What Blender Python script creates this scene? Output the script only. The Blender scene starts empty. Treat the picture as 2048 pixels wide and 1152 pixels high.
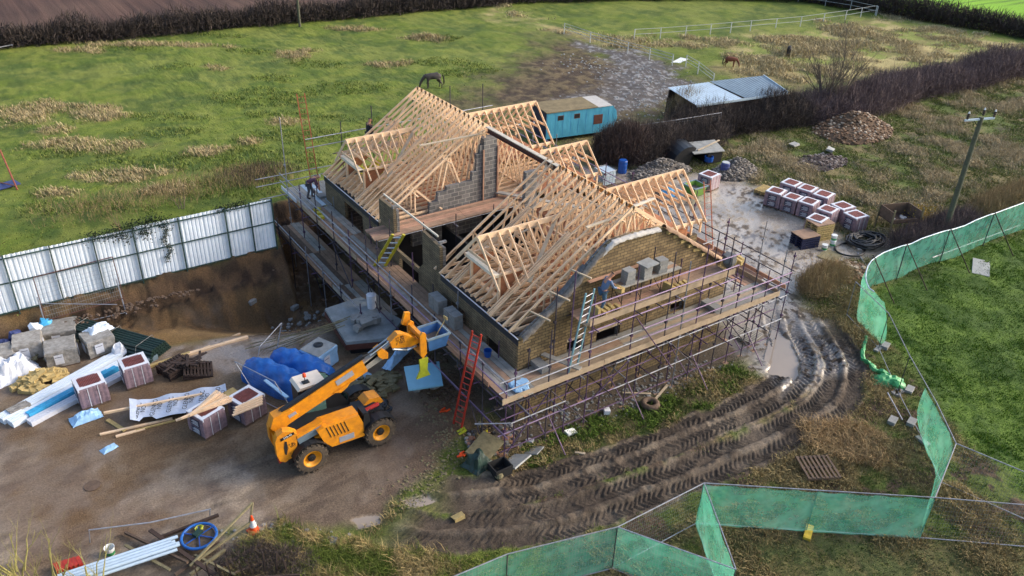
import bpy, math, random
import numpy as np
from mathutils import Vector, Matrix
random.seed(7)
SC = bpy.context.scene
COL = SC.collection
rad = math.radians
# ------------------------------------------------------------------ camera
CR = Vector((0.82795889, -0.55992723, 0.03107366))
CU = Vector((0.26153179, 0.43455296, 0.86183807))
CF = Vector((0.49606975, 0.70543974, -0.50623075))
FPX, CAMH = 1677.56, 22.0
cd = bpy.data.cameras.new('camera'); cam = bpy.data.objects.new('camera', cd); COL.objects.link(cam)
cd.sensor_width = 36.0; cd.lens = FPX / 2048 * 36; cd.clip_start = 0.5; cd.clip_end = 2000
cam.matrix_world = Matrix(((CR.x, CU.x, -CF.x, 0), (CR.y, CU.y, -CF.y, 0), (CR.z, CU.z, -CF.z, CAMH), (0, 0, 0, 1)))
SC.camera = cam
# ------------------------------------------------------------------ sky, sun, exposure
SUN_EL, SUN_AZ = rad(25), rad(-22)          # azimuth measured from +x towards +y
w = bpy.data.worlds.new("World"); SC.world = w; w.use_nodes = True
nt = w.node_tree; bg = nt.nodes['Background']
sky = nt.nodes.new('ShaderNodeTexSky'); sky.sky_type = 'NISHITA'; sky.sun_disc = False
sky.sun_elevation = SUN_EL; sky.sun_rotation = rad(90) - SUN_AZ
sky.dust_density = 4.0; sky.air_density = 1.0; sky.ozone_density = 1.5
nt.links.new(sky.outputs[0], bg.inputs[0]); bg.inputs[1].default_value = 0.15
sl = bpy.data.lights.new('sun', 'SUN'); sun = bpy.data.objects.new('sun', sl); COL.objects.link(sun)
sl.energy = 0.95; sl.angle = rad(14.0); sl.color = (1.0, 0.96, 0.91)
sd = Vector((math.cos(SUN_EL) * math.cos(SUN_AZ), math.cos(SUN_EL) * math.sin(SUN_AZ), math.sin(SUN_EL)))
sun.rotation_euler = sd.to_track_quat('Z', 'Y').to_euler(); sun.location = (60, 0, 60)
SC.view_settings.view_transform = 'Standard'; SC.view_settings.look = 'None'
SC.view_settings.exposure = 1.12; SC.view_settings.gamma = 1.0
# ------------------------------------------------------------------ helpers
def sr(r, g, b, k=1.0):
    def c(v):
        v = v / 255.0
        return (v / 12.92 if v <= .04045 else ((v + .055) / 1.055) ** 2.4) * k
    return (c(r), c(g), c(b))
def sm(a, b, x):
    t = np.clip((x - a) / (b - a), 0, 1); return t * t * (3 - 2 * t)
def vnoise(x, y, seed=0):
    xi = np.floor(x).astype(np.int64); yi = np.floor(y).astype(np.int64)
    fx = x - xi; fy = y - yi; fx = fx * fx * (3 - 2 * fx); fy = fy * fy * (3 - 2 * fy)
    def h(a, b):
        n = (a * 374761393 + b * 668265263 + seed * 2147483647) & 0xffffffff
        n = ((n ^ (n >> 13)) * 1274126177) & 0xffffffff
        return ((n ^ (n >> 16)) & 0xffff) / 65535.0
    return (h(xi, yi) * (1 - fx) + h(xi + 1, yi) * fx) * (1 - fy) + (h(xi, yi + 1) * (1 - fx) + h(xi + 1, yi + 1) * fx) * fy
def fbm(x, y, s, seed=0, o=4):
    v = 0; a = 1; t = 0
    for i in range(o):
        v = v + a * vnoise(x / s, y / s, seed + i); t += a; a *= .55; s /= 2.1
    return v / t
def base_h(x, y):
    x = np.asarray(x, float); y = np.asarray(y, float)
    yb = 38.5 + 5.5 * sm(12.3, 13.8, x)
    up = sm(-.35, .55, y - yb + .5 * (fbm(x, y, 1.5, 3) - .5)) * (1 - sm(16, 30, x)) * (1 - sm(46, 66, y))
    ys = 31.5 + 3.4 * (1 - sm(2, 12, x))
    d = sm(1.0, 12, x) * (1 - sm(15.9, 17, x)) * sm(0, 1, (y - ys) / 5.5) * (1 - sm(-1.7, -.3, y - yb + .9 * (fbm(x, y, 2.0, 5) - .5)))
    h = 1.0 * up - 2.25 * d
    h = h - .4 * sm(24.5, 20.5, y) * sm(13, 14.5, x) * (1 - sm(30, 33, x)) * sm(17, 20, y)
    return h
def ray(u, v):
    return CR * ((u - 1024) / FPX) - CU * ((v - 576) / FPX) + CF
def G(u, v, z=None, dz=0):
    d = ray(u, v); zz = 0.0 if z is None else z
    for _ in range(1 if z is not None else 12):
        t = (zz - CAMH) / d.z; x, y = d.x * t, d.y * t
        if z is None: zz = .5 * zz + .5 * (float(base_h(x, y)) + dz)
    return Vector((x, y, zz))
def gz(x, y): return float(base_h(x, y))
FR = {}
class M:
    def __init__(s): s.v = []; s.f = []
    def add(s, vs, fs):
        n = len(s.v); s.v += [tuple(p) for p in vs]; s.f += [tuple(i + n for i in f) for f in fs]; return s
    def box(s, x0, y0, z0, x1, y1, z1):
        if x0 > x1: x0, x1 = x1, x0
        if y0 > y1: y0, y1 = y1, y0
        if z0 > z1: z0, z1 = z1, z0
        return s.add([(x0, y0, z0), (x1, y0, z0), (x1, y1, z0), (x0, y1, z0), (x0, y0, z1), (x1, y0, z1), (x1, y1, z1), (x0, y1, z1)],
                     [(3, 2, 1, 0), (4, 5, 6, 7), (0, 1, 5, 4), (1, 2, 6, 5), (2, 3, 7, 6), (3, 0, 4, 7)])
    def obox(s, c, a, b, h, rz=0, tilt=None, jit=0):
        m = Matrix.Rotation(rz, 4, 'Z')
        if tilt: m = m @ Matrix.Rotation(tilt[0], 4, 'X') @ Matrix.Rotation(tilt[1], 4, 'Y')
        j = lambda: random.uniform(-jit, jit)
        vs = [m @ Vector((x * a / 2 + j(), y * b / 2 + j(), z * h + j())) + Vector(c) for z in (0, 1) for x, y in ((-1, -1), (1, -1), (1, 1), (-1, 1))]
        return s.add(vs, [(3, 2, 1, 0), (4, 5, 6, 7), (0, 1, 5, 4), (1, 2, 6, 5), (2, 3, 7, 6), (3, 0, 4, 7)])
    def beam(s, p, q, w, h, up=(0, 0, 1)):
        p, q = Vector(p), Vector(q); d = (q - p).normalized(); u = Vector(up)
        sd_ = d.cross(u)
        if sd_.length < 1e-4: sd_ = d.cross(Vector((1, 0, 0)))
        sd_.normalize(); u = sd_.cross(d).normalized()
        vs = [e + sd_ * (a * w / 2) + u * (b * h / 2) for e in (p, q) for a, b in ((-1, -1), (1, -1), (1, 1), (-1, 1))]
        return s.add(vs, [(0, 1, 2, 3), (7, 6, 5, 4), (0, 4, 5, 1), (1, 5, 6, 2), (2, 6, 7, 3), (3, 7, 4, 0)])
    def tube(s, pts, r, n=6, closed=False, cap=True):
        pts = [Vector(p) for p in pts]; L = len(pts); rr = r if isinstance(r, (list, tuple)) else [r] * L
        vs = []; pu = None
        for i, p in enumerate(pts):
            a = pts[(i - 1) % L] if (closed or i > 0) else p; b = pts[(i + 1) % L] if (closed or i < L - 1) else p
            d = (b - a).normalized()
            if pu is None:
                u = Vector((0, 0, 1)) if abs(d.z) < .9 else Vector((1, 0, 0))
            else: u = pu
            sd_ = d.cross(u)
            if sd_.length < 1e-5: sd_ = d.cross(Vector((.3, .9, .1)))
            sd_.normalize(); u = sd_.cross(d).normalized(); pu = u
            for k in range(n):
                t = 2 * math.pi * k / n; vs.append(p + (sd_ * math.cos(t) + u * math.sin(t)) * rr[i])
        fs = []
        for i in range(L if closed else L - 1):
            for k in range(n):
                a = i * n + k; b = i * n + (k + 1) % n; c = ((i + 1) % L) * n + (k + 1) % n; d_ = ((i + 1) % L) * n + k
                fs.append((a, b, c, d_))
        if cap and not closed: fs += [tuple(range(n))[::-1], tuple((L - 1) * n + k for k in range(n))]
        return s.add(vs, fs)
    def prism(s, poly, d):          # poly: list of 3d points (planar), d: extrusion vector
        n = len(poly); d = Vector(d); vs = [Vector(p) for p in poly] + [Vector(p) + d for p in poly]
        return s.add(vs, [tuple(range(n))[::-1], tuple(range(n, 2 * n))] + [(i, (i + 1) % n, n + (i + 1) % n, n + i) for i in range(n)])
    def lathe(s, c, prof, n=16, axis='Z', cap=True):     # prof: (radius, height) list
        c = Vector(c); vs = []
        for r, h in prof:
            for k in range(n):
                t = 2 * math.pi * k / n; a, b = r * math.cos(t), r * math.sin(t)
                vs.append(c + (Vector((a, b, h)) if axis == 'Z' else Vector((a, h, b)) if axis == 'Y' else Vector((h, a, b))))
        fs = [(i * n + k, i * n + (k + 1) % n, (i + 1) * n + (k + 1) % n, (i + 1) * n + k) for i in range(len(prof) - 1) for k in range(n)]
        if cap: fs += [tuple(range(n))[::-1], tuple((len(prof) - 1) * n + k for k in range(n))]
        return s.add(vs, fs)
    def rock(s, c, r, sq=.7, sub=0):
        n = 6; vs = []; c = Vector(c); rz = random.random() * 6
        for zz, rr in ((-.8, .6), (-.1, 1.0), (.6, .75)):
            for k in range(n):
                t = rz + 2 * math.pi * k / n; q = r * rr * random.uniform(.7, 1.15)
                vs.append(c + Vector((q * math.cos(t), q * math.sin(t), zz * r * sq * random.uniform(.8, 1.2))))
        fs = [(i * n + k, i * n + (k + 1) % n, (i + 1) * n + (k + 1) % n, (i + 1) * n + k) for i in range(2) for k in range(n)]
        return s.add(vs, fs + [tuple(range(n))[::-1], tuple(2 * n + k for k in range(n))])
    def out(s, name, mat, parent=None, world=True, smooth=False, loc=None, kind=None):
        me = bpy.data.meshes.new(name)
        vs = s.v
        if parent is not None and world:
            L, rz = FR.get(parent.name, (Vector((0, 0, 0)), 0)); mi = Matrix.Rotation(-rz, 4, 'Z')
            vs = [mi @ (Vector(p) - L) for p in vs]
        elif loc is not None: vs = [Vector(p) - Vector(loc) for p in vs]
        me.from_pydata([tuple(p) for p in vs], [], s.f); me.update()
        for m_ in (mat if isinstance(mat, (list, tuple)) else [mat]): me.materials.append(MT[m_] if isinstance(m_, str) else m_)
        if smooth: me.polygons.foreach_set('use_smooth', [True] * len(me.polygons))
        o = bpy.data.objects.new(name, me); COL.objects.link(o)
        if parent is not None:
            o.parent = parent; FR[o.name] = FR.get(parent.name, (Vector((0, 0, 0)), 0))
        elif loc is not None: o.location = loc
        if kind: o['kind'] = kind
        return o
def tag(o, label, cat, group=None):
    o['label'] = label; o['category'] = cat
    if group: o['group'] = group
    return o
def T(name, label, cat, loc, rz=0, group=None):
    o = bpy.data.objects.new(name, None); COL.objects.link(o); o.location = loc; o.rotation_euler = (0, 0, rz)
    FR[o.name] = (Vector(loc), rz); return tag(o, label, cat, group)
def solo(b, name, mat, label, cat, group=None, smooth=False):     # a thing that is one mesh, origin at its base
    xs = [p[0] for p in b.v]; ys = [p[1] for p in b.v]; zs = [p[2] for p in b.v]
    return tag(b.out(name, mat, loc=((min(xs) + max(xs)) / 2, (min(ys) + max(ys)) / 2, min(zs)), smooth=smooth), label, cat, group)
def dup(root, loc, rz, label=None, group=None):
    r = root.copy(); COL.objects.link(r); r.location = loc; r.rotation_euler = (0, 0, rz); FR[r.name] = (Vector(loc), rz)
    if label: r['label'] = label
    if group: r['group'] = group
    for ch in list(root.children):
        c = ch.copy(); COL.objects.link(c); c.parent = r; c.matrix_parent_inverse = ch.matrix_parent_inverse
        for g in ch.children:
            d = g.copy(); COL.objects.link(d); d.parent = c; d.matrix_parent_inverse = g.matrix_parent_inverse
    return r
# ------------------------------------------------------------------ materials
MT = {}
def mat(name, c, rough=.8, var=.25, ns=6.0, bump=.0, bs=30.0, metal=0, alpha=1.0, c2=None, spec=.5, stretch=None, trans=0):
    m = bpy.data.materials.new(name); m.use_nodes = True; n = m.node_tree; P = n.nodes['Principled BSDF']
    tc = n.nodes.new('ShaderNodeTexCoord'); src = tc.outputs['Object']
    if stretch:
        mp = n.nodes.new('ShaderNodeMapping'); mp.inputs['Scale'].default_value = stretch; n.links.new(src, mp.inputs[0]); src = mp.outputs[0]
    nz = n.nodes.new('ShaderNodeTexNoise'); nz.inputs['Scale'].default_value = ns; nz.inputs['Detail'].default_value = 6; nz.inputs['Roughness'].default_value = .65
    n.links.new(src, nz.inputs['Vector'])
    cr = n.nodes.new('ShaderNodeValToRGB'); cr.color_ramp.elements[0].position = .3; cr.color_ramp.elements[1].position = .72
    lo = c2 if c2 else tuple(v * (1 - var) for v in c); hi = c if c2 else tuple(min(1, v * (1 + var)) for v in c)
    cr.color_ramp.elements[0].color = (*lo, 1); cr.color_ramp.elements[1].color = (*hi, 1)
    n.links.new(nz.outputs['Fac'], cr.inputs[0])
    oi = n.nodes.new('ShaderNodeObjectInfo'); rm = n.nodes.new('ShaderNodeMapRange'); rm.inputs[3].default_value = 1 - var * .6; rm.inputs[4].default_value = 1 + var * .35
    sc_ = n.nodes.new('ShaderNodeVectorMath'); sc_.operation = 'SCALE'; n.links.new(oi.outputs['Random'], rm.inputs[0]); n.links.new(cr.outputs[0], sc_.inputs[0]); n.links.new(rm.outputs[0], sc_.inputs['Scale']); n.links.new(sc_.outputs[0], P.inputs['Base Color'])
    P.inputs['Roughness'].default_value = rough; P.inputs['Metallic'].default_value = metal; P.inputs['Specular IOR Level'].default_value = spec
    if alpha < 1: P.inputs['Alpha'].default_value = alpha
    if trans: P.inputs['Transmission Weight'].default_value = trans
    if bump:
        n2 = n.nodes.new('ShaderNodeTexNoise'); n2.inputs['Scale'].default_value = bs; n2.inputs['Detail'].default_value = 4; n.links.new(src, n2.inputs['Vector'])
        bp = n.nodes.new('ShaderNodeBump'); bp.inputs['Strength'].default_value = bump; bp.inputs['Distance'].default_value = .03
        n.links.new(n2.outputs['Fac'], bp.inputs['Height']); n.links.new(bp.outputs[0], P.inputs['Normal'])
    MT[name] = m; return m
def brickmat(name, c1, c2, mort, bw=.45, bh=.225, ms=.012, rough=.9, bump=.3, stain=.35):
    m = bpy.data.materials.new(name); m.use_nodes = True; n = m.node_tree; P = n.nodes['Principled BSDF']
    tc = n.nodes.new('ShaderNodeTexCoord'); sp = n.nodes.new('ShaderNodeSeparateXYZ'); n.links.new(tc.outputs['Object'], sp.inputs[0])
    ad = n.nodes.new('ShaderNodeMath'); n.links.new(sp.outputs[0], ad.inputs[0]); n.links.new(sp.outputs[1], ad.inputs[1])
    cb = n.nodes.new('ShaderNodeCombineXYZ'); n.links.new(ad.outputs[0], cb.inputs[0]); n.links.new(sp.outputs[2], cb.inputs[1])
    br = n.nodes.new('ShaderNodeTexBrick'); n.links.new(cb.outputs[0], br.inputs['Vector'])
    br.inputs['Color1'].default_value = (*c1, 1); br.inputs['Color2'].default_value = (*c2, 1); br.inputs['Mortar'].default_value = (*mort, 1)
    br.inputs['Scale'].default_value = 1; br.inputs['Mortar Size'].default_value = ms; br.inputs['Brick Width'].default_value = bw; br.inputs['Row Height'].default_value = bh
    nz = n.nodes.new('ShaderNodeTexNoise'); nz.inputs['Scale'].default_value = 1.6; nz.inputs['Detail'].default_value = 7; nz.inputs['Roughness'].default_value = .7
    n.links.new(tc.outputs['Object'], nz.inputs['Vector'])
    mr = n.nodes.new('ShaderNodeMapRange'); mr.inputs[1].default_value = .3; mr.inputs[2].default_value = .7; mr.inputs[3].default_value = 1 - stain; mr.inputs[4].default_value = 1.15
    n.links.new(nz.outputs['Fac'], mr.inputs[0])
    mx = n.nodes.new('ShaderNodeVectorMath'); mx.operation = 'SCALE'; n.links.new(br.outputs['Color'], mx.inputs[0]); n.links.new(mr.outputs[0], mx.inputs['Scale'])
    n.links.new(mx.outputs[0], P.inputs['Base Color']); P.inputs['Roughness'].default_value = rough
    bp = n.nodes.new('ShaderNodeBump'); bp.inputs['Strength'].default_value = bump; bp.inputs['Distance'].default_value = .02; bp.invert = True
    n.links.new(br.outputs['Fac'], bp.inputs['Height']); n.links.new(bp.outputs[0], P.inputs['Normal'])
    MT[name] = m; return m
def attrmat(name, rough=.9, var=.3, ns=20, bump=.5, bs=25, dist=.04, wet=False, spec=.4, trl=0):
    m = bpy.data.materials.new(name); m.use_nodes = True; n = m.node_tree; P = n.nodes['Principled BSDF']
    at = n.nodes.new('ShaderNodeAttribute'); at.attribute_name = 'Col'
    tc = n.nodes.new('ShaderNodeTexCoord')
    nz = n.nodes.new('ShaderNodeTexNoise'); nz.inputs['Scale'].default_value = ns; nz.inputs['Detail'].default_value = 8; nz.inputs['Roughness'].default_value = .75
    n.links.new(tc.outputs['Object'], nz.inputs['Vector'])
    mr = n.nodes.new('ShaderNodeMapRange'); mr.inputs[1].default_value = .3; mr.inputs[2].default_value = .7; mr.inputs[3].default_value = 1 - var; mr.inputs[4].default_value = 1 + var
    n.links.new(nz.outputs['Fac'], mr.inputs[0])
    mx = n.nodes.new('ShaderNodeVectorMath'); mx.operation = 'SCALE'; n.links.new(at.outputs['Color'], mx.inputs[0]); n.links.new(mr.outputs[0], mx.inputs['Scale'])
    n.links.new(mx.outputs[0], P.inputs['Base Color']); P.inputs['Roughness'].default_value = rough; P.inputs['Specular IOR Level'].default_value = spec
    if bump:
        n2 = n.nodes.new('ShaderNodeTexNoise'); n2.inputs['Scale'].default_value = bs; n2.inputs['Detail'].default_value = 8; n2.inputs['Roughness'].default_value = .7; n.links.new(tc.outputs['Object'], n2.inputs['Vector'])
        bp = n.nodes.new('ShaderNodeBump'); bp.inputs['Strength'].default_value = bump; bp.inputs['Distance'].default_value = dist
        n.links.new(n2.outputs['Fac'], bp.inputs['Height']); n.links.new(bp.outputs[0], P.inputs['Normal'])
        if wet:
            a2 = n.nodes.new('ShaderNodeAttribute'); a2.attribute_name = 'Wet'
            # wet patches: smoother and glossier, broken up by noise
            n3 = n.nodes.new('ShaderNodeTexNoise'); n3.inputs['Scale'].default_value = 1.3; n3.inputs['Detail'].default_value = 6; n.links.new(tc.outputs['Object'], n3.inputs['Vector'])
            m1 = n.nodes.new('ShaderNodeMath'); m1.operation = 'MULTIPLY_ADD'; n.links.new(n3.outputs['Fac'], m1.inputs[0]); m1.inputs[1].default_value = 1.6; m1.inputs[2].default_value = -.8
            m2 = n.nodes.new('ShaderNodeMath'); m2.operation = 'MULTIPLY_ADD'; m2.use_clamp = True; n.links.new(a2.outputs['Fac'], m2.inputs[0]); m2.inputs[1].default_value = 1.3; n.links.new(m1.outputs[0], m2.inputs[2])
            m4 = n.nodes.new('ShaderNodeMath'); m4.operation = 'MULTIPLY'; m4.use_clamp = True; n.links.new(m2.outputs[0], m4.inputs[0]); n.links.new(a2.outputs['Fac'], m4.inputs[1])
            r_ = n.nodes.new('ShaderNodeMapRange'); n.links.new(m4.outputs[0], r_.inputs[0]); r_.inputs[3].default_value = rough; r_.inputs[4].default_value = .22
            n.links.new(r_.outputs[0], P.inputs['Roughness'])
            s_ = n.nodes.new('ShaderNodeMapRange'); n.links.new(m4.outputs[0], s_.inputs[0]); s_.inputs[3].default_value = bump; s_.inputs[4].default_value = bump * .08
            n.links.new(s_.outputs[0], bp.inputs['Strength'])
            q_ = n.nodes.new('ShaderNodeMapRange'); n.links.new(m4.outputs[0], q_.inputs[0]); q_.inputs[3].default_value = .3; q_.inputs[4].default_value = 1.0
            n.links.new(q_.outputs[0], P.inputs['Specular IOR Level'])
    MT[name] = m; return m
attrmat('ground', .92, .5, 13, .9, 16, .06, wet=True)
attrmat('blades', .85, .2, 3, 0, spec=.15)
attrmat('rubble', .9, .3, 12, .5, 30)
mat('pine', sr(228, 196, 160), .75, .2, 2.2, .15, 40, stretch=(1, 1, 1))
mat('pine_grey', sr(186, 168, 142), .8, .2, 3, .2)
mat('pine_white', sr(225, 214, 192), .75, .1, 3)
mat('board', sr(150, 122, 100), .85, .3, 2.5, .3, 20)
mat('board_pink', sr(176, 136, 112), .85, .25, 2.5, .3, 20)
mat('board_grey', sr(150, 146, 138), .85, .25, 2.5, .3, 20)
mat('toe', sr(164, 144, 120), .8, .2, 3, .2)
mat('osb', sr(168, 112, 78), .8, .35, 5, .3, 30)
mat('orange_wood', sr(206, 140, 70), .8, .3, 6)
mat('osb_dark', sr(110, 70, 50), .85, .35, 4)
mat('old_wood', sr(96, 78, 64), .9, .35, 4, .3)
mat('dark_wood', sr(58, 44, 38), .9, .35, 6, .3)
mat('mossy_wood', sr(120, 112, 84), .9, .35, 5, .3)
brickmat('tanblock', sr(152, 130, 92), sr(112, 94, 66), sr(84, 72, 56), .34, .14, .016, stain=.5)
brickmat('greyblock', sr(122, 120, 118), sr(94, 94, 95), sr(156, 152, 146), .44, .22, .016)
brickmat('sideblock', sr(132, 116, 88), sr(112, 98, 76), sr(74, 66, 54), .44, .11, .014, stain=.5)
mat('dpc', sr(40, 44, 50), .6, .2, 4)
mat('dark', sr(24, 24, 26), .9, .3, 3)
mat('galv', sr(150, 152, 160), .5, .35, 5, metal=.5)
mat('pipe_lilac', sr(142, 122, 152), .5, .2, 6, metal=.4)
mat('pipe_dark', sr(74, 68, 78), .6, .4, 5, metal=.4)
mat('pipe_purple', sr(92, 70, 98), .55, .3, 5, metal=.3)
mat('red_paint', sr(176, 52, 36), .5, .3, 6)
mat('orange_paint', sr(156, 84, 60), .5, .3, 6)
mat('teal_paint', sr(104, 144, 156), .5, .2, 6)
mat('yellow_plastic', sr(190, 176, 44), .5, .2, 6)
mat('steel_brown', sr(92, 52, 42), .6, .3, 5)
mat('beam_top', sr(196, 186, 170), .7, .2, 5)
mat('whitesheet', sr(182, 178, 172), .7, .12, 3, .6, 9)
mat('greysheet', sr(98, 98, 100), .7, .3, 5, .5, 9)
mat('fabric', sr(150, 138, 124), .85, .2, 5, .6, 8, c2=sr(76, 74, 74))
mat('concrete', sr(150, 152, 150), .85, .25, 3, .3, 20)
mat('concrete_blue', sr(128, 134, 136), .7, .3, 2, .3, 20)
mat('block', sr(136, 136, 134), .9, .2, 8, .4, 40)
mat('tanstone', sr(182, 158, 104), .9, .22, 6, .5, 30)
mat('clad', sr(228, 236, 244), .5, .1, 1.2, spec=.4)
mat('clad_post', sr(40, 66, 60), .6, .3, 6)
mat('ivy', sr(44, 58, 34), .85, .4, 9)
mat('tile', sr(118, 60, 52), .6, .4, 9, .3, 40)
mat('wrap_white', sr(214, 216, 222), .35, .08, 6, .3, 14)
mat('wrap_purple', sr(146, 124, 132), .3, .35, 7, .3, 14)
mat('wrap_dark', sr(66, 66, 84), .4, .3, 6)
mat('wrap_grey', sr(176, 172, 166), .28, .2, 4, .8, 9, c2=sr(112, 106, 98))
mat('label_white', sr(206, 208, 216), .5, .1, 9)
mat('blue_bag', sr(62, 160, 206), .45, .2, 5, .5, 12)
mat('blue_pale', sr(150, 190, 224), .45, .15, 3, .5, 9)
mat('membrane', sr(176, 186, 204), .4, .15, 3, .6, 7)
mat('blue_board', sr(126, 180, 204), .6, .08, 3)
mat('navy_bag', sr(60, 72, 124), .5, .4, 9, .5, 12)
mat('white_board', sr(216, 226, 236), .5, .08, 2)
mat('tarp_blue', sr(34, 98, 176), .4, .25, 3, .7, 6)
mat('drum_blue', sr(22, 76, 156), .4, .2, 3)
mat('green_tube', sr(26, 52, 46), .5, .3, 4)
mat('black_plastic', sr(24, 26, 30), .4, .3, 6)
mat('rubber', sr(52, 44, 38), .9, .5, 7, .5, 30, c2=sr(92, 80, 66))
mat('tele_yellow', sr(240, 156, 20), .42, .08, 3.5, spec=.5, c2=sr(192, 120, 38))
mat('tele_black', sr(30, 31, 34), .5, .3, 5)
mat('tele_rim', sr(226, 150, 24), .5, .2, 6)
mat('tele_red', sr(178, 40, 34), .5, .2, 4)
mat('cream', sr(216, 204, 188), .6, .1, 3)
mat('lime', sr(164, 170, 44), .5, .2, 5)
mat('silver', sr(190, 200, 208), .3, .1, 8, metal=.8)
mat('glass', sr(96, 130, 122), .08, .1, 3, alpha=.75)
mat('sticker_grey', sr(146, 150, 160), .5, .1, 8)
mat('orange_plastic', sr(232, 80, 30), .5, .1, 4)
mat('white_plastic', sr(222, 224, 222), .5, .06, 4)
mat('green_plastic', sr(60, 150, 90), .5, .1, 4)
mat('lime_plastic', sr(112, 150, 60), .5, .2, 4)
mat('tub_blue', sr(66, 108, 158), .5, .2, 4)
mat('tub_grey', sr(120, 138, 148), .5, .2, 4)
mat('mortar', sr(110, 98, 88), .9, .3, 8)
mat('caravan', sr(88, 178, 206), .55, .12, 2.5, c2=sr(60, 140, 168), stretch=(1, 1, .3))
mat('navy', sr(24, 30, 64), .5, .2, 3)
mat('moss_roof', sr(126, 112, 82), .9, .3, 2, .3)
mat('tin_roof', sr(186, 204, 216), .4, .12, 1.5, metal=.2)
mat('tin_dark', sr(120, 138, 150), .4, .2, 1.5, metal=.2)
mat('rail_white', sr(176, 180, 180), .5, .1, 5)
mat('twig', sr(82, 66, 60), .9, .35, 1.5)
mat('twig_purple', sr(112, 96, 94), .9, .4, .6, c2=sr(74, 60, 60))
mat('twig_dark', sr(88, 76, 68), .9, .5, .8, c2=sr(54, 46, 44))
mat('twig_tan', sr(140, 120, 84), .9, .3, 1.5)
mat('moss_stem', sr(150, 142, 84), .9, .3, 5)
mat('bark', sr(112, 100, 84), .9, .3, 8, .4)
mat('yellow_leaf', sr(190, 160, 50), .8, .3, 6)
mat('pole_wood', sr(92, 94, 76), .9, .3, 4, .3)
mat('pvc', sr(176, 196, 214), .4, .08, 4)
mat('skin', sr(196, 140, 112), .6, .08, 8)
mat('cloth_blue', sr(104, 124, 156), .9, .2, 8)
mat('jeans', sr(70, 100, 128), .9, .2, 8)
mat('cloth_plum', sr(98, 66, 84), .9, .2, 8)
mat('cloth_dark', sr(34, 36, 44), .9, .2, 8)
mat('cloth_grey', sr(84, 86, 92), .9, .2, 8)
mat('cap_white', sr(220, 220, 216), .7, .05, 8)
mat('hair', sr(62, 48, 40), .8, .2, 20)
mat('horse_dark', sr(70, 62, 58), .7, .3, 2.5)
mat('horse_brown', sr(110, 58, 36), .7, .25, 3)
mat('horse_black', sr(30, 26, 26), .7, .25, 3)
mat('mane', sr(26, 22, 22), .8, .2, 5)
mat('puddle', sr(150, 136, 120), .07, .06, .5, spec=.9)
def netmat():
    m = bpy.data.materials.new('netting'); m.use_nodes = True; n = m.node_tree; P = n.nodes['Principled BSDF']
    tc = n.nodes.new('ShaderNodeTexCoord'); nz = n.nodes.new('ShaderNodeTexNoise'); nz.inputs['Scale'].default_value = 1.4; nz.inputs['Detail'].default_value = 5
    n.links.new(tc.outputs['Object'], nz.inputs['Vector'])
    cr = n.nodes.new('ShaderNodeValToRGB'); cr.color_ramp.elements[0].position = .3; cr.color_ramp.elements[1].position = .7
    cr.color_ramp.elements[0].color = (*sr(92, 204, 168), 1); cr.color_ramp.elements[1].color = (*sr(150, 240, 210), 1)
    n.links.new(nz.outputs['Fac'], cr.inputs[0]); n.links.new(cr.outputs[0], P.inputs['Base Color']); P.inputs['Roughness'].default_value = .8
    tl = n.nodes.new('ShaderNodeBsdfTranslucent'); n.links.new(cr.outputs[0], tl.inputs[0])
    a = n.nodes.new('ShaderNodeMixShader'); a.inputs[0].default_value = .45; n.links.new(P.outputs[0], a.inputs[1]); n.links.new(tl.outputs[0], a.inputs[2])
    tr = n.nodes.new('ShaderNodeBsdfTransparent'); b = n.nodes.new('ShaderNodeMixShader'); nv = n.nodes.new('ShaderNodeMapRange'); nv.inputs[1].default_value = .35; nv.inputs[2].default_value = .65; nv.inputs[3].default_value = .30; nv.inputs[4].default_value = .52; n2 = n.nodes.new('ShaderNodeTexNoise'); n2.inputs['Scale'].default_value = 2.2; n2.inputs['Detail'].default_value = 7; n.links.new(tc.outputs['Object'], n2.inputs['Vector']); n.links.new(n2.outputs['Fac'], nv.inputs[0]); n.links.new(nv.outputs[0], b.inputs[0])
    n.links.new(tr.outputs[0], b.inputs[1]); n.links.new(a.outputs[0], b.inputs[2]); n.links.new(b.outputs[0], n.nodes['Material Output'].inputs[0])
    MT['netting'] = m
netmat()
def meshmat(name, col, sc, th):            # wire mesh: square holes cut by alpha in object space (x+y, z)
    m = bpy.data.materials.new(name); m.use_nodes = True; n = m.node_tree; P = n.nodes['Principled BSDF']
    P.inputs['Base Color'].default_value = (*col, 1); P.inputs['Metallic'].default_value = .5; P.inputs['Roughness'].default_value = .5
    uv = n.nodes.new('ShaderNodeUVMap'); sp = n.nodes.new('ShaderNodeSeparateXYZ'); n.links.new(uv.outputs[0], sp.inputs[0]); outs = []
    for k in (0, 1):
        a = n.nodes.new('ShaderNodeMath'); a.operation = 'MULTIPLY'; n.links.new(sp.outputs[k], a.inputs[0]); a.inputs[1].default_value = sc[k]
        f = n.nodes.new('ShaderNodeMath'); f.operation = 'FRACT'; n.links.new(a.outputs[0], f.inputs[0])
        l = n.nodes.new('ShaderNodeMath'); l.operation = 'LESS_THAN'; n.links.new(f.outputs[0], l.inputs[0]); l.inputs[1].default_value = th[k]; outs.append(l)
    mx = n.nodes.new('ShaderNodeMath'); mx.operation = 'MAXIMUM'; n.links.new(outs[0].outputs[0], mx.inputs[0]); n.links.new(outs[1].outputs[0], mx.inputs[1])
    n.links.new(mx.outputs[0], P.inputs['Alpha']); MT[name] = m
meshmat('wiremesh', sr(150, 156, 160), (10, 5), (.05, .04))
meshmat('wiremesh_dark', sr(80, 86, 90), (5, 5), (.08, .08))
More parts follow.
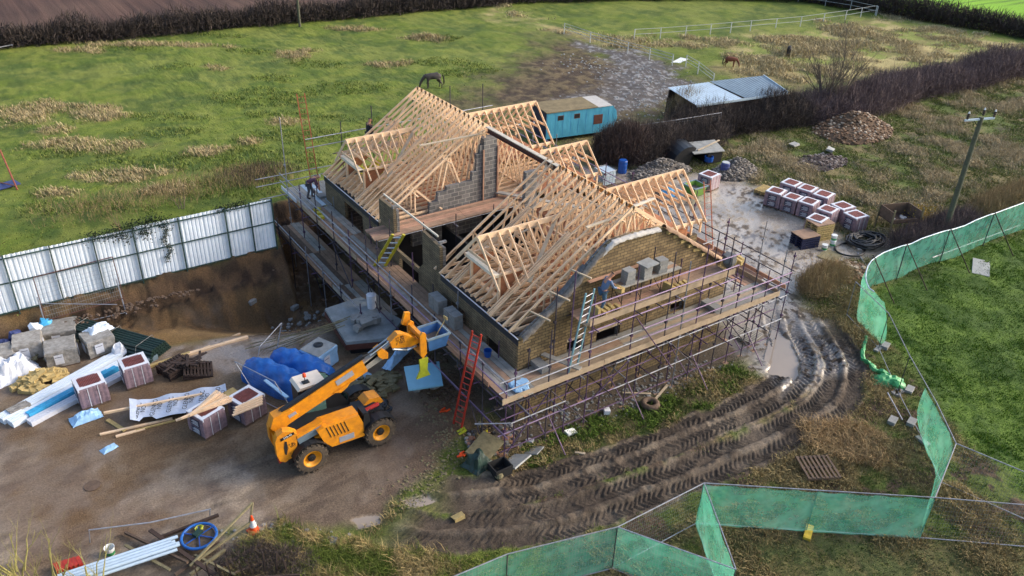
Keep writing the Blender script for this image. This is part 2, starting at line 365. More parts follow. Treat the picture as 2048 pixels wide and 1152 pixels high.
# ------------------------------------------------------------------ ground sheet
def spacing(lst):
    o = [lst[0][0]]
    for a, b, s in lst:
        n = max(1, int(round((b - a) / s))); o += list(a + (b - a) * (i + 1) / n for i in range(n))
    return np.array(o)
gx = spacing([(-90, -8, 4), (-8, 0, .3), (0, 13, .12), (13, 36, .052), (36, 62, .17), (62, 105, .35), (105, 330, 6)])
gy = spacing([(-60, 2, 3), (2, 5, .3), (5, 9, .08), (9, 21.5, .052), (21.5, 24, .08), (24, 45, .14), (45, 70, .22), (70, 95, .35), (95, 420, 6)])
X, Y = np.meshgrid(gx, gy); X = X.ravel(); Y = Y.ravel()
def pxpoly(pts): return np.array([[*G(u, v, 0.0)[:2]] for u, v in pts])
def sdist(P, x=None, y=None):
    x = X if x is None else x; y = Y if y is None else y
    d = np.full(x.shape, 1e9); ins = np.zeros(x.shape, bool); n = len(P)
    for i in range(n):
        a = P[i]; b = P[(i + 1) % n]; ex, ey = b - a; L = ex * ex + ey * ey + 1e-12
        t = np.clip(((x - a[0]) * ex + (y - a[1]) * ey) / L, 0, 1)
        d = np.minimum(d, np.hypot(x - a[0] - t * ex, y - a[1] - t * ey))
        c = ((a[1] > y) != (b[1] > y)) & (x < ex * (y - a[1]) / (ey if abs(ey) > 1e-9 else 1e-9) + a[0]); ins ^= c
    return np.where(ins, d, -d)
def curve(P, x=None, y=None):                # arc length and signed offset from a polyline
    x = X if x is None else x; y = Y if y is None else y
    D = np.full(x.shape, 1e9); S = np.zeros(x.shape); O = np.zeros(x.shape); s0 = 0
    for i in range(len(P) - 1):
        a = P[i]; b = P[i + 1]; e = b - a; L = np.hypot(*e)
        t = np.clip(((x - a[0]) * e[0] + (y - a[1]) * e[1]) / L ** 2, 0, 1)
        dx = x - a[0] - t * e[0]; dy = y - a[1] - t * e[1]; d = np.hypot(dx, dy); m = d < D
        D[m] = d[m]; S[m] = (s0 + t * L)[m]; O[m] = (np.sign(e[0] * dy - e[1] * dx) * d)[m]; s0 += L
    return S, O, D
def smoothpoly(P, k=3):
    P = np.array(P, float)
    for _ in range(k):
        Q = [P[0]]
        for i in range(len(P) - 1): Q += [P[i] * .75 + P[i + 1] * .25, P[i] * .25 + P[i + 1] * .75]
        P = np.array(Q + [P[-1]])
    return P
YARD_L = pxpoly([(-400, 820), (0, 668), (130, 640), (330, 690), (480, 650), (660, 640), (860, 700), (980, 780), (930, 860), (885, 905), (850, 960), (800, 1000), (770, 1045), (640, 1072), (500, 1065), (440, 1060), (500, 1100), (520, 1200), (300, 1400), (-400, 1400)])
YARD_R = pxpoly([(1150, 330), (1300, 345), (1420, 350), (1530, 378), (1610, 440), (1690, 480), (1790, 480), (1800, 505), (1680, 530), (1620, 560), (1610, 600), (1670, 680), (1700, 730), (1640, 770), (1560, 800), (1530, 740), (1400, 620), (1200, 430)])
PUD = pxpoly([(1552, 655), (1580, 668), (1600, 700), (1606, 735), (1590, 757), (1560, 745), (1535, 735), (1540, 700)])
PALE_SHEEN = pxpoly([(335, 690), (400, 665), (500, 650), (610, 640), (640, 660), (560, 690), (540, 720), (470, 745), (380, 720)])  # wet part of the left yard where light reflections are painted pale
GRN = pxpoly([(1040, 880), (1180, 830), (1340, 775), (1440, 720), (1500, 735), (1470, 780), (1330, 850), (1180, 905), (1090, 930), (1030, 940)])
PUD2 = pxpoly([(700, 1035), (760, 1030), (770, 1050), (715, 1060)])
PUD3 = pxpoly([(800, 1000), (850, 985), (870, 1000), (830, 1020)])
LAWN = pxpoly([(1735, 672), (1712, 600), (1760, 560), (1860, 520), (2100, 425), (2500, 400), (2500, 1100), (2048, 985), (1925, 880), (1860, 800), (1790, 700)])
FRONT = pxpoly([(1420, 1062), (1640, 1072), (1850, 1090), (2300, 1130), (2300, 1500), (1100, 1400), (1440, 1160)])
MUDH = pxpoly([(880, 205), (960, 175), (1040, 120), (1110, 70), (1150, 75), (1250, 110), (1340, 130), (1390, 160), (1350, 210), (1240, 250), (1080, 240), (930, 225)])
STONY = pxpoly([(1130, 75), (1260, 105), (1350, 132), (1400, 165), (1330, 195), (1235, 225), (1100, 215), (1180, 190), (1230, 140)])
TAN = pxpoly([(1000, 10), (1120, 60), (1250, 75), (1500, 80), (1750, 30), (1800, 25), (2048, 90), (2048, 170), (1720, 165), (1500, 150), (1450, 90), (1200, 95), (1130, 62), (1000, 40)])
TANB = pxpoly([(1430, 125), (1530, 112), (1600, 140), (1620, 170), (1480, 165)])
BANKM = pxpoly([(-200, 640), (0, 645), (230, 595), (560, 515), (640, 600), (560, 640), (340, 640), (200, 660), (0, 680), (-200, 700)])
RBANK = pxpoly([(1700, 480), (1850, 440), (2100, 330), (2200, 400), (1860, 520), (1710, 590), (1740, 680), (1660, 660), (1600, 600), (1610, 550)])
TRU = smoothpoly(pxpoly([(1545, 560), (1560, 640), (1600, 700), (1585, 760), (1500, 810), (1390, 858), (1280, 900), (1130, 945), (1000, 980), (900, 995), (790, 985)]))
TRL = smoothpoly(pxpoly([(1600, 570), (1640, 650), (1690, 710), (1690, 775), (1640, 832), (1540, 882), (1400, 940), (1280, 985), (1150, 1028), (1020, 1058), (900, 1070), (800, 1060), (730, 1025)]))
def zones(x, y):
    """returns dict of soft masks at world positions"""
    z = {}; e = (fbm(x, y, 2.2, 11) - .5) * 2; e2 = (fbm(x, y, .7, 12) - .5)
    for n, P, wd, ns in (('yl', YARD_L, .5, .9), ('yr', YARD_R, .8, 1.2), ('lawn', LAWN, .5, .5), ('front', FRONT, .8, .6), ('mudh', MUDH, 4.0, 4.0), ('stony', STONY, 1.5, 3.5), ('tan', TAN, 2.5, 4), ('tanb', TANB, 2, 3), ('rbank', RBANK, 1, 1.5), ('grn', GRN, .5, .8), ('pale', PALE_SHEEN, .5, 1.2)):
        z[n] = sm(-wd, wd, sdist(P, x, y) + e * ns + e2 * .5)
    for n, P in (('pu', PUD), ('pu2', PUD2), ('pu3', PUD3)): z[n] = sm(-.06, .1, sdist(P, x, y) + e2 * .5)
    for n, P in (('tu', TRU), ('tl', TRL)):
        S, O, D = curve(P, x, y); z[n + 's'] = S; z[n + 'o'] = O; z[n] = sm(1.12, .8, D + e2 * .6 + e * .15) * sm(1.5, 6.0, S) * sm(S.max() + .01, S.max() - 2.5, S)
    return z
Z = zones(X, Y)
H = base_h(X, Y)
nF = fbm(X, Y, 9, 21); nM = fbm(X, Y, 2.5, 22, 5); nf = fbm(X, Y, .6, 23, 4); nff = fbm(X, Y, .22, 24, 3)
yard = np.maximum(Z['yl'], Z['yr'])
house = sm(-.5, .5, np.minimum(np.minimum(X - 15.2, 28.8 - X), np.minimum(Y - 20.2, 43 - Y)))
track = np.maximum(Z['tu'], Z['tl'])
mud = np.clip(np.maximum(np.maximum(yard, track), house), 0, 1)
inpit = (base_h(X, Y) < -.12) & (X < 16.5) & (Y > 28); pit = sm(-.05, -.5, H) * ((X < 17) & (Y > 28))
# heights
H = H + (1 - mud) * ((nF - .5) * .35 * sm(30, 60, Y + X * .3) + (nM - .5) * .22 + (nf - .5) * .12 + (nff - .5) * .07 * (1 - Z['lawn'] * .5))
H = H + yard * ((nM - .5) * .09 + (nf - .5) * .035 + (nff - .5) * .018)
for k in ('tu', 'tl'):
    S, O = Z[k + 's'], Z[k + 'o']; m = Z[k]
    O = O + (fbm(X, Y, 3.5, 60) - .5) * .5; brk = sm(.30, .46, fbm(X, Y, 1.5, 66, 3)); O = O + (fbm(X, Y, .5, 67, 2) - .5) * .12
    RUT = np.zeros(X.shape) if k == 'tu' else RUT
    for c in (-.5, .5):
        t = O - c; rut = sm(.38, .28, np.abs(t)); RUT = np.maximum(RUT, rut * m)
        ph = (S * 1 + np.abs(t) * .9 * (1 if k == 'tl' else -1) + (nM - .5) * .3 + c * .37 + (fbm(X, Y, 1.1, 70 + int(c * 4), 2) - .5) * .35 + (nf - .5) * .08) / .235
        saw = np.abs((ph % 1) - .5) * 2
        saw = sm(.35, .65, saw)
        H = H + m * rut * (-.09 + saw * .06 * sm(.2, .45, nf) * (.25 + .75 * brk))
        H = H + m * np.exp(-((np.abs(t) - .45) / .07) ** 2) * (.03 + .08 * (nff - .3))
    H = H + m * (nff - .5) * .045 + m * (nf - .5) * .04
# shallow hollows where the puddles lie
for k in ('pu', 'pu2', 'pu3'): H = H * (1 - Z[k]) + Z[k] * (float(base_h(*{'pu': PUD, 'pu2': PUD2, 'pu3': PUD3}[k].mean(0))) - .11)
bkz = (X < 16.3) * sm(35.8, 37.2, Y) * sm(45, 44, Y) * sm(1.0, .5, Y - 38.5 - 5.5 * sm(12.3, 13.8, X)); H = H + bkz * ((fbm(X, Y, .9, 101) - .5) * .7 + (nff - .5) * .25)
# colours (albedo)
def C(r, g, b): return np.array(sr(r, g, b))
def mix(a, b, t): t = np.clip(t, 0, 1)[:, None]; return a * (1 - t) + b * t
one = np.ones((len(X), 1))
g1, g2, g3 = C(96, 111, 36), C(76, 92, 34), C(118, 126, 56)
col = mix(one * g2, one * g1, sm(.35, .6, nM)); col = mix(col, one * g3, sm(.5, .68, fbm(X, Y, 5, 31)) * .7)
# scattered dead-grass patches in the near field, more of them low down by the fence
TPX = [(60, 205, 85, 24), (190, 208, 62, 16), (130, 190, 60, 7), (165, 275, 125, 17), (420, 296, 52, 13), (575, 230, 60, 9), (592, 93, 46, 13), (430, 118, 34, 6), (255, 345, 95, 18), (180, 352, 55, 12), (505, 277, 30, 8), (775, 112, 50, 8), (850, 62, 45, 6), (330, 385, 60, 14), (120, 385, 60, 12), (700, 42, 60, 5), (280, 72, 190, 5), (150, 82, 60, 5), (90, 240, 60, 9)]
GPX = [(530, 180, 125, 20), (350, 117, 38, 8), (548, 140, 40, 9), (700, 160, 95, 13), (330, 250, 90, 14), (130, 290, 110, 16), (640, 112, 60, 10), (500, 88, 60, 6), (250, 78, 60, 7), (440, 55, 50, 6), (330, 215, 110, 8), (620, 215, 140, 10), (880, 110, 90, 10), (880, 60, 60, 7), (960, 130, 90, 14), (600, 260, 120, 26), (520, 320, 160, 30), (300, 320, 160, 20), (430, 380, 160, 24), (160, 420, 160, 18)]
def patches(L, x, y):
    hr = np.array([CR.x, CR.y]) / math.hypot(CR.x, CR.y); hf = np.array([CF.x, CF.y]) / math.hypot(CF.x, CF.y); o = np.zeros(np.shape(x)); ns = fbm(x * 1.0, y, 1.6, 131, 5) - .5
    for u, v, ru, rv in L:
        c = G(u, v, .8); a_ = (G(u + ru, v, .8) - c).length; b_ = (G(u, v + rv, .8) - G(u, v - rv, .8)).length / 2
        dx = x - c.x; dy = y - c.y; r = np.hypot((dx * hr[0] + dy * hr[1]) / a_, (dx * hf[0] + dy * hf[1]) / b_); o = np.maximum(o, sm(1.25, .55, r + ns * 1.5))
    return o
PT = patches(TPX, X, Y); PG = patches(GPX, X, Y)
col = mix(col, one * C(86, 102, 44), PG * sm(.4, .6, nf) * .6)
col = mix(col, one * C(150, 134, 88), PT * sm(.3, .6, nf) * .7)
fine = sm(.46, .62, fbm(X, Y, .9, 35, 4)); col = mix(col, one * C(134, 138, 62), fine * .35); col = mix(col, one * C(58, 84, 30), sm(.54, .68, fbm(X, Y, 1.3, 36, 4)) * .45)
# ground right of the house: rough
rough = sm(28, 34, X) * sm(62, 52, Y + .2 * (X - 30)) * (1 - sm(0, 2, X - 200))
rc = mix(one * C(88, 100, 46), one * C(122, 110, 74), sm(.42, .6, fbm(X, Y, 1.6, 41, 5)))
rc = mix(rc, one * C(78, 70, 54), sm(.5, .62, fbm(X, Y, .8, 42)) * .7)
col = mix(col, rc, rough)
nr = sm(24, 20, Y) * sm(11, 14, X)      # rough grass around the track
nc = mix(one * C(84, 96, 42), one * C(128, 112, 74), sm(.4, .62, fbm(X, Y, 1.8, 43)))
nc = mix(nc, one * C(84, 68, 54), sm(.5, .62, fbm(X, Y, 1.1, 44)))
col = mix(col, nc, nr)
col = mix(col, mix(mix(one * C(168, 154, 104), one * C(126, 134, 64), sm(.42, .58, fbm(X, Y, 3, 51, 5))), one * C(120, 106, 72), sm(.52, .66, fbm(X * .6, Y, 1.2, 52)) * .6), Z['tan'])
col = mix(col, one * C(150, 132, 92), Z['tanb'] * .8)
mh = mix(one * C(66, 54, 44), one * C(104, 90, 66), sm(.4, .65, nf)); col = mix(col, mh, Z['mudh'] * sm(.25, .5, nf + .25 * Z['mudh']))
st = mix(one * C(82, 74, 68), one * C(140, 138, 136), sm(.58, .64, vnoise(X / .35, Y / .22, 71) * .5 + nff * .5)); col = mix(col, st, Z['stony'])
lw = mix(one * C(62, 86, 28), one * C(88, 112, 38), sm(.35, .65, fbm(X, Y, 1.6, 45))); lw = mix(lw, one * C(64, 88, 32), sm(.52, .62, nf) * .5)
col = mix(col, lw, Z['lawn'])
col = mix(col, mix(one * C(104, 98, 60), one * C(78, 84, 46), sm(.4, .6, nf)), Z['front'])
rb = mix(one * C(112, 100, 64), one * C(92, 76, 60), sm(.4, .6, nM)); col = mix(col, rb, Z['rbank'] * .8)
my = mix(one * C(120, 103, 85), one * C(142, 126, 107), sm(.4, .62, nM)); my = mix(my, one * C(84, 68, 56), sm(.5, .66, nf) * .6); my = mix(my, one * C(74, 62, 52), sm(.5, .62, fbm(X * .35, Y * 1.6, .5, 62, 4)) * .45); my = mix(my, one * C(150, 134, 116), sm(.6, .7, fbm(X * .4, Y, .9, 63)) * .4)
my = mix(my, one * C(98, 74, 52), sm(.5, .64, fbm(X, Y, 4.2, 61)) * .55)
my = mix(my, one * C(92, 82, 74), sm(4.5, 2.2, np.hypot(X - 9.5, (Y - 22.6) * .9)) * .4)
my = mix(my, one * C(158, 148, 140), Z['pale'] * sm(.35, .5, nf) * .8); col = mix(col, my, Z['yl'])  # pale grey mix puts light reflections on the wet mud into the colour
myr = mix(one * C(166, 155, 141), one * C(138, 126, 111), sm(.45, .62, nM)); myr = mix(myr, one * C(72, 62, 56), sm(.52, .57, nff) * .8 * sm(.45, .56, fbm(X, Y, 2.2, 64)))
col = mix(col, myr, Z['yr'])
tk = mix(one * C(98, 86, 74), one * C(70, 60, 51), sm(.42, .6, nff * .5 + nf * .5)); tk = mix(tk, one * C(136, 123, 107), sm(.55, .66, fbm(X, Y, 1.2, 65)) * .5); tk = mix(tk, one * C(62, 53, 45), RUT * .55); col = mix(col, tk, track)
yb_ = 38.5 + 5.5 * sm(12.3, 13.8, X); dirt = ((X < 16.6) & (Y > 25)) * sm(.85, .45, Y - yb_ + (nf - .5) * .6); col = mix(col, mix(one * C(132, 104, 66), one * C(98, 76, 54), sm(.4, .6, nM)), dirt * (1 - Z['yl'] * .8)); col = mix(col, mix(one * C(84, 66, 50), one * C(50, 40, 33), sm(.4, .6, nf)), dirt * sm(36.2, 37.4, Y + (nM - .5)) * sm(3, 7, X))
col = mix(col, mix(one * C(76, 90, 40), one * C(104, 94, 66), sm(.4, .6, nf)), Z['grn'] * (1 - track)); strip = np.clip(Z['yl'] * 0 + sm(.5, .6, nf) * sm(.3, .0, track), 0, 1)
col = mix(col, one * C(92, 82, 70), house)
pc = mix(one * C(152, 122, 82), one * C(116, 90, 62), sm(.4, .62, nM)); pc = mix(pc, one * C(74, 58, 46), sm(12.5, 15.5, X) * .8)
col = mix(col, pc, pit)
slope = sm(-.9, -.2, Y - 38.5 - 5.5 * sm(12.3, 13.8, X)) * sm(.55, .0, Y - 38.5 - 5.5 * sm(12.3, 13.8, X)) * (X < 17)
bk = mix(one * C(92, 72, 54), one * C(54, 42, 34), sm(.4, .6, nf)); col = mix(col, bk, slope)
bl = sm(-.5, .6, sdist(BANKM) + (nM - .5)) * (X < 16); col = mix(col, mix(one * C(104, 80, 54), one * C(70, 58, 44), sm(.4, .6, nf)), bl * (1 - slope) * .8)
# ploughed field and winter crop beyond the hedges
pl = sm(-.3, .5, Y - (93.2 - (X - 5.2) * .088)) * sm(62, 60, X + (Y - 90) * .35)
fr = mix(one * C(92, 68, 58), one * C(66, 48, 42), sm(.3, .7, nf)); fr = mix(fr, one * C(112, 88, 74), (np.sin((Y + X * .088) * 2 * np.pi / 2.2) > .5) * .35)
col = mix(col, fr, pl); H = H + pl * .12 * np.sin((Y + X * .088) * 2 * np.pi / 2.2)
cx = (X - 95.9) * .962 + (Y - 73) * .273 - 2.5
cr_ = sm(-.3, .5, cx) * (Y > -100); gc = mix(one * C(112, 160, 30), one * C(128, 176, 44), sm(.3, .7, nF))
tl_ = np.abs(((cx * .35 + (Y) * .94) % 14) - 7); gc = mix(gc, one * C(76, 112, 34), (tl_ < .25) * .8 + (np.abs(tl_ - 1.6) < .25) * .7)
col = mix(col, gc, cr_)
for k in ('pu', 'pu2', 'pu3'): col = mix(col, one * C(176, 158, 136), Z[k] * .9)
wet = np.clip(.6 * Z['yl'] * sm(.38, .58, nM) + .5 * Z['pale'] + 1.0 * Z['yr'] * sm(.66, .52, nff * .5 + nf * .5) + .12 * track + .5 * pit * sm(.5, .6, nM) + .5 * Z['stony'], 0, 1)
for k in ('pu', 'pu2', 'pu3'): wet = np.maximum(wet, Z[k] * 1.0)
def gridmesh(name, xs, ys, zz, colr, wt, m):
    nx, ny = len(xs), len(ys); me = bpy.data.meshes.new(name); XX, YY = np.meshgrid(xs, ys)
    co = np.stack([XX.ravel(), YY.ravel(), zz], 1).astype(np.float32)
    i = (np.arange(ny - 1)[:, None] * nx + np.arange(nx - 1)[None]).ravel()
    q = np.stack([i, i + 1, i + 1 + nx, i + nx], 1).astype(np.int32)
    me.vertices.add(len(co)); me.vertices.foreach_set('co', co.ravel()); me.loops.add(q.size); me.loops.foreach_set('vertex_index', q.ravel())
    me.polygons.add(len(q)); me.polygons.foreach_set('loop_start', np.arange(0, q.size, 4, dtype=np.int32)); me.polygons.foreach_set('use_smooth', np.ones(len(q), bool))
    me.update(calc_edges=True)
    a = me.color_attributes.new('Col', 'FLOAT_COLOR', 'POINT'); a.data.foreach_set('color', np.concatenate([colr, np.ones((len(co), 1))], 1).astype(np.float32).ravel())
    if wt is not None:
        a = me.attributes.new('Wet', 'FLOAT', 'POINT'); a.data.foreach_set('value', wt.astype(np.float32))
    me.materials.append(MT[m]); o = bpy.data.objects.new(name, me); COL.objects.link(o); return o
go = gridmesh('ground', gx, gy, H, col, wet, 'ground'); go['kind'] = 'structure'
HG = H.reshape(len(gy), len(gx))
def hz(x, y):                                # true ground height (bilinear)
    x = np.asarray(x, float); y = np.asarray(y, float)
    i = np.clip(np.searchsorted(gx, x) - 1, 0, len(gx) - 2); j = np.clip(np.searchsorted(gy, y) - 1, 0, len(gy) - 2)
    fx = (x - gx[i]) / (gx[i + 1] - gx[i]); fy = (y - gy[j]) / (gy[j + 1] - gy[j])
    return (HG[j, i] * (1 - fx) + HG[j, i + 1] * fx) * (1 - fy) + (HG[j + 1, i] * (1 - fx) + HG[j + 1, i + 1] * fx) * fy
def GH(u, v, dz=0):
    d = ray(u, v); zz = 0.0
    for _ in range(14):
        t = (zz - CAMH) / d.z; x, y = d.x * t, d.y * t; zz = .4 * zz + .6 * (float(hz(x, y)) + dz)
    return Vector((x, y, zz))
# ------------------------------------------------------------------ grass and twigs
RNG = np.random.default_rng(5)
def blades(name, px, py, pz, hgt, colr, wid=.012, lean=.5, per=6, spread=.12, jit=.25, m='blades', seg=2):
    """grass blades as bent triangles scattered round each point"""
    n = len(px); k = per; N = n * k
    bx = np.repeat(px, k) + RNG.normal(0, spread, N); by = np.repeat(py, k) + RNG.normal(0, spread, N); bz = np.repeat(pz, k) - .03
    h = np.repeat(hgt, k) * RNG.uniform(.5, 1.15, N); a = RNG.uniform(0, 2 * np.pi, N); l = h * lean * RNG.uniform(.2, 1.3, N)
    # wind-bent towards -x
    dx = np.cos(a) * l - .25 * h; dy = np.sin(a) * l; p = RNG.uniform(0, 2 * np.pi, N); w_ = wid * RNG.uniform(.6, 1.4, N)
    wx = np.cos(p) * w_; wy = np.sin(p) * w_
    co = np.zeros((N, 5, 3)); co[:, 0] = np.stack([bx - wx, by - wy, bz], 1); co[:, 1] = np.stack([bx + wx, by + wy, bz], 1)
    co[:, 2] = np.stack([bx + dx * .35 + wx * .8, by + dy * .35 + wy * .8, bz + h * .62], 1); co[:, 3] = np.stack([bx + dx * .35 - wx * .8, by + dy * .35 - wy * .8, bz + h * .62], 1)
    co[:, 4] = np.stack([bx + dx, by + dy, bz + h * RNG.uniform(.75, 1, N)], 1)
    b = np.arange(N)[:, None] * 5
    me = bpy.data.meshes.new(name); me.vertices.add(N * 5); me.vertices.foreach_set('co', co.astype(np.float32).ravel())
    lv = np.concatenate([b + np.array([0, 1, 2, 3]), b + np.array([3, 2, 4])], 1).astype(np.int32)
    me.loops.add(lv.size); me.loops.foreach_set('vertex_index', lv.ravel()); me.polygons.add(2 * N)
    ls = (np.arange(N)[:, None] * 7 + np.array([0, 4])).astype(np.int32).ravel(); me.polygons.foreach_set('loop_start', ls); me.update(calc_edges=True)
    c = np.repeat(colr, k, 0) * RNG.uniform(1 - jit, 1 + jit, (N, 1)); c = np.repeat(c, 5, 0)
    at = me.color_attributes.new('Col', 'FLOAT_COLOR', 'POINT'); at.data.foreach_set('color', np.concatenate([c, np.ones((N * 5, 1))], 1).astype(np.float32).ravel())
    me.materials.append(MT[m]); o = bpy.data.objects.new(name, me); COL.objects.link(o); return o
def stuff(o, label, cat): o['kind'] = 'stuff'; o['label'] = label; o['category'] = cat; return o
def inview(x, y, z=0, mg=.03):
    vx, vy, vz = x, y, z - CAMH
    f = vx * CF.x + vy * CF.y + vz * CF.z; u = (vx * CR.x + vy * CR.y + vz * CR.z) / f * FPX / 1024; v = (vx * CU.x + vy * CU.y + vz * CU.z) / f * FPX / 576
    return (f > 1) & (abs(u) < 1 + mg * 3) & (abs(v) < 1 + mg * 3)
def scatter(n, x0, x1, y0, y1):
    x = RNG.uniform(x0, x1, n); y = RNG.uniform(y0, y1, n); k = inview(x, y); return x[k], y[k]
def colsamp(x, y):
    i = np.clip(np.searchsorted(gx, x), 0, len(gx) - 1); j = np.clip(np.searchsorted(gy, y), 0, len(gy) - 1); return col[j * len(gx) + i]
def nogo(x, y, z): return (np.hypot(x - 20.6, y - 13.0) < .0) + np.maximum.reduce([z['yl'], z['yr'], z['tu'], z['tl'], z['pu']]) + ((x > 15) & (x < 29.5) & (y > 20.3) & (y < 43.5))
# lawn at bottom right
x, y = scatter(60000, 25, 62, 2, 26); z = zones(x, y); k = (z['lawn'] > .6) & (nogo(x, y, z) < .3); x, y = x[k], y[k]
n_ = fbm(x, y, 1.4, 81)[:, None]; c = (C(66, 96, 26) * (1 - n_) + C(106, 134, 42) * n_)
stuff(blades('lawn_grass', x, y, hz(x, y), .05 + .10 * fbm(x, y, .9, 82) ** 2 * 2, c * .9, .014, .6, 5, .10), 'bright green short grass of the lawn outside the green netting fence', 'grass')
# rough grass around the track and fences
x, y = scatter(60000, 8, 44, 3, 24); z = zones(x, y); d = fbm(x, y, 1.8, 43); k = (nogo(x, y, z) < .35) & (z['lawn'] < .5) & (d > .3 + .3 * RNG.random(len(x)) - .1); x, y, d = x[k], y[k], d[k]
t = sm(.4, .62, d + RNG.normal(0, .05, len(x)))[:, None]; c = C(82, 98, 42) * (1 - t) + C(148, 132, 94) * t
fz = sdist(FRONT, x, y) > 0
stuff(blades('rough_grass', x, y, hz(x, y), np.where(fz, .10, .14) + .22 * sm(.5, .75, d), c * np.where(fz, .8, 1.)[:, None], .012, .9, 6, .13), 'rough green and straw-coloured grass between the tyre tracks and the netting fences', 'grass')
# field tussocks, left and centre
x, y = scatter(110000, -8, 75, 36, 95); z = zones(x, y)
dd = patches(TPX, x, y) * .5 + .1; gg = patches(GPX, x, y) * .5 + .1
k = (base_h(x, y) > -.1) & (y > 39.3 + 5.6 * sm(12.3, 13.8, x)) & (z['mudh'] < .45) & (nogo(x, y, z) < .3) & (y < 93 - (x - 5) * .088) & ~((x > 13) & (x < 32) & (y < 45)) & ((dd - .1 > .6 * RNG.random(len(x))) | (gg - .1 > .9 * RNG.random(len(x))) | (RNG.random(len(x)) < .3 * sm(70, 42, y)))
x, y, dd, gg = x[k], y[k], dd[k], gg[k]; t = sm(.3, .55, dd + RNG.normal(0, .1, len(x)))[:, None]
q_ = RNG.random((len(x), 1)); c = ((C(90, 112, 44) * (1 - q_) + C(122, 128, 70) * q_) * (1 - t) + (C(182, 166, 130) * (1 - q_) + C(148, 132, 100) * q_) * t)
stuff(blades('field_grass', x, y, hz(x, y), .10 + .32 * sm(.2, .6, dd) * RNG.uniform(.5, 1.2, len(x)) + .14 * sm(.2, .6, gg), c, .022, .8, 5, .18), 'tussocks of green and bleached grass in the horse field', 'grass')
# upper right paddock tan tussocks
x, y = scatter(60000, 55, 105, 38, 92); z = zones(x, y); d = fbm(x, y, 2.5, 95, 5); k = (z['tan'] > .4) & (d > .44 + .12 * RNG.random(len(x))) & (z['stony'] < .3); x, y, d = x[k], y[k], d[k]
c = C(180, 166, 130) * (.7 + .5 * RNG.random((len(x), 1))); stuff(blades('paddock_grass', x, y, hz(x, y), .2 + 1.2 * (d - .45), c, .03, .8, 5, .3), 'long straw-coloured grass in the far paddock', 'grass')
# rank grass right of the yard
x, y = scatter(80000, 34, 85, 20, 52); z = zones(x, y); d = fbm(x, y, 2.0, 97, 5); k = (nogo(x, y, z) < .2) & (z['lawn'] < .3) & (z['mudh'] < .3) & (y < 41 + (x - 38) * .10) & (d > .34); x, y, d = x[k], y[k], d[k]
t = sm(.45, .6, d + RNG.normal(0, .05, len(d)))[:, None]; c = C(98, 110, 52) * (1 - t) + C(172, 158, 128) * t
stuff(blades('rank_grass', x, y, hz(x, y), .12 + .9 * np.maximum(d - .4, 0), c, .018, .8, 6, .22), 'rank green and straw grass on the waste ground behind the yard', 'grass')
def twigs(name, pts, R, Ht, n, m, label, cat, thick=.014, up=.6, group=None, parent=None, dens_bottom=1.0):
    """dense twiggy mass along a polyline: crooked thin strips"""
    pts = [np.array(p, float) for p in pts]; L = np.array([np.hypot(*(pts[i + 1] - pts[i])[:2]) for i in range(len(pts) - 1)]) if len(pts) > 1 else np.array([1.])
    if len(pts) > 1:
        seg = RNG.choice(len(L), n, p=L / L.sum()); t = RNG.random(n)[:, None]; A = np.array(pts); c0 = A[seg] * (1 - t) + A[seg + 1] * t
    else: c0 = np.repeat(np.array(pts), n, 0)
    hv = .35 + 1.3 * fbm(c0[:, 0], c0[:, 1], 3.0, 7, 3)
    a = RNG.uniform(0, 2 * np.pi, n); r = R * np.sqrt(RNG.random(n)); bx = c0[:, 0] + r * np.cos(a); by = c0[:, 1] + r * np.sin(a)
    top = Ht * hv * np.sqrt(np.clip(1 - (r / R) ** 2 * .75, .05, 1)); zb = hz(bx, by) + top * RNG.random(n) ** dens_bottom * .75
    ln = RNG.uniform(.25, .6, n) * np.minimum(Ht, 1.8); az = RNG.uniform(0, 2 * np.pi, n); el = np.clip(RNG.normal(up, .6, n), -.5, 1.5)
    P0 = np.stack([bx, by, zb], 1); d = np.stack([np.cos(az) * np.cos(el), np.sin(az) * np.cos(el), np.sin(el)], 1)
    P1 = P0 + d * ln[:, None] * .5 + RNG.normal(0, .05, (n, 3)) * ln[:, None]; P2 = P1 + (d + RNG.normal(0, .3, (n, 3))) * ln[:, None] * .5
    s = np.stack([-np.sin(az + .7), np.cos(az + .7), RNG.normal(0, .4, n)], 1) * (thick * RNG.uniform(.5, 1.3, n))[:, None]
    co = np.stack([P0 - s, P0 + s, P1 + s * .7, P1 - s * .7, P2], 1); b = np.arange(n)[:, None] * 5
    me = bpy.data.meshes.new(name); me.vertices.add(n * 5); me.vertices.foreach_set('co', (co - P0.mean(0) * 0).astype(np.float32).ravel())
    lv = np.concatenate([b + np.array([0, 1, 2, 3]), b + np.array([3, 2, 4])], 1).astype(np.int32); me.loops.add(lv.size); me.loops.foreach_set('vertex_index', lv.ravel()); me.polygons.add(2 * n)
    me.polygons.foreach_set('loop_start', (np.arange(n)[:, None] * 7 + np.array([0, 4])).astype(np.int32).ravel()); me.update(calc_edges=True)
    me.materials.append(MT[m]); o = bpy.data.objects.new(name, me); COL.objects.link(o)
    if parent is not None:
        o.parent = parent; o.matrix_parent_inverse = Matrix.Translation(-Vector(parent.location)); return o
    return tag(o, label, cat, group)
def W3(l): return [(*G(u, v, 0.0)[:2], 0) for u, v in l]
twigs('hedgerow', [(-25, 95.2, 0), (5.2, 92.9, 0), (38.5, 89.9, 0), (60, 88.0, 0)], 1.3, 2.6, 52000, 'twig_dark', 'long dark clipped hedge along the ploughed field, top left', 'hedge', .035, .7)
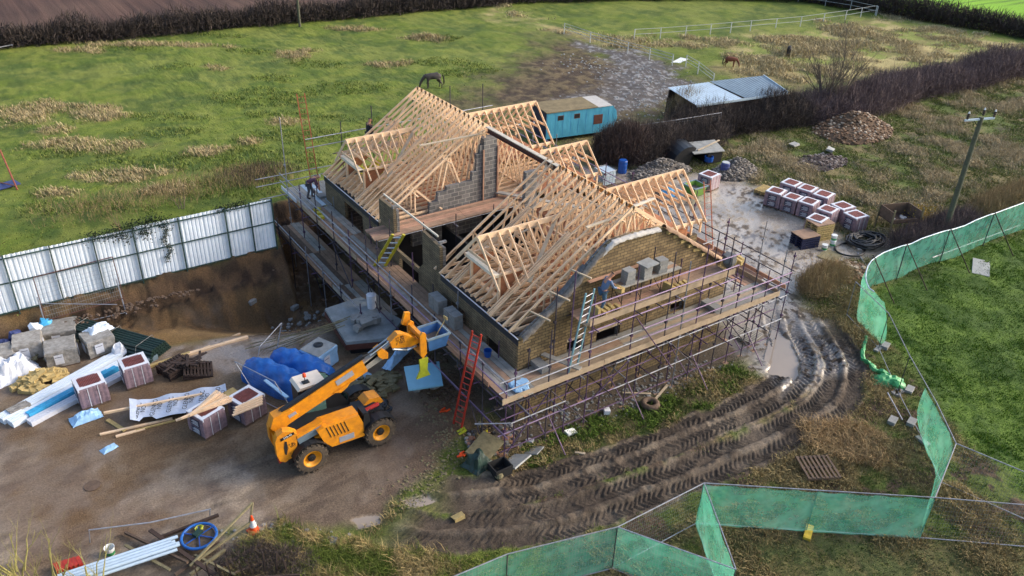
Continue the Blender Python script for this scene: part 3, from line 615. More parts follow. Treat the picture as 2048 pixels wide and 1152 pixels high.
twigs('hedgerow', [(58, 89.5, 0), (70, 86, 0), (85, 80, 0), (95, 73.5, 0)], 1.6, 3.6, 24000, 'twig_dark', 'tall dark hedge at the top edge behind the paddock', 'hedge', .04, .7)
twigs('hedgerow', [(94, 78, 0), (96.5, 73, 0), (101, 57, 0), (104.5, 46, 0), (109, 30, 0)], 1.6, 2.6, 34000, 'twig_dark', 'dark hedge in front of the bright green crop field, top right', 'hedge', .04, .7)
twigs('bramble_hedge', W3([(1590, 235), (1650, 232), (1720, 222), (1800, 190), (1900, 172), (2000, 150), (2120, 130)]), 2.3, 3.0, 80000, 'twig_purple', 'purple-brown bare thicket running off to the right behind the rubble heap', 'hedge', .016, .8)
twigs('bramble_bush', W3([(1370, 272), (1420, 262), (1500, 252), (1590, 240)]), 1.9, 2.7, 46000, 'twig_dark', 'dark bare thicket below the metal-roofed shed', 'bush', .016, .8)
twigs('bramble_bush', W3([(1270, 322), (1340, 300), (1420, 285)]), 1.7, 2.2, 20000, 'twig_dark', 'dark brown brambles behind the wire fence panels', 'bush', .014, .7)
twigs('bush', W3([(1225, 318), (1262, 316)]), 1.7, 2.6, 20000, 'twig', 'bare brown bush right beside the blue caravan', 'bush', .014, .9)
twigs('bush', W3([(1400, 230), (1360, 250)]), 1.3, 2.4, 9000, 'twig_tan', 'bare twiggy bush at the near end of the metal-roofed shed', 'bush', .014, 1.0)
twigs('bush', W3([(1620, 590), (1650, 560), (1680, 560)]), .9, 1.2, 9000, 'twig_tan', 'tangled bush at the end of the green netting fence', 'bush', .008, .8)
twigs('bush', W3([(1800, 505), (1870, 480), (1930, 455)]), 1.1, 1.5, 15000, 'twig_purple', 'leafless purple-grey shrubs around the foot of the telegraph pole', 'bush', .009, 1.0)
twigs('bush', W3([(1960, 440), (2060, 400)]), 1.2, 1.6, 9000, 'twig_tan', 'pale dry shrubs behind the netting at the right edge', 'bush', .01, 1.0)
twigs('bush', W3([(120, 465), (200, 455), (330, 425), (480, 385), (560, 395)]), 2.0, .9, 4000, 'twig_tan', 'straggling bare shrubs in the field behind the white metal fence', 'bush', .009, 1.2)
twigs('bush', W3([(480, 385), (560, 378)]), 1.8, .8, 2600, 'twig', 'brownish bare shrub patch in the field just left of the scaffold end', 'bush', .009, 1.1)
x, y = scatter(9000, 16, 30, 8, 17); k = sdist(pxpoly([(1610, 850), (1690, 835), (1770, 880), (1760, 930), (1680, 930), (1600, 890)]), x, y) + (fbm(x, y, .8, 98) - .5) > 0; x, y = x[k], y[k]
stuff(blades('dead_clump', x, y, hz(x, y), .35 + .3 * RNG.random(len(x)), C(168, 142, 104) * (.7 + .5 * RNG.random((len(x), 1))), .009, 1.1, 7, .1), 'dead straw-brown clump of tall grass behind the loose pallet', 'grass')
x, y = scatter(40000, 12, 32, 10, 24); z = zones(x, y); k = (z['grn'] > .5) & (np.maximum(z['tu'], z['tl']) < .3) & (fbm(x, y, .7, 99) > .5); x, y = x[k], y[k]
stuff(blades('weeds', x, y, hz(x, y), .12 + .2 * RNG.random(len(x)), C(84, 104, 42) * (.6 + .8 * RNG.random((len(x), 1))), .016, .9, 6, .1), 'fresh green weeds and grass in the strip below the gable scaffold', 'grass')
x, y = scatter(30000, 2, 14, 12, 22); k = (sdist(pxpoly([(470, 1085), (560, 1060), (700, 1085), (900, 1110), (950, 1200), (400, 1250)]), x, y) + (fbm(x, y, .8, 98) - .5) * 1.5 > 0); x, y = x[k], y[k]; q_ = sm(.42, .58, fbm(x, y, .7, 96))[:, None]
stuff(blades('verge_grass', x, y, hz(x, y), .18 + .25 * RNG.random(len(x)), (C(90, 104, 44) * (1 - q_) + C(164, 144, 100) * q_) * (.6 + .7 * RNG.random((len(x), 1))), .008, 1.1, 6, .1), 'straggling green and straw grass at the bottom edge beside the pickets', 'grass')
def baretree(name, base, ht, n, spread, label, m='bark', stems=5, cat='tree', thick=.05, cm='twig_tan', lv_=3):
    t = T(name, label, cat, base); tr = M(); cr2 = M()
    def grow(p, d, L, r, lv, mm):
        q = [Vector(p)]; rr = [r]; dd = Vector(d).normalized()
        for i in range(3):
            dd = (dd + Vector((random.gauss(0, .12), random.gauss(0, .12), .06))).normalized(); q.append(q[-1] + dd * L / 3); rr.append(r * (1 - .2 * (i + 1)))
        mm.tube(q, rr, 4 if lv > 0 else 6, cap=False)
        if lv < lv_:
            for _ in range(n):
                i = random.choice((1, 2, 3)); nd = (dd + Vector((random.gauss(0, spread), random.gauss(0, spread), random.gauss(.15, .2)))).normalized()
                grow(q[i], nd, L * random.uniform(.5, .75), rr[i] * .68, lv + 1, cr2)
    for _ in range(stems):
        a = random.random() * 6.28; grow(Vector(base) + Vector((math.cos(a) * .15 * (stems > 1), math.sin(a) * .15 * (stems > 1), -.1)), (math.cos(a) * .35, math.sin(a) * .35, 1), ht * .42 * random.uniform(.8, 1.1), thick, 0, tr)
    tr.out('trunk', m, t); cr2.out('crown', cm, t); return t
baretree('bare_tree', GH(1650, 228), 9.5, 4, .38, 'leafless multi-stemmed tree rising above the dark thicket', stems=8, thick=.1, cm='bark')
baretree('bare_tree', GH(1340, 262), 4.5, 3, .45, 'small leafless tree between the caravan and the shed', stems=6, thick=.07, cm='bark')
for u, v, ht, lab in ((255, 470, 2.6, 'thin bare sapling in the field behind the white fence, near its ivy'), (365, 420, 2.2, 'low bare sapling in the field behind the middle of the white fence')):
    baretree('sapling', GH(u, v), ht, 3, .5, lab, stems=3, thick=.035)
for u, v, ht, lab in ((40, 1150, 3.4, 'leafless shrub with upright stems at the bottom left corner'), (110, 1190, 4.6, 'tall mossy upright shrub rising over the bottom left yard edge'), (190, 1200, 3.4, 'leafless shrub in front of the grey plastic pipes'), (0, 1200, 2.8, 'leafless shrub cut by the left edge of the picture')):
    baretree('shrub', G(u, v, 0.), ht * .85, 2, .32, lab, m='moss_stem', stems=7, cat='shrub', thick=.04, cm='moss_stem')

for k_, (P_, l_) in enumerate(((PUD, 'puddle'), (PUD2, 'puddle'), (PUD3, 'puddle'))):      # standing water, one flat sheet each
    pc_ = P_.mean(0); Q_ = pc_ + (P_ - pc_) * 1.25; b_ = M(); zz_ = -.07 + float(base_h(*pc_))
    b_.add([(x, y, zz_) for x, y in Q_], [tuple(range(len(Q_)))]); o_ = b_.out('puddle', 'puddle'); o_['kind'] = 'structure'
# ------------------------------------------------------------------ the house under construction
XL, XR, YN, YF, XM = 15.8, 27.4, 21.9, 40.6, 21.6
EZ, SL = 3.85, .698
def zp(x): return EZ + SL * (min(x - XL, XR - x))
def wallx(y0, y1, xa, xb, zb, top, ops):            # wall lying along x, holes ops (xa,xb,za,zb)
    b = M(); xs = sorted(set([xa, xb] + [p[0] for p in top if xa < p[0] < xb] + [v for o in ops for v in o[:2]]))
    def tz(x):
        for i in range(len(top) - 1):
            if top[i][0] <= x <= top[i + 1][0]:
                t = (x - top[i][0]) / (top[i + 1][0] - top[i][0] + 1e-9); return top[i][1] * (1 - t) + top[i + 1][1] * t
        return top[0][1] if x < top[0][0] else top[-1][1]
    for i in range(len(xs) - 1):
        a, c = xs[i], xs[i + 1]; m = (a + c) / 2; z0 = zb
        for o in sorted([o for o in ops if o[0] <= m <= o[1]], key=lambda o: o[2]):
            b.prism([(a, y0, z0), (c, y0, z0), (c, y0, o[2]), (a, y0, o[2])], (0, y1 - y0, 0)); z0 = o[3]
        b.prism([(a, y0, z0), (c, y0, z0), (c, y0, tz(c)), (a, y0, tz(a))], (0, y1 - y0, 0))
    return b
def wally(x0, x1, ya, yb, zb, top, ops):
    b = wallx(x0, x1, ya, yb, zb, top, ops); b.v = [(y, x, z) for x, y, z in b.v]; b.f = [f[::-1] for f in b.f]; return b
HS = T('house', 'half-built block house with open pine roof trusses inside the scaffolding', 'house', (XM, 31, 0))
gt = [(15.8, 3.75), (16.7, 4.35), (17.7, 5.0), (18.4, 5.6), (19.1, 6.2), (19.66, 6.7), (20.1, 7.0), (21.3, 7.05), (22.8, 6.95), (23.4, 6.6), (24.6, 5.75), (25.8, 4.95), (27.4, 3.8)]
gops = [(18.25, 18.95, 2.2, 2.85), (19.8, 21.1, 2.1, 2.78), (24.0, 24.9, 2.3, 2.85), (17.3, 18.0, .7, 1.35), (20.2, 21.6, .6, 1.4), (23.4, 24.4, .6, 1.4)]
wallx(YN, YN + .15, XL, XR, -.7, gt, gops).out('gable_wall', 'tanblock', HS)
wallx(YN + .2, YN + .32, XL + .16, XR - .16, -.7, [(x, z - .1) for x, z in gt], gops).out('inner_wall', 'greyblock', HS)
sops = [(23.2, 24.2, 1.75, 2.75), (25.9, 27.0, 1.75, 2.95), (30.0, 31.9, 1.7, 2.85), (35.9, 38.1, 2.2, 3.3)]
st = [(21.9, 3.78), (27.99, 3.78), (28.0, 5.1), (29.55, 5.25), (29.56, 3.55), (30.0, 3.1), (32.2, 3.1), (32.35, 3.7), (32.36, 5.15), (33.85, 5.15), (33.9, 3.78), (40.6, 3.78)]
lw = wally(XL, XL + .15, YN + .16, YF, -2.6, st, sops); lw.out('side_wall', 'sideblock', HS)
b = M()
for y0, y1 in ((28.0, 29.55), (32.36, 33.85)):
    b.box(XL + .2, y0 + .05, 3.4, XL + .34, y1 - .05, 5.0); b.box(XL - .0, y0, 5.26 if y0 < 30 else 5.16, XL + .36, y0 + .14, 5.34 if y0 < 30 else 5.3)
b.out('wall_pier', 'greyblock', HS)
for ya, yc in ((YN, 27.9), (34.0, YF)):
    b = M(); b.box(XL + .1, max(ya, YN + .3), 3.79, XL + .36, yc, 3.85); b.out('wall_plate', 'dpc', HS)
    b = M(); b.box(XL - .035, ya, 3.55, XL - .004, yc, 3.84); b.out('dark_fascia', 'dpc', HS)
    b = M(); b.box(XL - .05, ya, 3.845, XL - .002, yc, 3.865); b.out('fascia_edge', 'label_white', HS)
for ya, yc in ((YN + .33, 24.3), (28.2, YF)): b = M(); b.box(XR - .3, ya, -.7, XR, yc, 3.75); b.out('rear_wall', 'tanblock', HS)
b = M(); b.box(XL + .2, YF - .3, -2.6, XR - .3, YF, 3.75); b.out('far_wall', 'greyblock', HS)
# wing gable walls on the right
for n, y0, hw in (('near', 26.3, 1.95), ('mid', 32.9, 1.45), ('far', 38.2, 1.95)):
    xo = 27.9
    b = M(); b.box(XR + .002, y0 - hw + .1, -.5, xo, y0 - hw + .3, 4.2); b.box(XR + .002, y0 + hw - .3, -.5, xo, y0 + hw - .1, 4.2); b.box(xo - .2, y0 - hw + .302, -.5, xo - .002, y0 + hw - .302, 3.9); b.out('wing_wall', 'tanblock', HS)
# floors and inner walls
b = M(); b.box(XL + .4, YN + .35, .0, XR - .35, YF - .35, .1); b.out('ground_floor', 'dark', HS)
b = M()
y = YN + .5
while y < YF - .4:
    if not 28.3 < y < 33.4: b = M(); b.box(XL + .36, y, 3.45, XR - .3, y + .06, 3.66); b.out('floor_joist', 'pine', HS)
    y += .4
b = M(); b.box(18.2, 22.6, 3.665, 19.9, 25.0, 3.685); b.box(16.8, 25.6, 3.665, 18.2, 27.0, 3.685); b.box(20.5, 23.2, 3.665, 25.2, 27.6, 3.685); b.out('chipboard_floor', 'osb', HS)
b = M(); b.box(18.6, 34.6, 3.665, 22.6, 36.8, 3.685); b.box(19.4, 37.2, 3.665, 25.5, 39.6, 3.685); b.out('chipboard_floor', 'osb', HS)
b = M(); b.box(22.6, 28.4, 3.3, 26.8, 33.2, 3.32); b.box(18.6, 33.75, 3.3, 22, 34.5, 3.32); b.out('chipboard_floor', 'osb_dark', HS)
gw = [(18.4, 3.72), (18.44, 4.35), (18.9, 4.36), (18.92, 4.8), (19.4, 4.81), (19.42, 5.02), (20.9, 5.04), (20.92, 5.5), (21.15, 5.51), (21.17, 6.4), (21.35, 6.41), (21.37, 6.85), (21.55, 6.86), (21.56, 7.0)]
wallx(33.6, 33.82, 17.4, 21.56, 2.2, [(17.4, 3.7)] + gw, []).out('party_wall', 'greyblock', HS)
b = M(); b.box(21.562, 33.55, 3.0, 22.35, 34.0, 7.15); b.box(21.2, 33.6, 6.4, 21.55, 33.86, 7.25) if 0 else None; b.out('chimney_pier', 'greyblock', HS)
b = M(); b.box(21.5, 33.48, 3.75, 21.56, 33.545, 6.6); b.box(22.36, 33.48, 3.6, 22.44, 33.6, 6.7); b.out('pier_post', 'board_pink', HS)
wallx(28.05, 28.2, 16.3, 26.9, 0, [(16.3, 3.5), (26.9, 3.5)], []).out('cross_wall', 'greyblock', HS)
for xa in (19.0, 23.4): b = M(); b.box(xa, 28.6, 0.1, xa + .15, 33.4, 3.1); b.out('cross_wall', 'dark', HS)
b = M(); b.box(22.4, 31.0, 3.45, 23.1, 31.25, 6.1); b.out('chimney_pier', 'greyblock', HS)
# steel ridge beam
b = M(); b.box(21.5, 27.4, 7.62, 21.7, 33.3, 7.64); b.box(21.59, 27.4, 7.64, 21.61, 33.3, 7.86); b.out('steel_beam', 'steel_brown', HS)
b = M(); b.box(21.49, 27.4, 7.86, 21.71, 33.3, 7.90); b.out('steel_beam_top', 'beam_top', HS)
# trusses
def truss(y, xl, xr, t=.052):
    b = M(); w, h = t, .105; up = (0, 1, 0)
    def bm(p, q, hh=h): b.beam((p[0], y, p[1]), (q[0], y, q[1]), hh, w, up=up)
    bz = 3.90; bm((XL + .1, bz), (XR - .1, bz))
    bm((xl, zp(xl) + .14), (XM + .04, zp(XM) + .03), .12); bm((xr, zp(xr) + .14), (XM - .04, zp(XM) + .03), .12)
    if xl < 16: bm((XL + .05, bz - .02), (XL + 1.0, zp(XL + 1) + .08), .1)
    for s in (1, -1):
        X_ = lambda d: XM + s * d
        d2, d1 = 3.9, 1.95
        if (s < 0 and xl < 18) or (s > 0 and xr > 26): bm((X_(d2), bz), (X_(d2) * 1, zp(X_(d2)) + .05), .07)
        bm((X_(2.6), bz), (X_(d2), zp(X_(d2)) + .05), .08)
        bm((X_(2.6), bz), (X_(d1), zp(X_(d1)) + .05), .08)
        bm((X_(.9), bz), (X_(d1), zp(X_(d1)) + .05), .08)
        bm((X_(.9), bz), (X_(.0), zp(XM) - .05), .08)
        bm((X_(.75), zp(XM) - .55), (X_(d1) , zp(X_(d1)) - .2), .06) if 0 else None
    return b
def trusses(y0, n, dy, ldorm, rdorm):
    for i in range(n):
        y = y0 + i * dy
        xl = XL - .1 if abs(y - ldorm) > 1.45 else 19.6
        xr = XR + .1 if abs(y - rdorm) > 1.9 else 23.7
        truss(y + random.uniform(-.02, .02), xl, xr).out('roof_truss', 'pine', HS)
trusses(22.45, 14, .45, 25.3, 26.3)
trusses(33.75, 16, .45, 37.8, 38.2)
# longitudinal bracing and loose boards along the ridge
def brc(p, q, w=.09, h=.03): b = M(); b.beam(p, q, w, h); b.out('bracing', 'pine', HS)
for y0, y1 in ((22.3, 28.2), (33.4, 40.7)):
    for dx, dz in ((-.5, -.42), (.5, -.42), (-2.0, -1.55), (2.0, -1.55), (-3.9, -2.9), (3.9, -2.9)): brc((XM + dx, y0, zp(XM) + dz - .05), (XM + dx, y1, zp(XM) + dz - .05))
    brc((XM - 2.6, y0, 4.0), (XM - 2.6, y1, 4.0), .1, .04); brc((XM + 2.6, y0, 4.0), (XM + 2.6, y1, 4.0), .1, .04)
    brc((XM - .1, y0, zp(XM) - .2), (XM - 5.2, y0 + 3.6, zp(XM - 5.2) - .08)); brc((XM + .1, y0, zp(XM) - .2), (XM + 5.2, y0 + 3.6, zp(XM - 5.2) - .08)); brc((XM - .1, y1, zp(XM) - .2), (XM - 5.2, y1 - 3.2, zp(XM - 5.2) - .08))
for x0, y0, x1, y1, z, m in ((19.6, 22.9, 22.6, 22.9, 7.9 - .6, 'pine_grey'), (18.1, 33.9, 21.5, 33.5, 7.35, 'pine_grey'), (23.2, 25.2, 25.6, 25.3, 6.1, 'pine_white'), (23.4, 25.6, 25.9, 25.7, 5.9, 'pine_white')):
    b = M(); b.beam((x0, y0, z), (x1, y1, z + .15), .14, .05); b.out('loose_board', m, HS)
for k in range(9):      # bright orange noggings at the near ridge
    y = 22.6 + k * .62; b = M(); b.beam((XM + .12, y, zp(XM) - .12), (XM + .16, y + .45, zp(XM) - .12), .03, .2); b.out('ridge_noggin', 'orange_wood' if 'orange_wood' in MT else 'pine', HS)
def wing(side, y0, xi, xo, zr, zf, k, sp, post=True, nrf=None):
    """small gabled roof running out of the main slope; side -1 = left, +1 = right"""
    b = M(); b.beam((xi, y0, zr - .11), (xo, y0, zr - .11), .05, .24); b.out('ridge_board', 'pine', HS)
    n = int(abs(xo - xi) / sp)
    for i in range(n + 1):
        x = xo - (xo - xi) * i / n * .985 - .02 * side
        zm = max(zf, zp(x) + .12) if XL < x < XR else zf
        if zr - zm < .35: continue
        dy = (zr - zm) / k
        for s in (1, -1):
            b = M(); b.beam((x, y0 + s * .03, zr - .07), (x, y0 + s * dy, zm), .13, .042, up=(1, 0, 0)); b.out('rafter', 'pine', HS)
    dy = (zr - zf) / k
    xa = XL + (zf - EZ) / SL if side < 0 else XR - (zf - EZ) / SL
    zt = zr - (dy * .55) * k                         # collar ties
    for i in range(0, n, 1):
        x = xo - (xo - xi) * i / n * .985 - .07 * side
        if XL < x < XR and zp(x) > zt: continue
        b = M(); b.beam((x, y0 - dy * .53, zt), (x, y0 + dy * .53, zt), .04, .12); b.out('collar_tie', 'pine', HS)
    for s in (1, -1):                                # valley boards
        x1 = XL + (zr - EZ) / SL if side < 0 else XR - (zr - EZ) / SL
        b = M(); b.beam((xa, y0 + s * dy, zf + .02), (x1, y0, zr - .05), .16, .04); b.out('valley_board', 'pine_grey', HS)
    return dy, xa
# left dormers
for y0 in (25.3, 37.8):
    dy, xa = wing(-1, y0, 19.95, 16.0, 6.78, 5.02, 1.07, .46)
    for s in (1, -1):
        b = M(); b.box(16.35, y0 + s * 1.05 - .05, 3.9, 16.45, y0 + s * 1.05 + .05, 5.36); b.out('dormer_post', 'pine', HS)
        b = M(); b.prism([(16.46, y0 + s * .98, 4.2), (17.7, y0 + s * .98, 5.25), (16.46, y0 + s * .98, 5.3)], (0, .018, 0)); b.out('dormer_cheek', 'osb', HS)
        b = M(); b.beam((16.1, y0 + s * 1.1, 5.42), (18.6, y0 + s * 1.1, 5.42), .1, .1); b.out('wall_plate', 'pine', HS)
    b = M(); b.box(16.12, y0 - 1.15, 5.36, 16.34, y0 + 1.15, 5.5); b.out('dormer_head', 'pine_white', HS)
    for k in range(5):                               # short studs between eave and dormer sill
        yy = y0 - .9 + k * .45; b = M(); b.beam((15.9, yy, 3.98), (16.9, yy, 4.62), .16, .045, up=(0, 1, 0)); b.out('stub_rafter', 'pine', HS)
    b = M(); b.box(16.5, y0 - 1.0, 4.1, 16.7, y0 + 1.0, 4.15); b.out('dormer_sill', 'pine', HS)
    for s in (-1, 1):
        for k in (0, 1):
            yy = y0 + s * (1.32 + .12 * k); b = M(); b.beam((XL - .1, yy, 3.95), (19.6, yy, zp(19.6) + .12), .15, .045, up=(0, 1, 0)); b.out('trimmer_rafter', 'pine', HS)
# right wings
for y0, xi, xo, zr, hw in ((26.3, 23.5, 28.3, 6.8, 1.95), (38.2, 23.5, 28.1, 6.8, 1.95), (32.9, 24.6, 27.7, 6.2, 1.45)):
    dy, xa = wing(1, y0, xi, xo, zr, zr - hw * 1.05, 1.05, .47)
    zf = zr - hw * 1.05
    for s in (1, -1):
        b = M(); b.beam((26.0, y0 + s * (hw - .2), zf - .02 + .1), (xo, y0 + s * (hw - .2), zf + .08), .09, .16); b.out('wall_plate', 'pine', HS)
        for x in (xo - .15, xo - .75, xo - 1.35):
            b = M(); b.box(x - .04, y0 + s * (hw - .2) - .04, 4.2 if x > 27.4 else max(3.7, zp(x)), x + .04, y0 + s * (hw - .2) + .04, zf + .02); b.out('wing_stud', 'pine', HS)
        b = M(); b.prism([(26.2, y0 + s * (hw - .12), zp(26.2)), (27.2, y0 + s * (hw - .12), 4.1), (27.2, y0 + s * (hw - .12), zf), (26.2, y0 + s * (hw - .12), zf)], (0, .015, 0)); b.out('wing_cheek', 'osb', HS)
    b = M(); b.box(24.2, y0 - hw + .3, 4.25, 27.6, y0 + hw - .3, 4.27); b.out('wing_ceiling_board', 'osb', HS)
# gap: joists, heavy planks and clutter lying on the floor
for k in range(9): b = M(); b.box(24.0, 28.6 + k * .5, 3.4, 27.0, 28.66 + k * .5, 3.6); b.out('floor_joist', 'pine', HS)
for k in range(5): b = M(); b.box(16.2, 33.95 + k * .14, 3.2 + k * .1, 18.2, 34.02 + k * .14, 3.3 + k * .1); b.out('floor_joist', 'pine', HS)
for p, q, m in (((17.3, 34.9, 3.8), (19.0, 33.9, 3.75), 'board'), ((17.0, 34.4, 3.75), (17.9, 35.6, 3.75), 'board_pink'), ((22.4, 33.6, 4.1), (26.0, 29.2, 3.9), 'board_grey'), ((18.6, 23.0, 3.75), (20.4, 26.6, 3.78), 'board'), ((21.0, 34.2, 3.75), (23.5, 37.8, 3.75), 'board')):
    b = M(); b.beam(p, q, .3, .05); b.out('loose_board', m, HS)
b = M(); b.beam((15.85, 28.2, 5.55), (15.85, 33.4, 5.52), .05, .08); b.out('tie_timber', 'pine_white', HS)
b = M()
vs = []; nx, ny = 10, 8
for i in range(nx):
    for j in range(ny):
        vs.append((16.7 + i * .15, 37.0 + j * .24, 4.72 + .22 * math.sin(i * .9) * math.cos(j * 1.1) + .1 * random.random() + .1 * (i > 6)))
b.add(vs, [(i * ny + j, (i + 1) * ny + j, (i + 1) * ny + j + 1, i * ny + j + 1) for i in range(nx - 1) for j in range(ny - 1)])
solo(b, 'tarpaulin', 'yellow_plastic', 'bright yellow sheet crumpled inside the far left dormer', 'tarpaulin')
# draped membranes along the unfinished gable
def drape(x0, x1, off, wd, m, y0=YN - .06, lift=.1, seed=1, nm='gable_membrane'):
    rs = random.Random(seed); vs = []; N = 40
    for i in range(N + 1):
        x = x0 + (x1 - x0) * i / N
        for k in range(len(gt) - 1):
            if gt[k][0] <= x <= gt[k + 1][0]:
                t = (x - gt[k][0]) / (gt[k + 1][0] - gt[k][0]); z = gt[k][1] * (1 - t) + gt[k + 1][1] * t
        z += lift + .02 * rs.random()
        for dy, dz in ((.22, -.12), (.12, .02), (.05, .03), (-.03, 0.0), (-.07 - .04 * rs.random(), -wd * .5), (-.06 - .05 * rs.random(), -wd * (1 + .2 * math.sin(i * .31) + .5 * rs.random()))):
            vs.append((x + .05 * rs.random(), y0 + dy, z + dz + off))
    b = M(); b.add(vs, [(i * 6 + j, (i + 1) * 6 + j, (i + 1) * 6 + j + 1, i * 6 + j + 1) for i in range(N) for j in range(5)]); b.out(nm, m, HS, smooth=True)
drape(15.9, 19.7, -.04, .14, 'fabric'); drape(17.6, 18.9, .05, .05, 'greysheet', y0=YN + .12, seed=5, lift=.1); drape(19.6, 22.6, -.06, .10, 'whitesheet', seed=3, lift=.03); drape(22.9, 27.0, 0, .12, 'board', seed=4)
for k, x in enumerate((16.6, 17.5, 18.5)):
    b = M(); b.beam((x, YN + .4, zp(x) + .25), (x + .35, YN - .45, zp(x + .3) - .05), .07, .05); b.out('gable_batten', 'pine_grey', HS)
for k in range(6):
    x = 23.3 + k * .45; b = M(); b.obox((x, YN + .05, 6.55 - k * .33), .4, .25, .14, random.uniform(-.3, .3)); b.out('loose_coping_block', 'tanstone', HS)
b = M()
for (a, c, z0, z1) in [(o[0], o[1], o[2], o[3]) for o in gops[:3]]: b = M(); b.box(a - .02, YN - .012, z1 + .002, c + .02, YN + .0, z1 + .12); b.out('lintel', 'pine_grey', HS)
# ------------------------------------------------------------------ scaffolding
SG = T('scaffolding', 'two-lift tube scaffold along the near tan block gable, with purple and grey standards', 'scaffolding', (22, 21, 0))
SLF = T('scaffolding', 'tube scaffold and long board walkway down the dark left side wall', 'scaffolding', (14.9, 32, 0))
SR = T('scaffolding', 'tube scaffold and boarded walkway behind the right-hand roof wings', 'scaffolding', (29.3, 34, 0))
cols = ['pipe_dark', 'pipe_dark', 'pipe_purple', 'galv', 'pipe_dark', 'pipe_purple']
TU = .026
def std(root, x, y, z0, z1, m=None):
    b = M(); b.tube([(x + random.uniform(-.03, .03), y, z0), (x + random.uniform(-.03, .03), y, z1)], TU, 6)
    for z in (2.28, 1.0, 3.3, 4.2):
        if z0 < z < z1: b.box(x - .05, y - .05, z - .05, x + .05, y + .05, z + .05)
    b.out('standard', m or random.choice(cols), root)
    b = M(); b.box(x - .13, y - .11, z0 - .03, x + .13, y + .11, z0 + .012); b.out('sole_plate', 'board', root)
def led(root, p, q, m='galv', name='ledger', r=TU):
    b = M(); b.tube([p, q], r, 6); b.out(name, m, root)
gs = [(14.25, 3.4), (16.25, 4.95), (17.15, 7.2), (18.2, 5.85), (20.35, 6.5), (22.25, 6.6), (23.2, 5.9), (24.1, 6.4), (25.6, 6.4), (26.6, 5.2), (27.6, 4.6), (28.5, 4.0), (29.45, 4.8)]
for x, zt in gs: std(SG, x, 20.42, gz(x, 20.4), zt)
for x, zt in ((16.2, 3.4), (17.4, 5.8), (19.0, 3.3), (20.8, 3.2), (22.4, 6.2), (24.1, 5.2), (26.2, 5.9), (27.9, 5.0)): std(SG, x, 21.72, gz(x, 21.7), zt)
for z, m in ((2.25, 'pipe_dark'), (.95, 'pipe_lilac')):
    led(SG, (13.9, 20.36, z), (19.9, 20.36, z), m); led(SG, (19.6, 20.34, z), (30.0, 20.34, z), 'galv'); led(SG, (14.2, 21.76, z), (29.9, 21.76, z), 'pipe_dark')
for z in (2.98, 3.45): led(SG, (13.9, 20.36, z), (21.2, 20.36, z), 'galv', 'guard_rail'); led(SG, (20.9, 20.36, z + .02), (30.0, 20.36, z), 'pipe_lilac', 'guard_rail')
for z in (4.93, 5.5): led(SG, (18.0, 20.36, z), (26.2, 20.36, z), 'pipe_lilac', 'guard_rail')
led(SG, (18.0, 20.36, 4.28), (26.3, 20.36, 4.28), 'pipe_lilac'); led(SG, (18.0, 21.76, 4.28), (26.4, 21.76, 4.28), 'pipe_dark')
for i in range(14):
    x = 14.3 + i * 1.16; led(SG, (x, 20.1, 2.31), (x, 21.85, 2.31), random.choice(cols), 'transom')
    if i % 2 == 0: led(SG, (x + .3, 19.9, 1.0), (x + .3, 21.85, 1.0), random.choice(cols), 'transom')
for i in range(8): x = 18.3 + i * 1.12; led(SG, (x, 20.1, 4.34), (x, 21.8, 4.34), random.choice(cols), 'transom')
for x0, z0, x1, z1 in ((16.3, 2.2, 18.3, -.2), (20.4, 4.2, 22.9, .8), (22.6, 2.2, 24.6, .1), (26.0, 2.2, 28.0, .0), (14.3, .0, 16.2, 2.2), (18.4, .9, 20.3, 2.2)): led(SG, (x0, 20.30, z0), (x1, 20.30, z1), random.choice(['pipe_purple', 'pipe_dark']), 'brace')
for x in (16.25, 20.35, 24.1, 27.6): led(SG, (x, 20.3, 1.0), (x + .1, 19.2, -.25), 'pipe_purple', 'brace'); led(SG, (x, 20.4, -.1), (x, 21.9, .9), 'pipe_purple', 'brace')
for x, y, zt in ((14.9, 20.45, 3.5), (15.6, 20.45, 2.3), (16.9, 20.5, 2.2), (19.3, 20.5, 2.25), (21.3, 20.5, 2.25), (23.2, 20.5, 2.25), (25.1, 20.5, 2.2), (28.6, 20.5, 2.3)): std(SG, x, y + .3, gz(x, y), zt, 'pipe_purple')
for z in (-.05, 1.55): led(SG, (14.1, 20.5, z), (29.6, 20.5, z), 'pipe_purple')
led(SG, (14.3, 20.1, 1.6), (16.9, 20.1, 1.6), 'galv'); led(SG, (13.2, 20.9, 1.5), (14.4, 20.2, 1.5), 'galv')
for x in (15.2, 17.6, 19.9, 21.9, 24.6, 26.9, 28.7): led(SG, (x, 20.0, 1.6), (x + .05, 21.85, 1.6), random.choice(cols), 'transom'); led(SG, (x, 20.5, 2.2), (x + .5, 21.7, .1), random.choice(cols), 'brace')
def deck(root, x0, x1, y0, y1, z, along, n, names=('board', 'board_pink', 'board_grey', 'board'), ln=3.9):
    for i in range(n):
        if along == 'x':
            wdt = (y1 - y0) / n; a = x0 - random.uniform(0, .15); yy = y0 + wdt * i
            while a < x1 - .3:
                e = min(a + ln, x1); b = M(); b.box(a, yy + .008, z + random.uniform(0, .006), e - .015, yy + wdt - .008, z + .04 + random.uniform(0, .006)); b.out('deck_board', random.choice(names), root); a = e
        else:
            wdt = (x1 - x0) / n; a = y0 - random.uniform(0, .15); xx = x0 + wdt * i
            while a < y1 - .3:
                e = min(a + ln, y1); b = M(); b.box(xx + .008, a, z + random.uniform(0, .006), xx + wdt - .008, e - .015, z + .04 + random.uniform(0, .006)); b.out('deck_board', random.choice(names), root); a = e
deck(SG, 15.75, 29.5, 20.46, 21.82, 2.36, 'x', 6, ('board_grey', 'board', 'board_grey', 'toe'), 5.0)
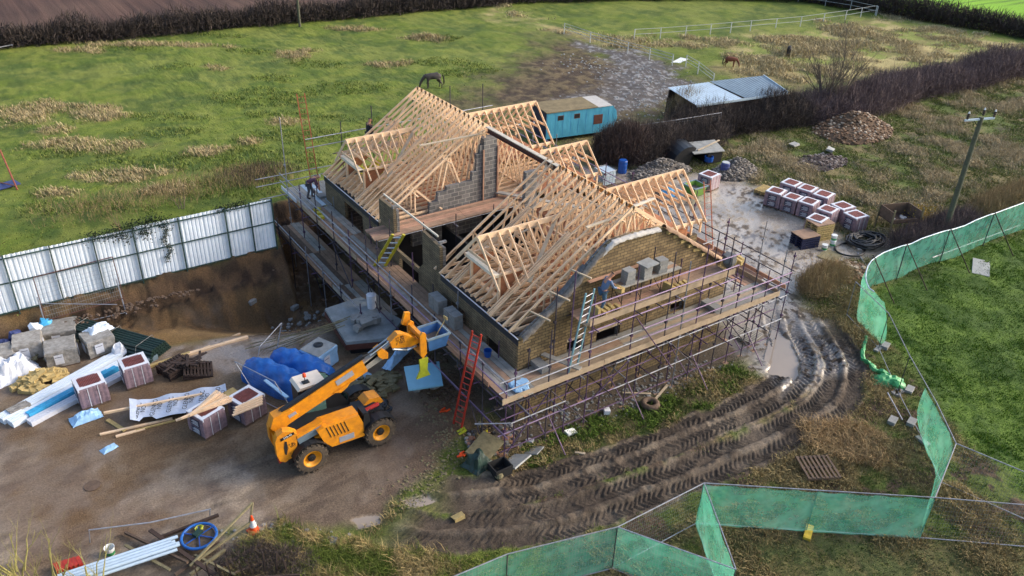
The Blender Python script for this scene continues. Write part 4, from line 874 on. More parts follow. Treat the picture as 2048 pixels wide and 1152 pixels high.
deck(SG, 18.2, 26.3, 20.62, 21.8, 4.38, 'x', 5, ('board_pink', 'board', 'toe'), 4.0)
for x0, x1, z, y in ((14.1, 19.0, 2.4, 20.39), (19.0, 24.8, 2.42, 20.385), (24.8, 29.55, 2.4, 20.39), (18.2, 22.4, 4.42, 20.56), (22.4, 26.3, 4.44, 20.565)):
    b = M(); b.box(x0, y, z - .06, x1 - .02, y + .038, z + .2); b.out('toe_board', 'toe', SG)
b = M(); b.box(29.5, 20.5, 2.4, 29.54, 23.9, 2.62); b.out('toe_board', 'toe', SG)
b = M(); b.beam((17.0, 21.9, 2.75), (17.7, 20.3, 2.72), .24, .05); b.out('deck_board', 'board_grey', SG)
# left run
ys = [21.9, 23.6, 25.7, 27.65, 29.7, 30.9, 32.1, 34.0, 35.9, 38.1, 40.2, 42.2]
for y, zt in zip(ys, (3.4, 3.4, 3.5, 3.9, 3.6, 4.6, 4.4, 3.8, 4.0, 4.3, 3.8, 6.9)): std(SLF, 14.2, y, gz(14.1, y), zt)
for y in (23.0, 26.2, 28.3, 30.2, 32.5, 34.6, 36.8, 39.1, 41.5): std(SLF, 15.62, y, gz(15.5, y), 2.3 + (1.6 if y in (26.2, 30.2, 34.6) else .9))
for y in (31.0, 33.2, 35.4, 37.6, 39.8, 41.6): std(SLF, 13.25, y, gz(13.2, y), 1.5)
for z in (2.98, 3.42): led(SLF, (14.15, 20.2, z), (14.15, 32.3, z), 'pipe_lilac' if z < 3 else 'galv', 'guard_rail', .03); led(SLF, (14.14, 32.0, z + .02), (14.14, 43.1, z), 'galv', 'guard_rail', .03)
for x in (14.15, 15.68): led(SLF, (x, 20.3, 2.27), (x, 43.2, 2.27), 'pipe_dark'); led(SLF, (x, 20.3, .9), (x, 32, .9), 'pipe_purple')
led(SLF, (14.12, 20.0, 1.0), (14.12, 28.5, 1.05), 'pipe_lilac'); led(SLF, (13.3, 30.8, 1.05), (13.3, 42.3, 1.05), 'galv', 'guard_rail'); led(SLF, (13.3, 30.8, .45), (13.3, 42.3, .45), 'pipe_dark')
for i in range(20): y = 21.0 + i * 1.14; led(SLF, (13.9, y, 2.31), (15.76, y, 2.31), random.choice(cols), 'transom')
for i in range(9): y = 31.2 + i * 1.3; led(SLF, (13.0, y, .52), (15.7, y, .52), random.choice(cols), 'transom')
led(SLF, (12.6, 42.2, 2.5), (14.2, 42.2, 2.5), 'galv'); led(SLF, (12.7, 42.9, 3.4), (17.2, 43.0, 3.3), 'galv', 'guard_rail'); led(SLF, (12.7, 42.9, 2.95), (17.2, 43.0, 2.9), 'galv', 'guard_rail')
for y0, z0, y1, z1 in ((36, 2.3, 32.6, -.4), (32.1, 2.1, 29.9, 0), (27.6, 2.2, 25.7, .1), (23.6, 2.2, 21.9, -.2), (40.2, .6, 38.1, -2)): led(SLF, (14.1, y0, z0), (14.1, y1, z1), 'pipe_dark', 'brace')
deck(SLF, 14.32, 15.74, 20.46, 39.9, 2.36, 'y', 6, ('board', 'board_grey', 'board'), 3.9)
deck(SLF, 14.3, 17.0, 40.0, 43.2, 2.37, 'y', 11, ('board_grey', 'tin_roof', 'board_grey'), 3.9)
deck(SLF, 13.4, 14.9, 30.6, 42.4, .6, 'y', 6, ('board', 'old_wood', 'board_grey'), 3.9)
for y0, y1 in ((21.6, 25.5), (25.5, 29.4), (29.5, 33.3), (33.4, 37.2), (37.3, 40.9)):
    b = M(); b.box(14.235, y0, 2.36, 14.272, y1, 2.59); b.out('toe_board', 'toe' if y0 > 33 else 'board_pink', SLF)
for y0, y1 in ((30.6, 34.4), (34.5, 38.4), (38.4, 42.4)):
    b = M(); b.box(13.3, y0, .6, 13.34, y1, .82); b.out('toe_board', 'board_grey' if y0 < 33 else 'board', SLF)
b = M(); b.box(14.2, 41.0, 2.4, 14.24, 43.2, 2.62); b.out('toe_board', 'label_white', SLF)
# bridge of boards across the gap
BR = T('board_walkway', 'broad pinkish board bridge laid across the gap between the two roofs', 'walkway', (19.5, 32.8, 3.8))
deck(BR, 14.85, 24.2, 32.15, 33.45, 3.84, 'x', 6, ('board_pink', 'board', 'board_pink'), 5.0)
for y in (32.2, 33.4): led(BR, (14.9, y, 3.80 - .02), (24.3, y, 3.78), 'galv')
for x in (15.4, 17.2, 19.0, 21.2, 23.0): led(BR, (x, 31.8, 3.70), (x, 33.8, 3.70), 'galv', 'transom'); led(BR, (x, 32.0, .1 if x > 16 else 2.4), (x, 32.0, 4.3 if x > 16 else 4.9), 'pipe_dark', 'standard')
# rear run
for y, zt in ((20.5, 4.4), (22.4, 5.2), (24.6, 4.4), (26.9, 5.0), (29.4, 3.9), (31.7, 4.3), (34.0, 4.0), (36.4, 4.6), (38.8, 4.2), (41.2, 4.9), (43.2, 4.8)): std(SR, 30.2, y, gz(30.2, y), zt)
for y in (23.4, 25.9, 30.4, 35.2, 41.0, 43.0): std(SR, 28.75, y, gz(28.7, y), 4.6)
for z in (2.95, 3.45): led(SR, (30.24, 20.4, z), (30.24, 31.5, z), 'pipe_dark', 'guard_rail'); led(SR, (30.24, 31.3, z), (30.24, 44.2, z), 'pipe_lilac', 'guard_rail')
for x in (28.72, 30.24): led(SR, (x, 20.3, 2.27), (x, 44.0, 2.27), 'pipe_dark')
for i in range(20): led(SR, (28.5, 20.9 + i * 1.2, 2.31), (30.5, 20.9 + i * 1.2, 2.31), random.choice(cols), 'transom')
for y in (24.6, 36.4, 43.2): led(SR, (28.6, y, 3.4), (30.6, y, 3.42), 'galv', 'guard_rail')
deck(SR, 28.75, 30.15, 21.9, 43.9, 2.36, 'y', 6, ('board_pink', 'board', 'board_pink'), 3.9)
for y0, y1 in ((20.6, 25.2), (25.3, 29.9), (30, 34.4), (34.5, 39.2), (39.3, 43.9)):
    b = M(); b.box(30.16, y0, 2.4, 30.2, y1, 2.6); b.out('toe_board', 'board_pink', SR)
SB = T('scaffolding', 'bare scaffold tubes behind the far end of the roof, with a man standing there', 'scaffolding', (21, 41.6, 0))
for x, zt in ((17.5, 6.2), (19.4, 6.8), (22.0, 7.0), (24.5, 7.2), (26.8, 7.0)): std(SB, x, 41.9, gz(x, 41.9), zt, 'pipe_dark')
for z in (5.55, 5.05): led(SB, (15.4, 41.9, z), (27.5, 41.9, z), 'galv', 'guard_rail')
deck(SB, 17.1, 27.0, 40.9, 41.8, 4.5, 'x', 4, ('board',), 3.9); led(SB, (16.9, 41.86, 4.45), (27.4, 41.86, 4.45), 'pipe_dark')
for x in (17.5, 19.4, 22.0, 24.5, 26.8): led(SB, (x, 40.8, 4.42), (x, 42.1, 4.42), 'pipe_dark', 'transom')
def ladder(name, p, q, wd, m, label, n=10, r=.022, rm=None, wdir=(1, 0, 0), group=None):
    p, q = Vector(p), Vector(q); t = T(name, label, 'ladder', p, group=group); W = Vector(wdir).normalized() * wd / 2
    for s in (-1, 1): b = M(); b.beam(p + W * s, q + W * s, r * 1.6, r * 2.6, up=wdir); b.out('rail', m, t)
    for i in range(n):
        c = p + (q - p) * (i + .6) / (n + .2); b = M(); b.tube([c - W, c + W], r * .7, 5); b.out('rung', rm or m, t)
    return t
ladder('ladder', (13.55, 22.75, gz(13.5, 22.8)), (13.95, 22.0, 4.75), .42, 'red_paint', 'tall red ladder leaning on the near left corner of the scaffold', 16, .028, wdir=(.35, -.94, 0))
ladder('ladder', (17.65, 20.72, 2.42), (18.2, 20.72, 5.9), .5, 'teal_paint', 'pale blue ladder leaning between the two gable decks', 12, .03, 'galv', wdir=(.98, .2, 0))
ladder('ladder', (30.5, 25.2, gz(30.5, 25)), (30.45, 26.6, 5.6), .42, 'orange_paint', 'orange ladder behind the near right roof wing', 18, .018, wdir=(.9, -.1, 0))
ladder('ladder', (15.75, 41.9, 2.4), (15.5, 42.2, 8.0), .42, 'orange_paint', 'tall orange ladder standing at the far left end of the roof', 18, .018, wdir=(.9, -.1, 0))
t = ladder('stepladder', (14.95, 32.3, 2.42), (15.3, 30.9, 4.6), .5, 'yellow_plastic', 'yellow stepladder on the left walkway by the board bridge', 6, .05, 'silver', wdir=(.83, -.5, 0))
# trestle staging with grey blocks on the upper gable deck
TS = T('trestle_table', 'plank staging on black trestles on the upper gable deck', 'trestle', (21, 21.2, 4.42))
for x in (20.1, 21.1, 22.2, 23.2):
    b = M()
    for y in (20.95, 21.55): b.tube([(x, y, 4.43), (x, y, 5.28)], .02, 5)
    b.tube([(x, 20.95, 5.28), (x, 21.55, 5.28)], .02, 5); b.tube([(x, 20.95, 4.6), (x, 21.55, 5.1)], .015, 5); b.out('trestle', 'dark', TS)
for i in range(3): b = M(); b.box(19.95, 20.95 + i * .23, 5.3, 23.3, 21.16 + i * .23, 5.34); b.out('plank', ('board_grey', 'board', 'board_grey')[i], TS)
b = M(); b.box(19.0, 21.7, 5.5, 23.0, 21.87, 5.54); b.out('plank', 'board_pink', TS)
for x, n, lab in ((20.55, 3, 'left stack of three grey blocks on the trestle staging'), (21.45, 3, 'middle stack of grey blocks under a square board on the staging'), (22.3, 3, 'stack of grey blocks on the staging right of the covered stack')):
    b = M()
    for k in range(n): b.obox((x, 21.2, 5.345 + k * .2), .44, .38, .19, random.uniform(-.1, .1))
    solo(b, 'block_stack', 'block', lab, 'block stack', 'grey block stacks on the trestles')
b = M(); b.obox((21.5, 21.15, 5.345 + .61), .72, .6, .04, .1); solo(b, 'spot_board', 'concrete', 'square pale mortar board on top of the middle grey block stack', 'board')
for k, (x, y, z, lab) in enumerate(((18.9, 21.0, 4.42, 'tan stone blocks piled by the feet of the man at the gable'), (22.6, 20.95, 4.42, 'row of tan stones lying on the upper gable deck'), (26.3, 21.2, 4.42, 'tan stones at the right end of the upper gable deck'))):
    b = M()
    for i in range(5): b.obox((x + i * .25, y + random.uniform(-.1, .1), z), .14, .42, .2 if i else .4, random.uniform(-.2, .2))
    solo(b, 'stone_stack', 'tanstone', lab, 'stones')
for x, y, z, lab in ((16.65, 21.55, 2.42, 'pair of grey blocks on the lower gable deck against the wall'), (25.9, 21.2, 2.42, 'grey block near the right end of the lower gable deck'), (15.35, 27.4, 2.42, 'square stack of grey blocks on the left walkway, nearer one'), (15.3, 26.0, 2.42, 'dark stack of grey blocks on the left walkway below the near dormer')):
    b = M(); nn = 3 if 'stack' in lab else 1
    for k in range(nn):
        for j in range(2): b.obox((x, y + j * .45 - .2, z + k * .225), .44, .43, .215, random.uniform(-.06, .06))
    solo(b, 'block_stack', 'block', lab, 'block stack')
b = M(); b.rock((26.2, 20.95, 4.9), .4, 1.0); solo(b, 'mortar_sack', 'greysheet', 'grey covered heap at the right end of the upper gable deck', 'sack')
b = M()
for k in range(5): b.rock((14.9 + random.uniform(-.4, .6), 20.85 + random.uniform(-.15, .3), 2.5), .25, .5)
solo(b, 'plastic_sack', 'blue_pale', 'crumpled blue and white plastic sack on the near corner of the deck', 'sack')
b = M(); b.lathe((15.3, 23.3, 2.41), [(.13, 0), (.17, .3), (.16, .3), (.12, .03)], 12); solo(b, 'bucket', 'drum_blue', 'blue bucket on the left walkway against the side wall', 'bucket')
b = M()
for k in range(3): b.obox((14.6 + .1 * k, 38.5 + k * .5, 2.41), .25, .3, .15, k)
solo(b, 'mixer_part', 'yellow_plastic', 'small yellow tool case on the far left walkway', 'case')
b = M(); b.lathe((14.0, 31.4, .66), [(.2, 0), (.24, .9), (.1, .95)], 10); solo(b, 'plastic_sack', 'label_white', 'white and blue bag on the lower left scaffold deck', 'sack')
# ------------------------------------------------------------------ telehandler
TH = T('telehandler', 'yellow telescopic handler with raised boom parked in the muddy yard', 'telehandler', (9.0, 24.4, 0))
def wheel(x, y, out_):
    s = -1 if out_ else 1; b = M(); R = .64; w0, w1 = -.21, .21
    b.lathe((x, y, .65), [(.36, w0), (.40, w0 - .01), (.56, w0), (.61, w0 + .05), (.615, 0), (.61, w1 - .05), (.56, w1), (.40, w1 + .01), (.36, w1)], 28, 'Y', cap=False)
    for k in range(18):
        a = 2 * math.pi * k / 18
        for sg in (-1, 1):
            aa = a + (sg > 0) * math.pi / 18; c0 = Vector((x + math.cos(aa) * .62, y + sg * .02, .65 + math.sin(aa) * .62)); a2 = aa + .16; c1 = Vector((x + math.cos(a2) * .60, y + sg * .215, .65 + math.sin(a2) * .60))
            b.beam(c0, c1, .07, .07, up=(math.cos(a), 0, math.sin(a)))
    w = b.out('wheel', 'rubber', TH, smooth=False)
    b = M(); b.lathe((x, y, .65), [(.38, s * .19), (.34, s * .21), (.32, s * .12), (.2, s * .06), (.05, s * .06)] , 24, 'Y', cap=False); b.lathe((x, y, .65), [(.38, -s * .19), (.3, -s * .1), (.02, -s * .08)], 20, 'Y', cap=False); b.out('rim', 'tele_rim', w, smooth=True)
    b = M(); b.lathe((x, y, .65), [(.15, s * .05), (.15, s * .15), (.08, s * .17), (.01, s * .175)], 16, 'Y', cap=False); b.out('hub', 'tele_black', w)
for x in (7.62, 10.42):
    for y, o in ((23.42, True), (25.4, False)): wheel(x, y, o)
b = M(); b.prism([(6.7, 23.9, .95), (10.9, 23.9, .75), (10.9, 23.9, 1.15), (9.9, 23.9, 1.25), (7.2, 23.9, 1.7), (6.7, 23.9, 1.6)], (0, .95, 0)); b.box(6.8, 23.5, .55, 10.9, 25.3, .8); b.out('chassis', 'tele_black', TH)
b = M(); pr = [(6.42, 1.15), (6.5, .85), (6.7, .72), (7.05, .85), (7.2, 1.3), (7.25, 1.8), (7.0, 2.02), (6.75, 2.1), (6.52, 2.0), (6.42, 1.75)]
b.prism([(x, 23.5, z) for x, z in pr], (0, .16, 0)); b.prism([(x + .05, 23.662, z - .03) for x, z in pr], (0, .2, 0)); b.prism([(x + .12, 24.5, z - .05) for x, z in pr], (0, .25, 0)); b.box(6.6, 23.863, .9, 6.8, 24.498, 1.5)
b.out('counterweight', 'tele_yellow', TH)
b = M(); b.prism([(7.2, 23.5, 1.72), (8.25, 23.5, 1.95), (8.25, 23.5, 1.83), (7.2, 23.5, 1.58)], (0, .3, 0)); b.prism([(7.1, 23.5, 1.18), (8.3, 23.5, 1.42), (8.3, 23.5, 1.25), (7.3, 23.5, 1.0)], (0, .3, 0)); b.out('side_rail', 'tele_yellow', TH)
b = M(); b.beam((7.25, 23.62, 1.45), (8.2, 23.62, 1.68), .26, .28); b.out('fuel_tank', 'tin_dark', TH)
b = M(); b.lathe((0, 0, 0), [(.01, 0)], 3); b = M()
b.prism([(8.15, 23.32, 1.15), (8.45, 23.32, .78), (9.78, 23.32, .72), (9.78, 23.32, 1.3), (9.6, 23.32, 1.78), (8.2, 23.32, 1.80), (7.95, 23.32, 1.72)], (0, .16, 0))
b.prism([(7.97, 23.481, 1.70), (8.15, 23.481, 1.15), (9.78, 23.481, 1.15), (9.62, 23.481, 1.8), (8.2, 23.481, 1.83)], (0, .5, 0)); eb = b.out('engine_cover', 'tele_yellow', TH)
b = M()
for k in range(6): x = 8.35 + k * .14; b.beam((x - .06, 23.314, 1.76), (x + .1, 23.314, 1.24), .035, .012, up=(0, 1, 0))
b.out('louvres', 'dark', eb)
b = M(); b.box(8.75, 23.308, .85, 9.35, 23.318, 1.1); b.out('sticker', 'sticker_grey', eb)
b = M(); b.box(9.8, 23.36, .75, 10.0, 23.9, 1.72); b.prism([(9.8, 23.4, .75), (10.0, 23.4, .75), (10.05, 23.4, 1.4), (10.0, 23.4, 1.72), (9.8, 23.4, 1.76)], (0, -.06, 0)); b.out('battery_box', 'tele_black', TH)
for x, w_ in ((7.62, 0), (10.42, 0)):
    for y in (23.2, 25.2):
        b = M(); vs = []
        for k in range(9):
            a = rad(20 + k * 17.5); 
            for yy in (y, y + .45): vs.append((x - math.cos(a) * .74, yy, .65 + math.sin(a) * .74))
        for k in range(9):
            a = rad(20 + k * 17.5)
            for yy in (y, y + .45): vs.append((x - math.cos(a) * .71, yy, .65 + math.sin(a) * .71))
        b.add(vs, [(2 * k, 2 * k + 1, 2 * k + 3, 2 * k + 2) for k in range(8)] + [(18 + 2 * k, 20 + 2 * k, 21 + 2 * k, 19 + 2 * k) for k in range(8)] + [(2 * k, 2 * k + 2, 20 + 2 * k, 18 + 2 * k) for k in range(8)] + [(2 * k + 1, 19 + 2 * k, 21 + 2 * k, 2 * k + 3) for k in range(8)])
        b.out('mudguard', 'tele_black', TH)
# boom
BY = 24.3
b = M(); b.beam((6.75, BY, 1.98), (10.35, BY, 3.26), .26, .60, up=(0, 0, 1)); b.prism([(6.5, BY - .2, 1.95), (6.75, BY - .2, 1.6), (7.6, BY - .2, 2.15), (7.3, BY - .2, 2.5), (6.65, BY - .2, 2.38)], (0, .4, 0)); b.prism([(9.0, BY - .18, 2.55), (9.7, BY - .18, 2.78), (9.55, BY - .18, 2.6), (9.3, BY - .18, 2.45)], (0, .36, 0)); bo = b.out('boom', 'tele_yellow', TH)
b = M(); b.beam((7.0, BY, 2.44), (10.36, BY, 3.63), .22, .07); b.out('boom_cover', 'tele_black', bo)
b = M(); b.beam((9.15, BY - .136, 2.9), (9.85, BY - .136, 3.15), .012, .24); b.out('sticker', 'sticker_grey', bo); b = M(); b.beam((7.2, BY - .206, 2.2), (7.5, BY - .206, 2.3), .012, .14); b.out('sticker', 'sticker_grey', bo)
b = M(); b.beam((10.31, BY, 3.2), (11.15, BY, 3.5), .2, .42); b.out('inner_boom', 'board_grey', bo)
b = M(); b.prism([(10.85, BY - .2, 3.72), (11.05, BY - .2, 3.82), (11.3, BY - .2, 3.55), (11.28, BY - .2, 3.3), (11.05, BY - .2, 3.35), (10.9, BY - .2, 3.5)], (0, .4, 0)); b.out('boom_collar', 'tele_yellow', bo)
b = M()
for dy in (-.08, .08): b.tube([(10.6, BY + dy, 3.62), (11.75, BY + dy, 4.15)], .035, 8)
b.beam((10.3, BY, 3.25), (11.7, BY, 3.95), .2, .12); b.out('extension_rod', 'silver', bo)
hd = M(); hd.prism([(11.38, BY - .24, 4.02), (11.72, BY - .24, 4.28), (11.95, BY - .24, 4.2), (12.6, BY - .24, 3.74), (12.6, BY - .24, 3.56), (12.2, BY - .24, 3.52), (11.46, BY - .24, 3.72)], (0, .3, 0)); hd = hd.out('boom_head', 'tele_yellow', TH)
cg = M()
for y in (23.75, 24.75): cg.prism([(12.5, y, 4.1), (12.62, y, 4.2), (12.76, y, 4.1), (12.78, y, 3.2), (12.6, y, 3.0), (12.5, y, 3.2)], (0, .1, 0))
cg.box(12.55, 23.85, 3.85, 12.7, 24.75, 4.05); cg.box(12.55, 23.85, 3.1, 12.7, 24.75, 3.25); cg.prism([(12.35, 24.95, 4.0), (12.5, 24.95, 4.5), (12.72, 24.95, 4.45), (12.7, 24.95, 3.8)], (0, .12, 0)); cg = cg.out('carriage', 'tele_yellow', TH)
b = M()
for y in (23.95, 24.6): b.box(12.72, y, 3.06, 13.85, y + .1, 3.11); b.box(12.781, y, 3.06, 12.83, y + .1, 3.95)
b.out('fork', 'tele_black', cg)
b = M(); b.prism([(12.4, 23.66, 3.05), (12.78, 23.66, 3.05), (12.74, 23.66, 2.5), (12.85, 23.66, 2.2), (12.25, 23.66, 2.2), (12.42, 23.66, 2.55)], (0, .08, 0)); b.out('fork_guard', 'lime', cg)
b = M(); b.tube([(11.6, BY, 3.5), (12.2, BY, 3.25), (12.6, BY, 3.3)], .05, 6); b.out('tilt_ram', 'silver', cg)
# cab
cb = M(); cb.prism([(7.9, 24.78, .85), (9.75, 24.78, .8), (9.8, 24.78, 1.4), (9.25, 24.78, 2.3), (9.0, 24.78, 2.62), (7.95, 24.78, 2.66)], (0, .02, 0)); cb.prism([(7.9, 25.52, .85), (9.75, 25.52, .8), (9.8, 25.52, 1.4), (7.95, 25.52, 1.4)], (0, .03, 0)); cb.box(7.88, 24.8, .8, 7.92, 25.52, 2.6); cb.box(7.93, 24.81, .75, 9.7, 25.51, .85); cb.box(8.2, 24.95, .86, 8.8, 25.35, 1.5)
cb = cb.out('cab', 'tele_black', TH)
b = M(); b.prism([(7.85, 24.72, 2.665), (9.0, 24.72, 2.665), (8.95, 24.72, 2.76), (7.95, 24.72, 2.78)], (0, .86, 0)); b.out('cab_roof', 'cream', cb)
b = M(); b.prism([(9.0, 24.82, 2.65), (9.25, 24.82, 2.5), (9.8, 24.82, 1.75), (9.82, 24.82, 1.3), (9.80, 24.82, 1.3), (9.78, 24.82, 1.74), (9.22, 24.82, 2.47), (9.0, 24.82, 2.6)], (0, .68, 0)); b.prism([(7.95, 25.53, 1.4), (9.78, 25.53, 1.4), (9.2, 25.53, 2.45), (9.0, 25.53, 2.6), (7.97, 25.53, 2.64)], (0, .012, 0)); b.out('window', 'glass', cb)
b = M()
for x, z, x2, z2 in ((9.0, 2.64, 9.24, 2.5), (9.24, 2.5, 9.82, 1.75), (9.82, 1.75, 9.84, 1.2)):
    for y in (24.8, 25.53): b.beam((x, y, z), (x2, y, z2), .05, .05)
b.tube([(7.95, 25.56, .9), (7.95, 25.56, 2.68)], .03, 5); b.out('cab_frame', 'tele_black', cb)
b = M(); b.box(8.15, 24.9, 2.781, 8.4, 25.1, 2.82); b.tube([(8.25, 25.0, 2.8), (8.25, 25.0, 3.05)], .015, 5); b.out('beacon_bracket', 'tele_black', cb)
b = M(); b.lathe((8.25, 25.0, 3.05), [(.07, 0), (.075, .1), (.04, .15)], 10); b.out('beacon', 'orange_plastic', cb)
b = M(); b.prism([(10.1, 24.0, 1.6), (10.35, 24.0, 1.78), (10.8, 24.0, 1.72), (10.95, 24.0, 1.45), (10.8, 24.0, 1.4), (10.5, 24.0, 1.6), (10.2, 24.0, 1.55)], (0, .55, 0)); b.out('front_cowl', 'tele_yellow', TH)
b = M(); b.tube([(9.95, 23.85, 1.45), (10.65, 23.85, 1.55)], .08, 8); b.out('lift_ram', 'tele_red', TH)
b = M(); b.beam((10.2, 23.7, 1.4), (10.5, 23.7, .9), .06, .08); b.tube([(10.1, 23.68, 1.5), (10.05, 23.6, 1.1), (10.2, 23.66, .8)], .02, 5); b.tube([(10.35, 23.68, 1.5), (10.4, 23.6, 1.2), (10.3, 23.66, .8)], .02, 5); b.out('hoses', 'tele_black', TH)
b = M(); b.prism([(6.72, 23.488, 1.1), (6.77, 23.488, 1.05), (6.84, 23.488, 1.3), (6.83, 23.488, 1.65), (6.76, 23.488, 1.68), (6.7, 23.488, 1.4)], (0, .01, 0)); b.out('grab_slot', 'dark', TH)
b = M(); b.box(6.5, 23.6, .68, 6.6, 23.8, .85); b.out('tail_light', 'tele_red', TH)
b = M()
for dy in (-.09, -.04): b.tube([(6.9, BY + dy, 2.52), (8.6, BY + dy, 3.09), (10.3, BY + dy, 3.68), (10.7, BY + dy, 3.72), (11.3, BY + dy, 3.98)], .014, 5)
b.tube([(9.75, 23.4, 1.68), (9.9, 23.3, 1.8), (10.15, 23.5, 1.75)], .02, 5); b.out('hydraulic_hoses', 'tele_black', TH)
b = M(); b.box(8.05, 24.76, 1.45, 8.9, 24.775, 2.5); b.out('window', 'glass', cb)
b = M(); b.box(9.76, 23.3, .95, 9.8, 23.33, 1.5); b.box(7.97, 23.47, 1.68, 9.6, 23.48, 1.705); b.out('panel_gap', 'dark', eb)
b = M(); b.tube([(9.9, 25.4, 1.7), (10.15, 25.75, 2.0)], .015, 5); b.box(10.1, 25.65, 1.95, 10.2, 25.85, 2.2); b.out('mirror', 'tele_black', TH)
def text(s, size, c, rot, m, parent, ext=.002, name='lettering', align='CENTER', world=True):
    cu = bpy.data.curves.new('t', 'FONT'); cu.body = s; cu.size = size; cu.extrude = ext; cu.align_x = align; cu.align_y = 'CENTER'; cu.space_line = .8
    to = bpy.data.objects.new('t', cu); COL.objects.link(to); me = bpy.data.meshes.new_from_object(to.evaluated_get(bpy.context.evaluated_depsgraph_get()))
    bpy.data.objects.remove(to); mm = Matrix.Translation(c) @ (rot if isinstance(rot, Matrix) else Matrix.Rotation(rot[2], 4, 'Z') @ Matrix.Rotation(rot[1], 4, 'Y') @ Matrix.Rotation(rot[0], 4, 'X'))
    L, rz = FR.get(parent.name, (Vector((0, 0, 0)), 0))
    if world: mm = Matrix.Rotation(-rz, 4, 'Z') @ Matrix.Translation(-L) @ mm
    me.transform(mm); me.materials.clear(); me.materials.append(MT[m]); o = bpy.data.objects.new(name, me); COL.objects.link(o); o.parent = parent; return o
H90 = rad(90)
b = M(); b.beam((6.62, 23.492, 1.80), (7.14, 23.492, 1.92), .012, .12); b.out('name_plate', 'tele_black', TH)
text('535-95', .12, (6.89, 23.483, 1.86), Matrix.Rotation(0, 4, 'Z') @ Matrix.Rotation(-rad(11), 4, 'Y') @ Matrix.Rotation(H90, 4, 'X'), 'white_plastic', TH)
text('FT 86\nT YRT', .13, (6.98, 23.49, 1.4), Matrix.Rotation(-rad(8), 4, 'Y') @ Matrix.Rotation(H90, 4, 'X'), 'dark', TH)
text('FT 86\nTUDI\nF YRT', .15, (11.8, BY - .248, 3.98), Matrix.Rotation(-rad(8), 4, 'Y') @ Matrix.Rotation(H90, 4, 'X'), 'dark', hd)
# tub of mortar on the forks
t = T('mortar_tub', 'blue and grey mortar tub carried on the forks of the telehandler', 'tub', (13.35, 24.3, 3.12))
b = M()
def tub(b, c, a0, b0, a1, b1, h, th=.04):
    c = Vector(c); o = [c + Vector((x * a0 / 2, y * b0 / 2, 0)) for x, y in ((-1, -1), (1, -1), (1, 1), (-1, 1))]; p = [c + Vector((x * a1 / 2, y * b1 / 2, h)) for x, y in ((-1, -1), (1, -1), (1, 1), (-1, 1))]
    q = [c + Vector((x * (a1 / 2 - th), y * (b1 / 2 - th), h)) for x, y in ((-1, -1), (1, -1), (1, 1), (-1, 1))]; r = [c + Vector((x * (a0 / 2 - th), y * (b0 / 2 - th), th)) for x, y in ((-1, -1), (1, -1), (1, 1), (-1, 1))]
    vs = o + p + q + r; fs = [(3, 2, 1, 0), (12, 13, 14, 15)]
    for k in range(4):
        j = (k + 1) % 4; fs += [(k, j, 4 + j, 4 + k), (4 + k, 4 + j, 8 + j, 8 + k), (8 + k, 8 + j, 12 + j, 12 + k)]
    b.add(vs, fs)
tub(b, (13.35, 24.3, 3.12), .75, .75, .98, .98, .6)
def ring(b, c, a, d, h, w):
    x, y, z = c
    for s in (-1, 1): b.box(x - a / 2, y + s * d / 2, z, x + a / 2, y + s * (d / 2 - w), z + h); b.box(x + s * a / 2, y - d / 2 + w, z + .002, x + s * (a / 2 - w), y + d / 2 - w, z + h - .002)
b = b; b.out('tub', 'tub_blue', t)
b = M(); ring(b, (13.35, 24.3, 3.7), 1.05, 1.05, .08, .07); b.out('rim', 'tub_grey', t)
b = M(); b.obox((13.35, 24.3, 3.2), .72, .72, .2, 0, jit=.03); b.out('mortar', 'mortar', t)
b = M(); b.tube([(13.3, 24.2, 3.35), (13.95, 24.35, 4.05)], .02, 6); b.obox((13.97, 24.36, 4.05), .04, .22, .12, .2); solo(b, 'shovel', 'tanstone', 'wooden-handled shovel standing in the mortar tub on the forks', 'shovel')
b = M(); A = [GH(808, 737, .9), GH(878, 727, .9), GH(886, 768, .9), GH(817, 778, .9)]
A = [Vector((p.x, p.y, z)) for p, z in zip(A, (1.0, 1.0, .86, .86))]; b.prism(A[::-1], (0, 0, -.07)); solo(b, 'insulation_board', 'blue_board', 'pale blue rigid board lying level beside the scaffold below the forks', 'board')
b = M()
for p in A: b.rock((p.x * .5 + .25 * (A[0].x + A[2].x), p.y * .5 + .25 * (A[0].y + A[2].y), .6), .26)
solo(b, 'rubble_support', 'block', 'broken blocks under the pale blue board', 'rubble')
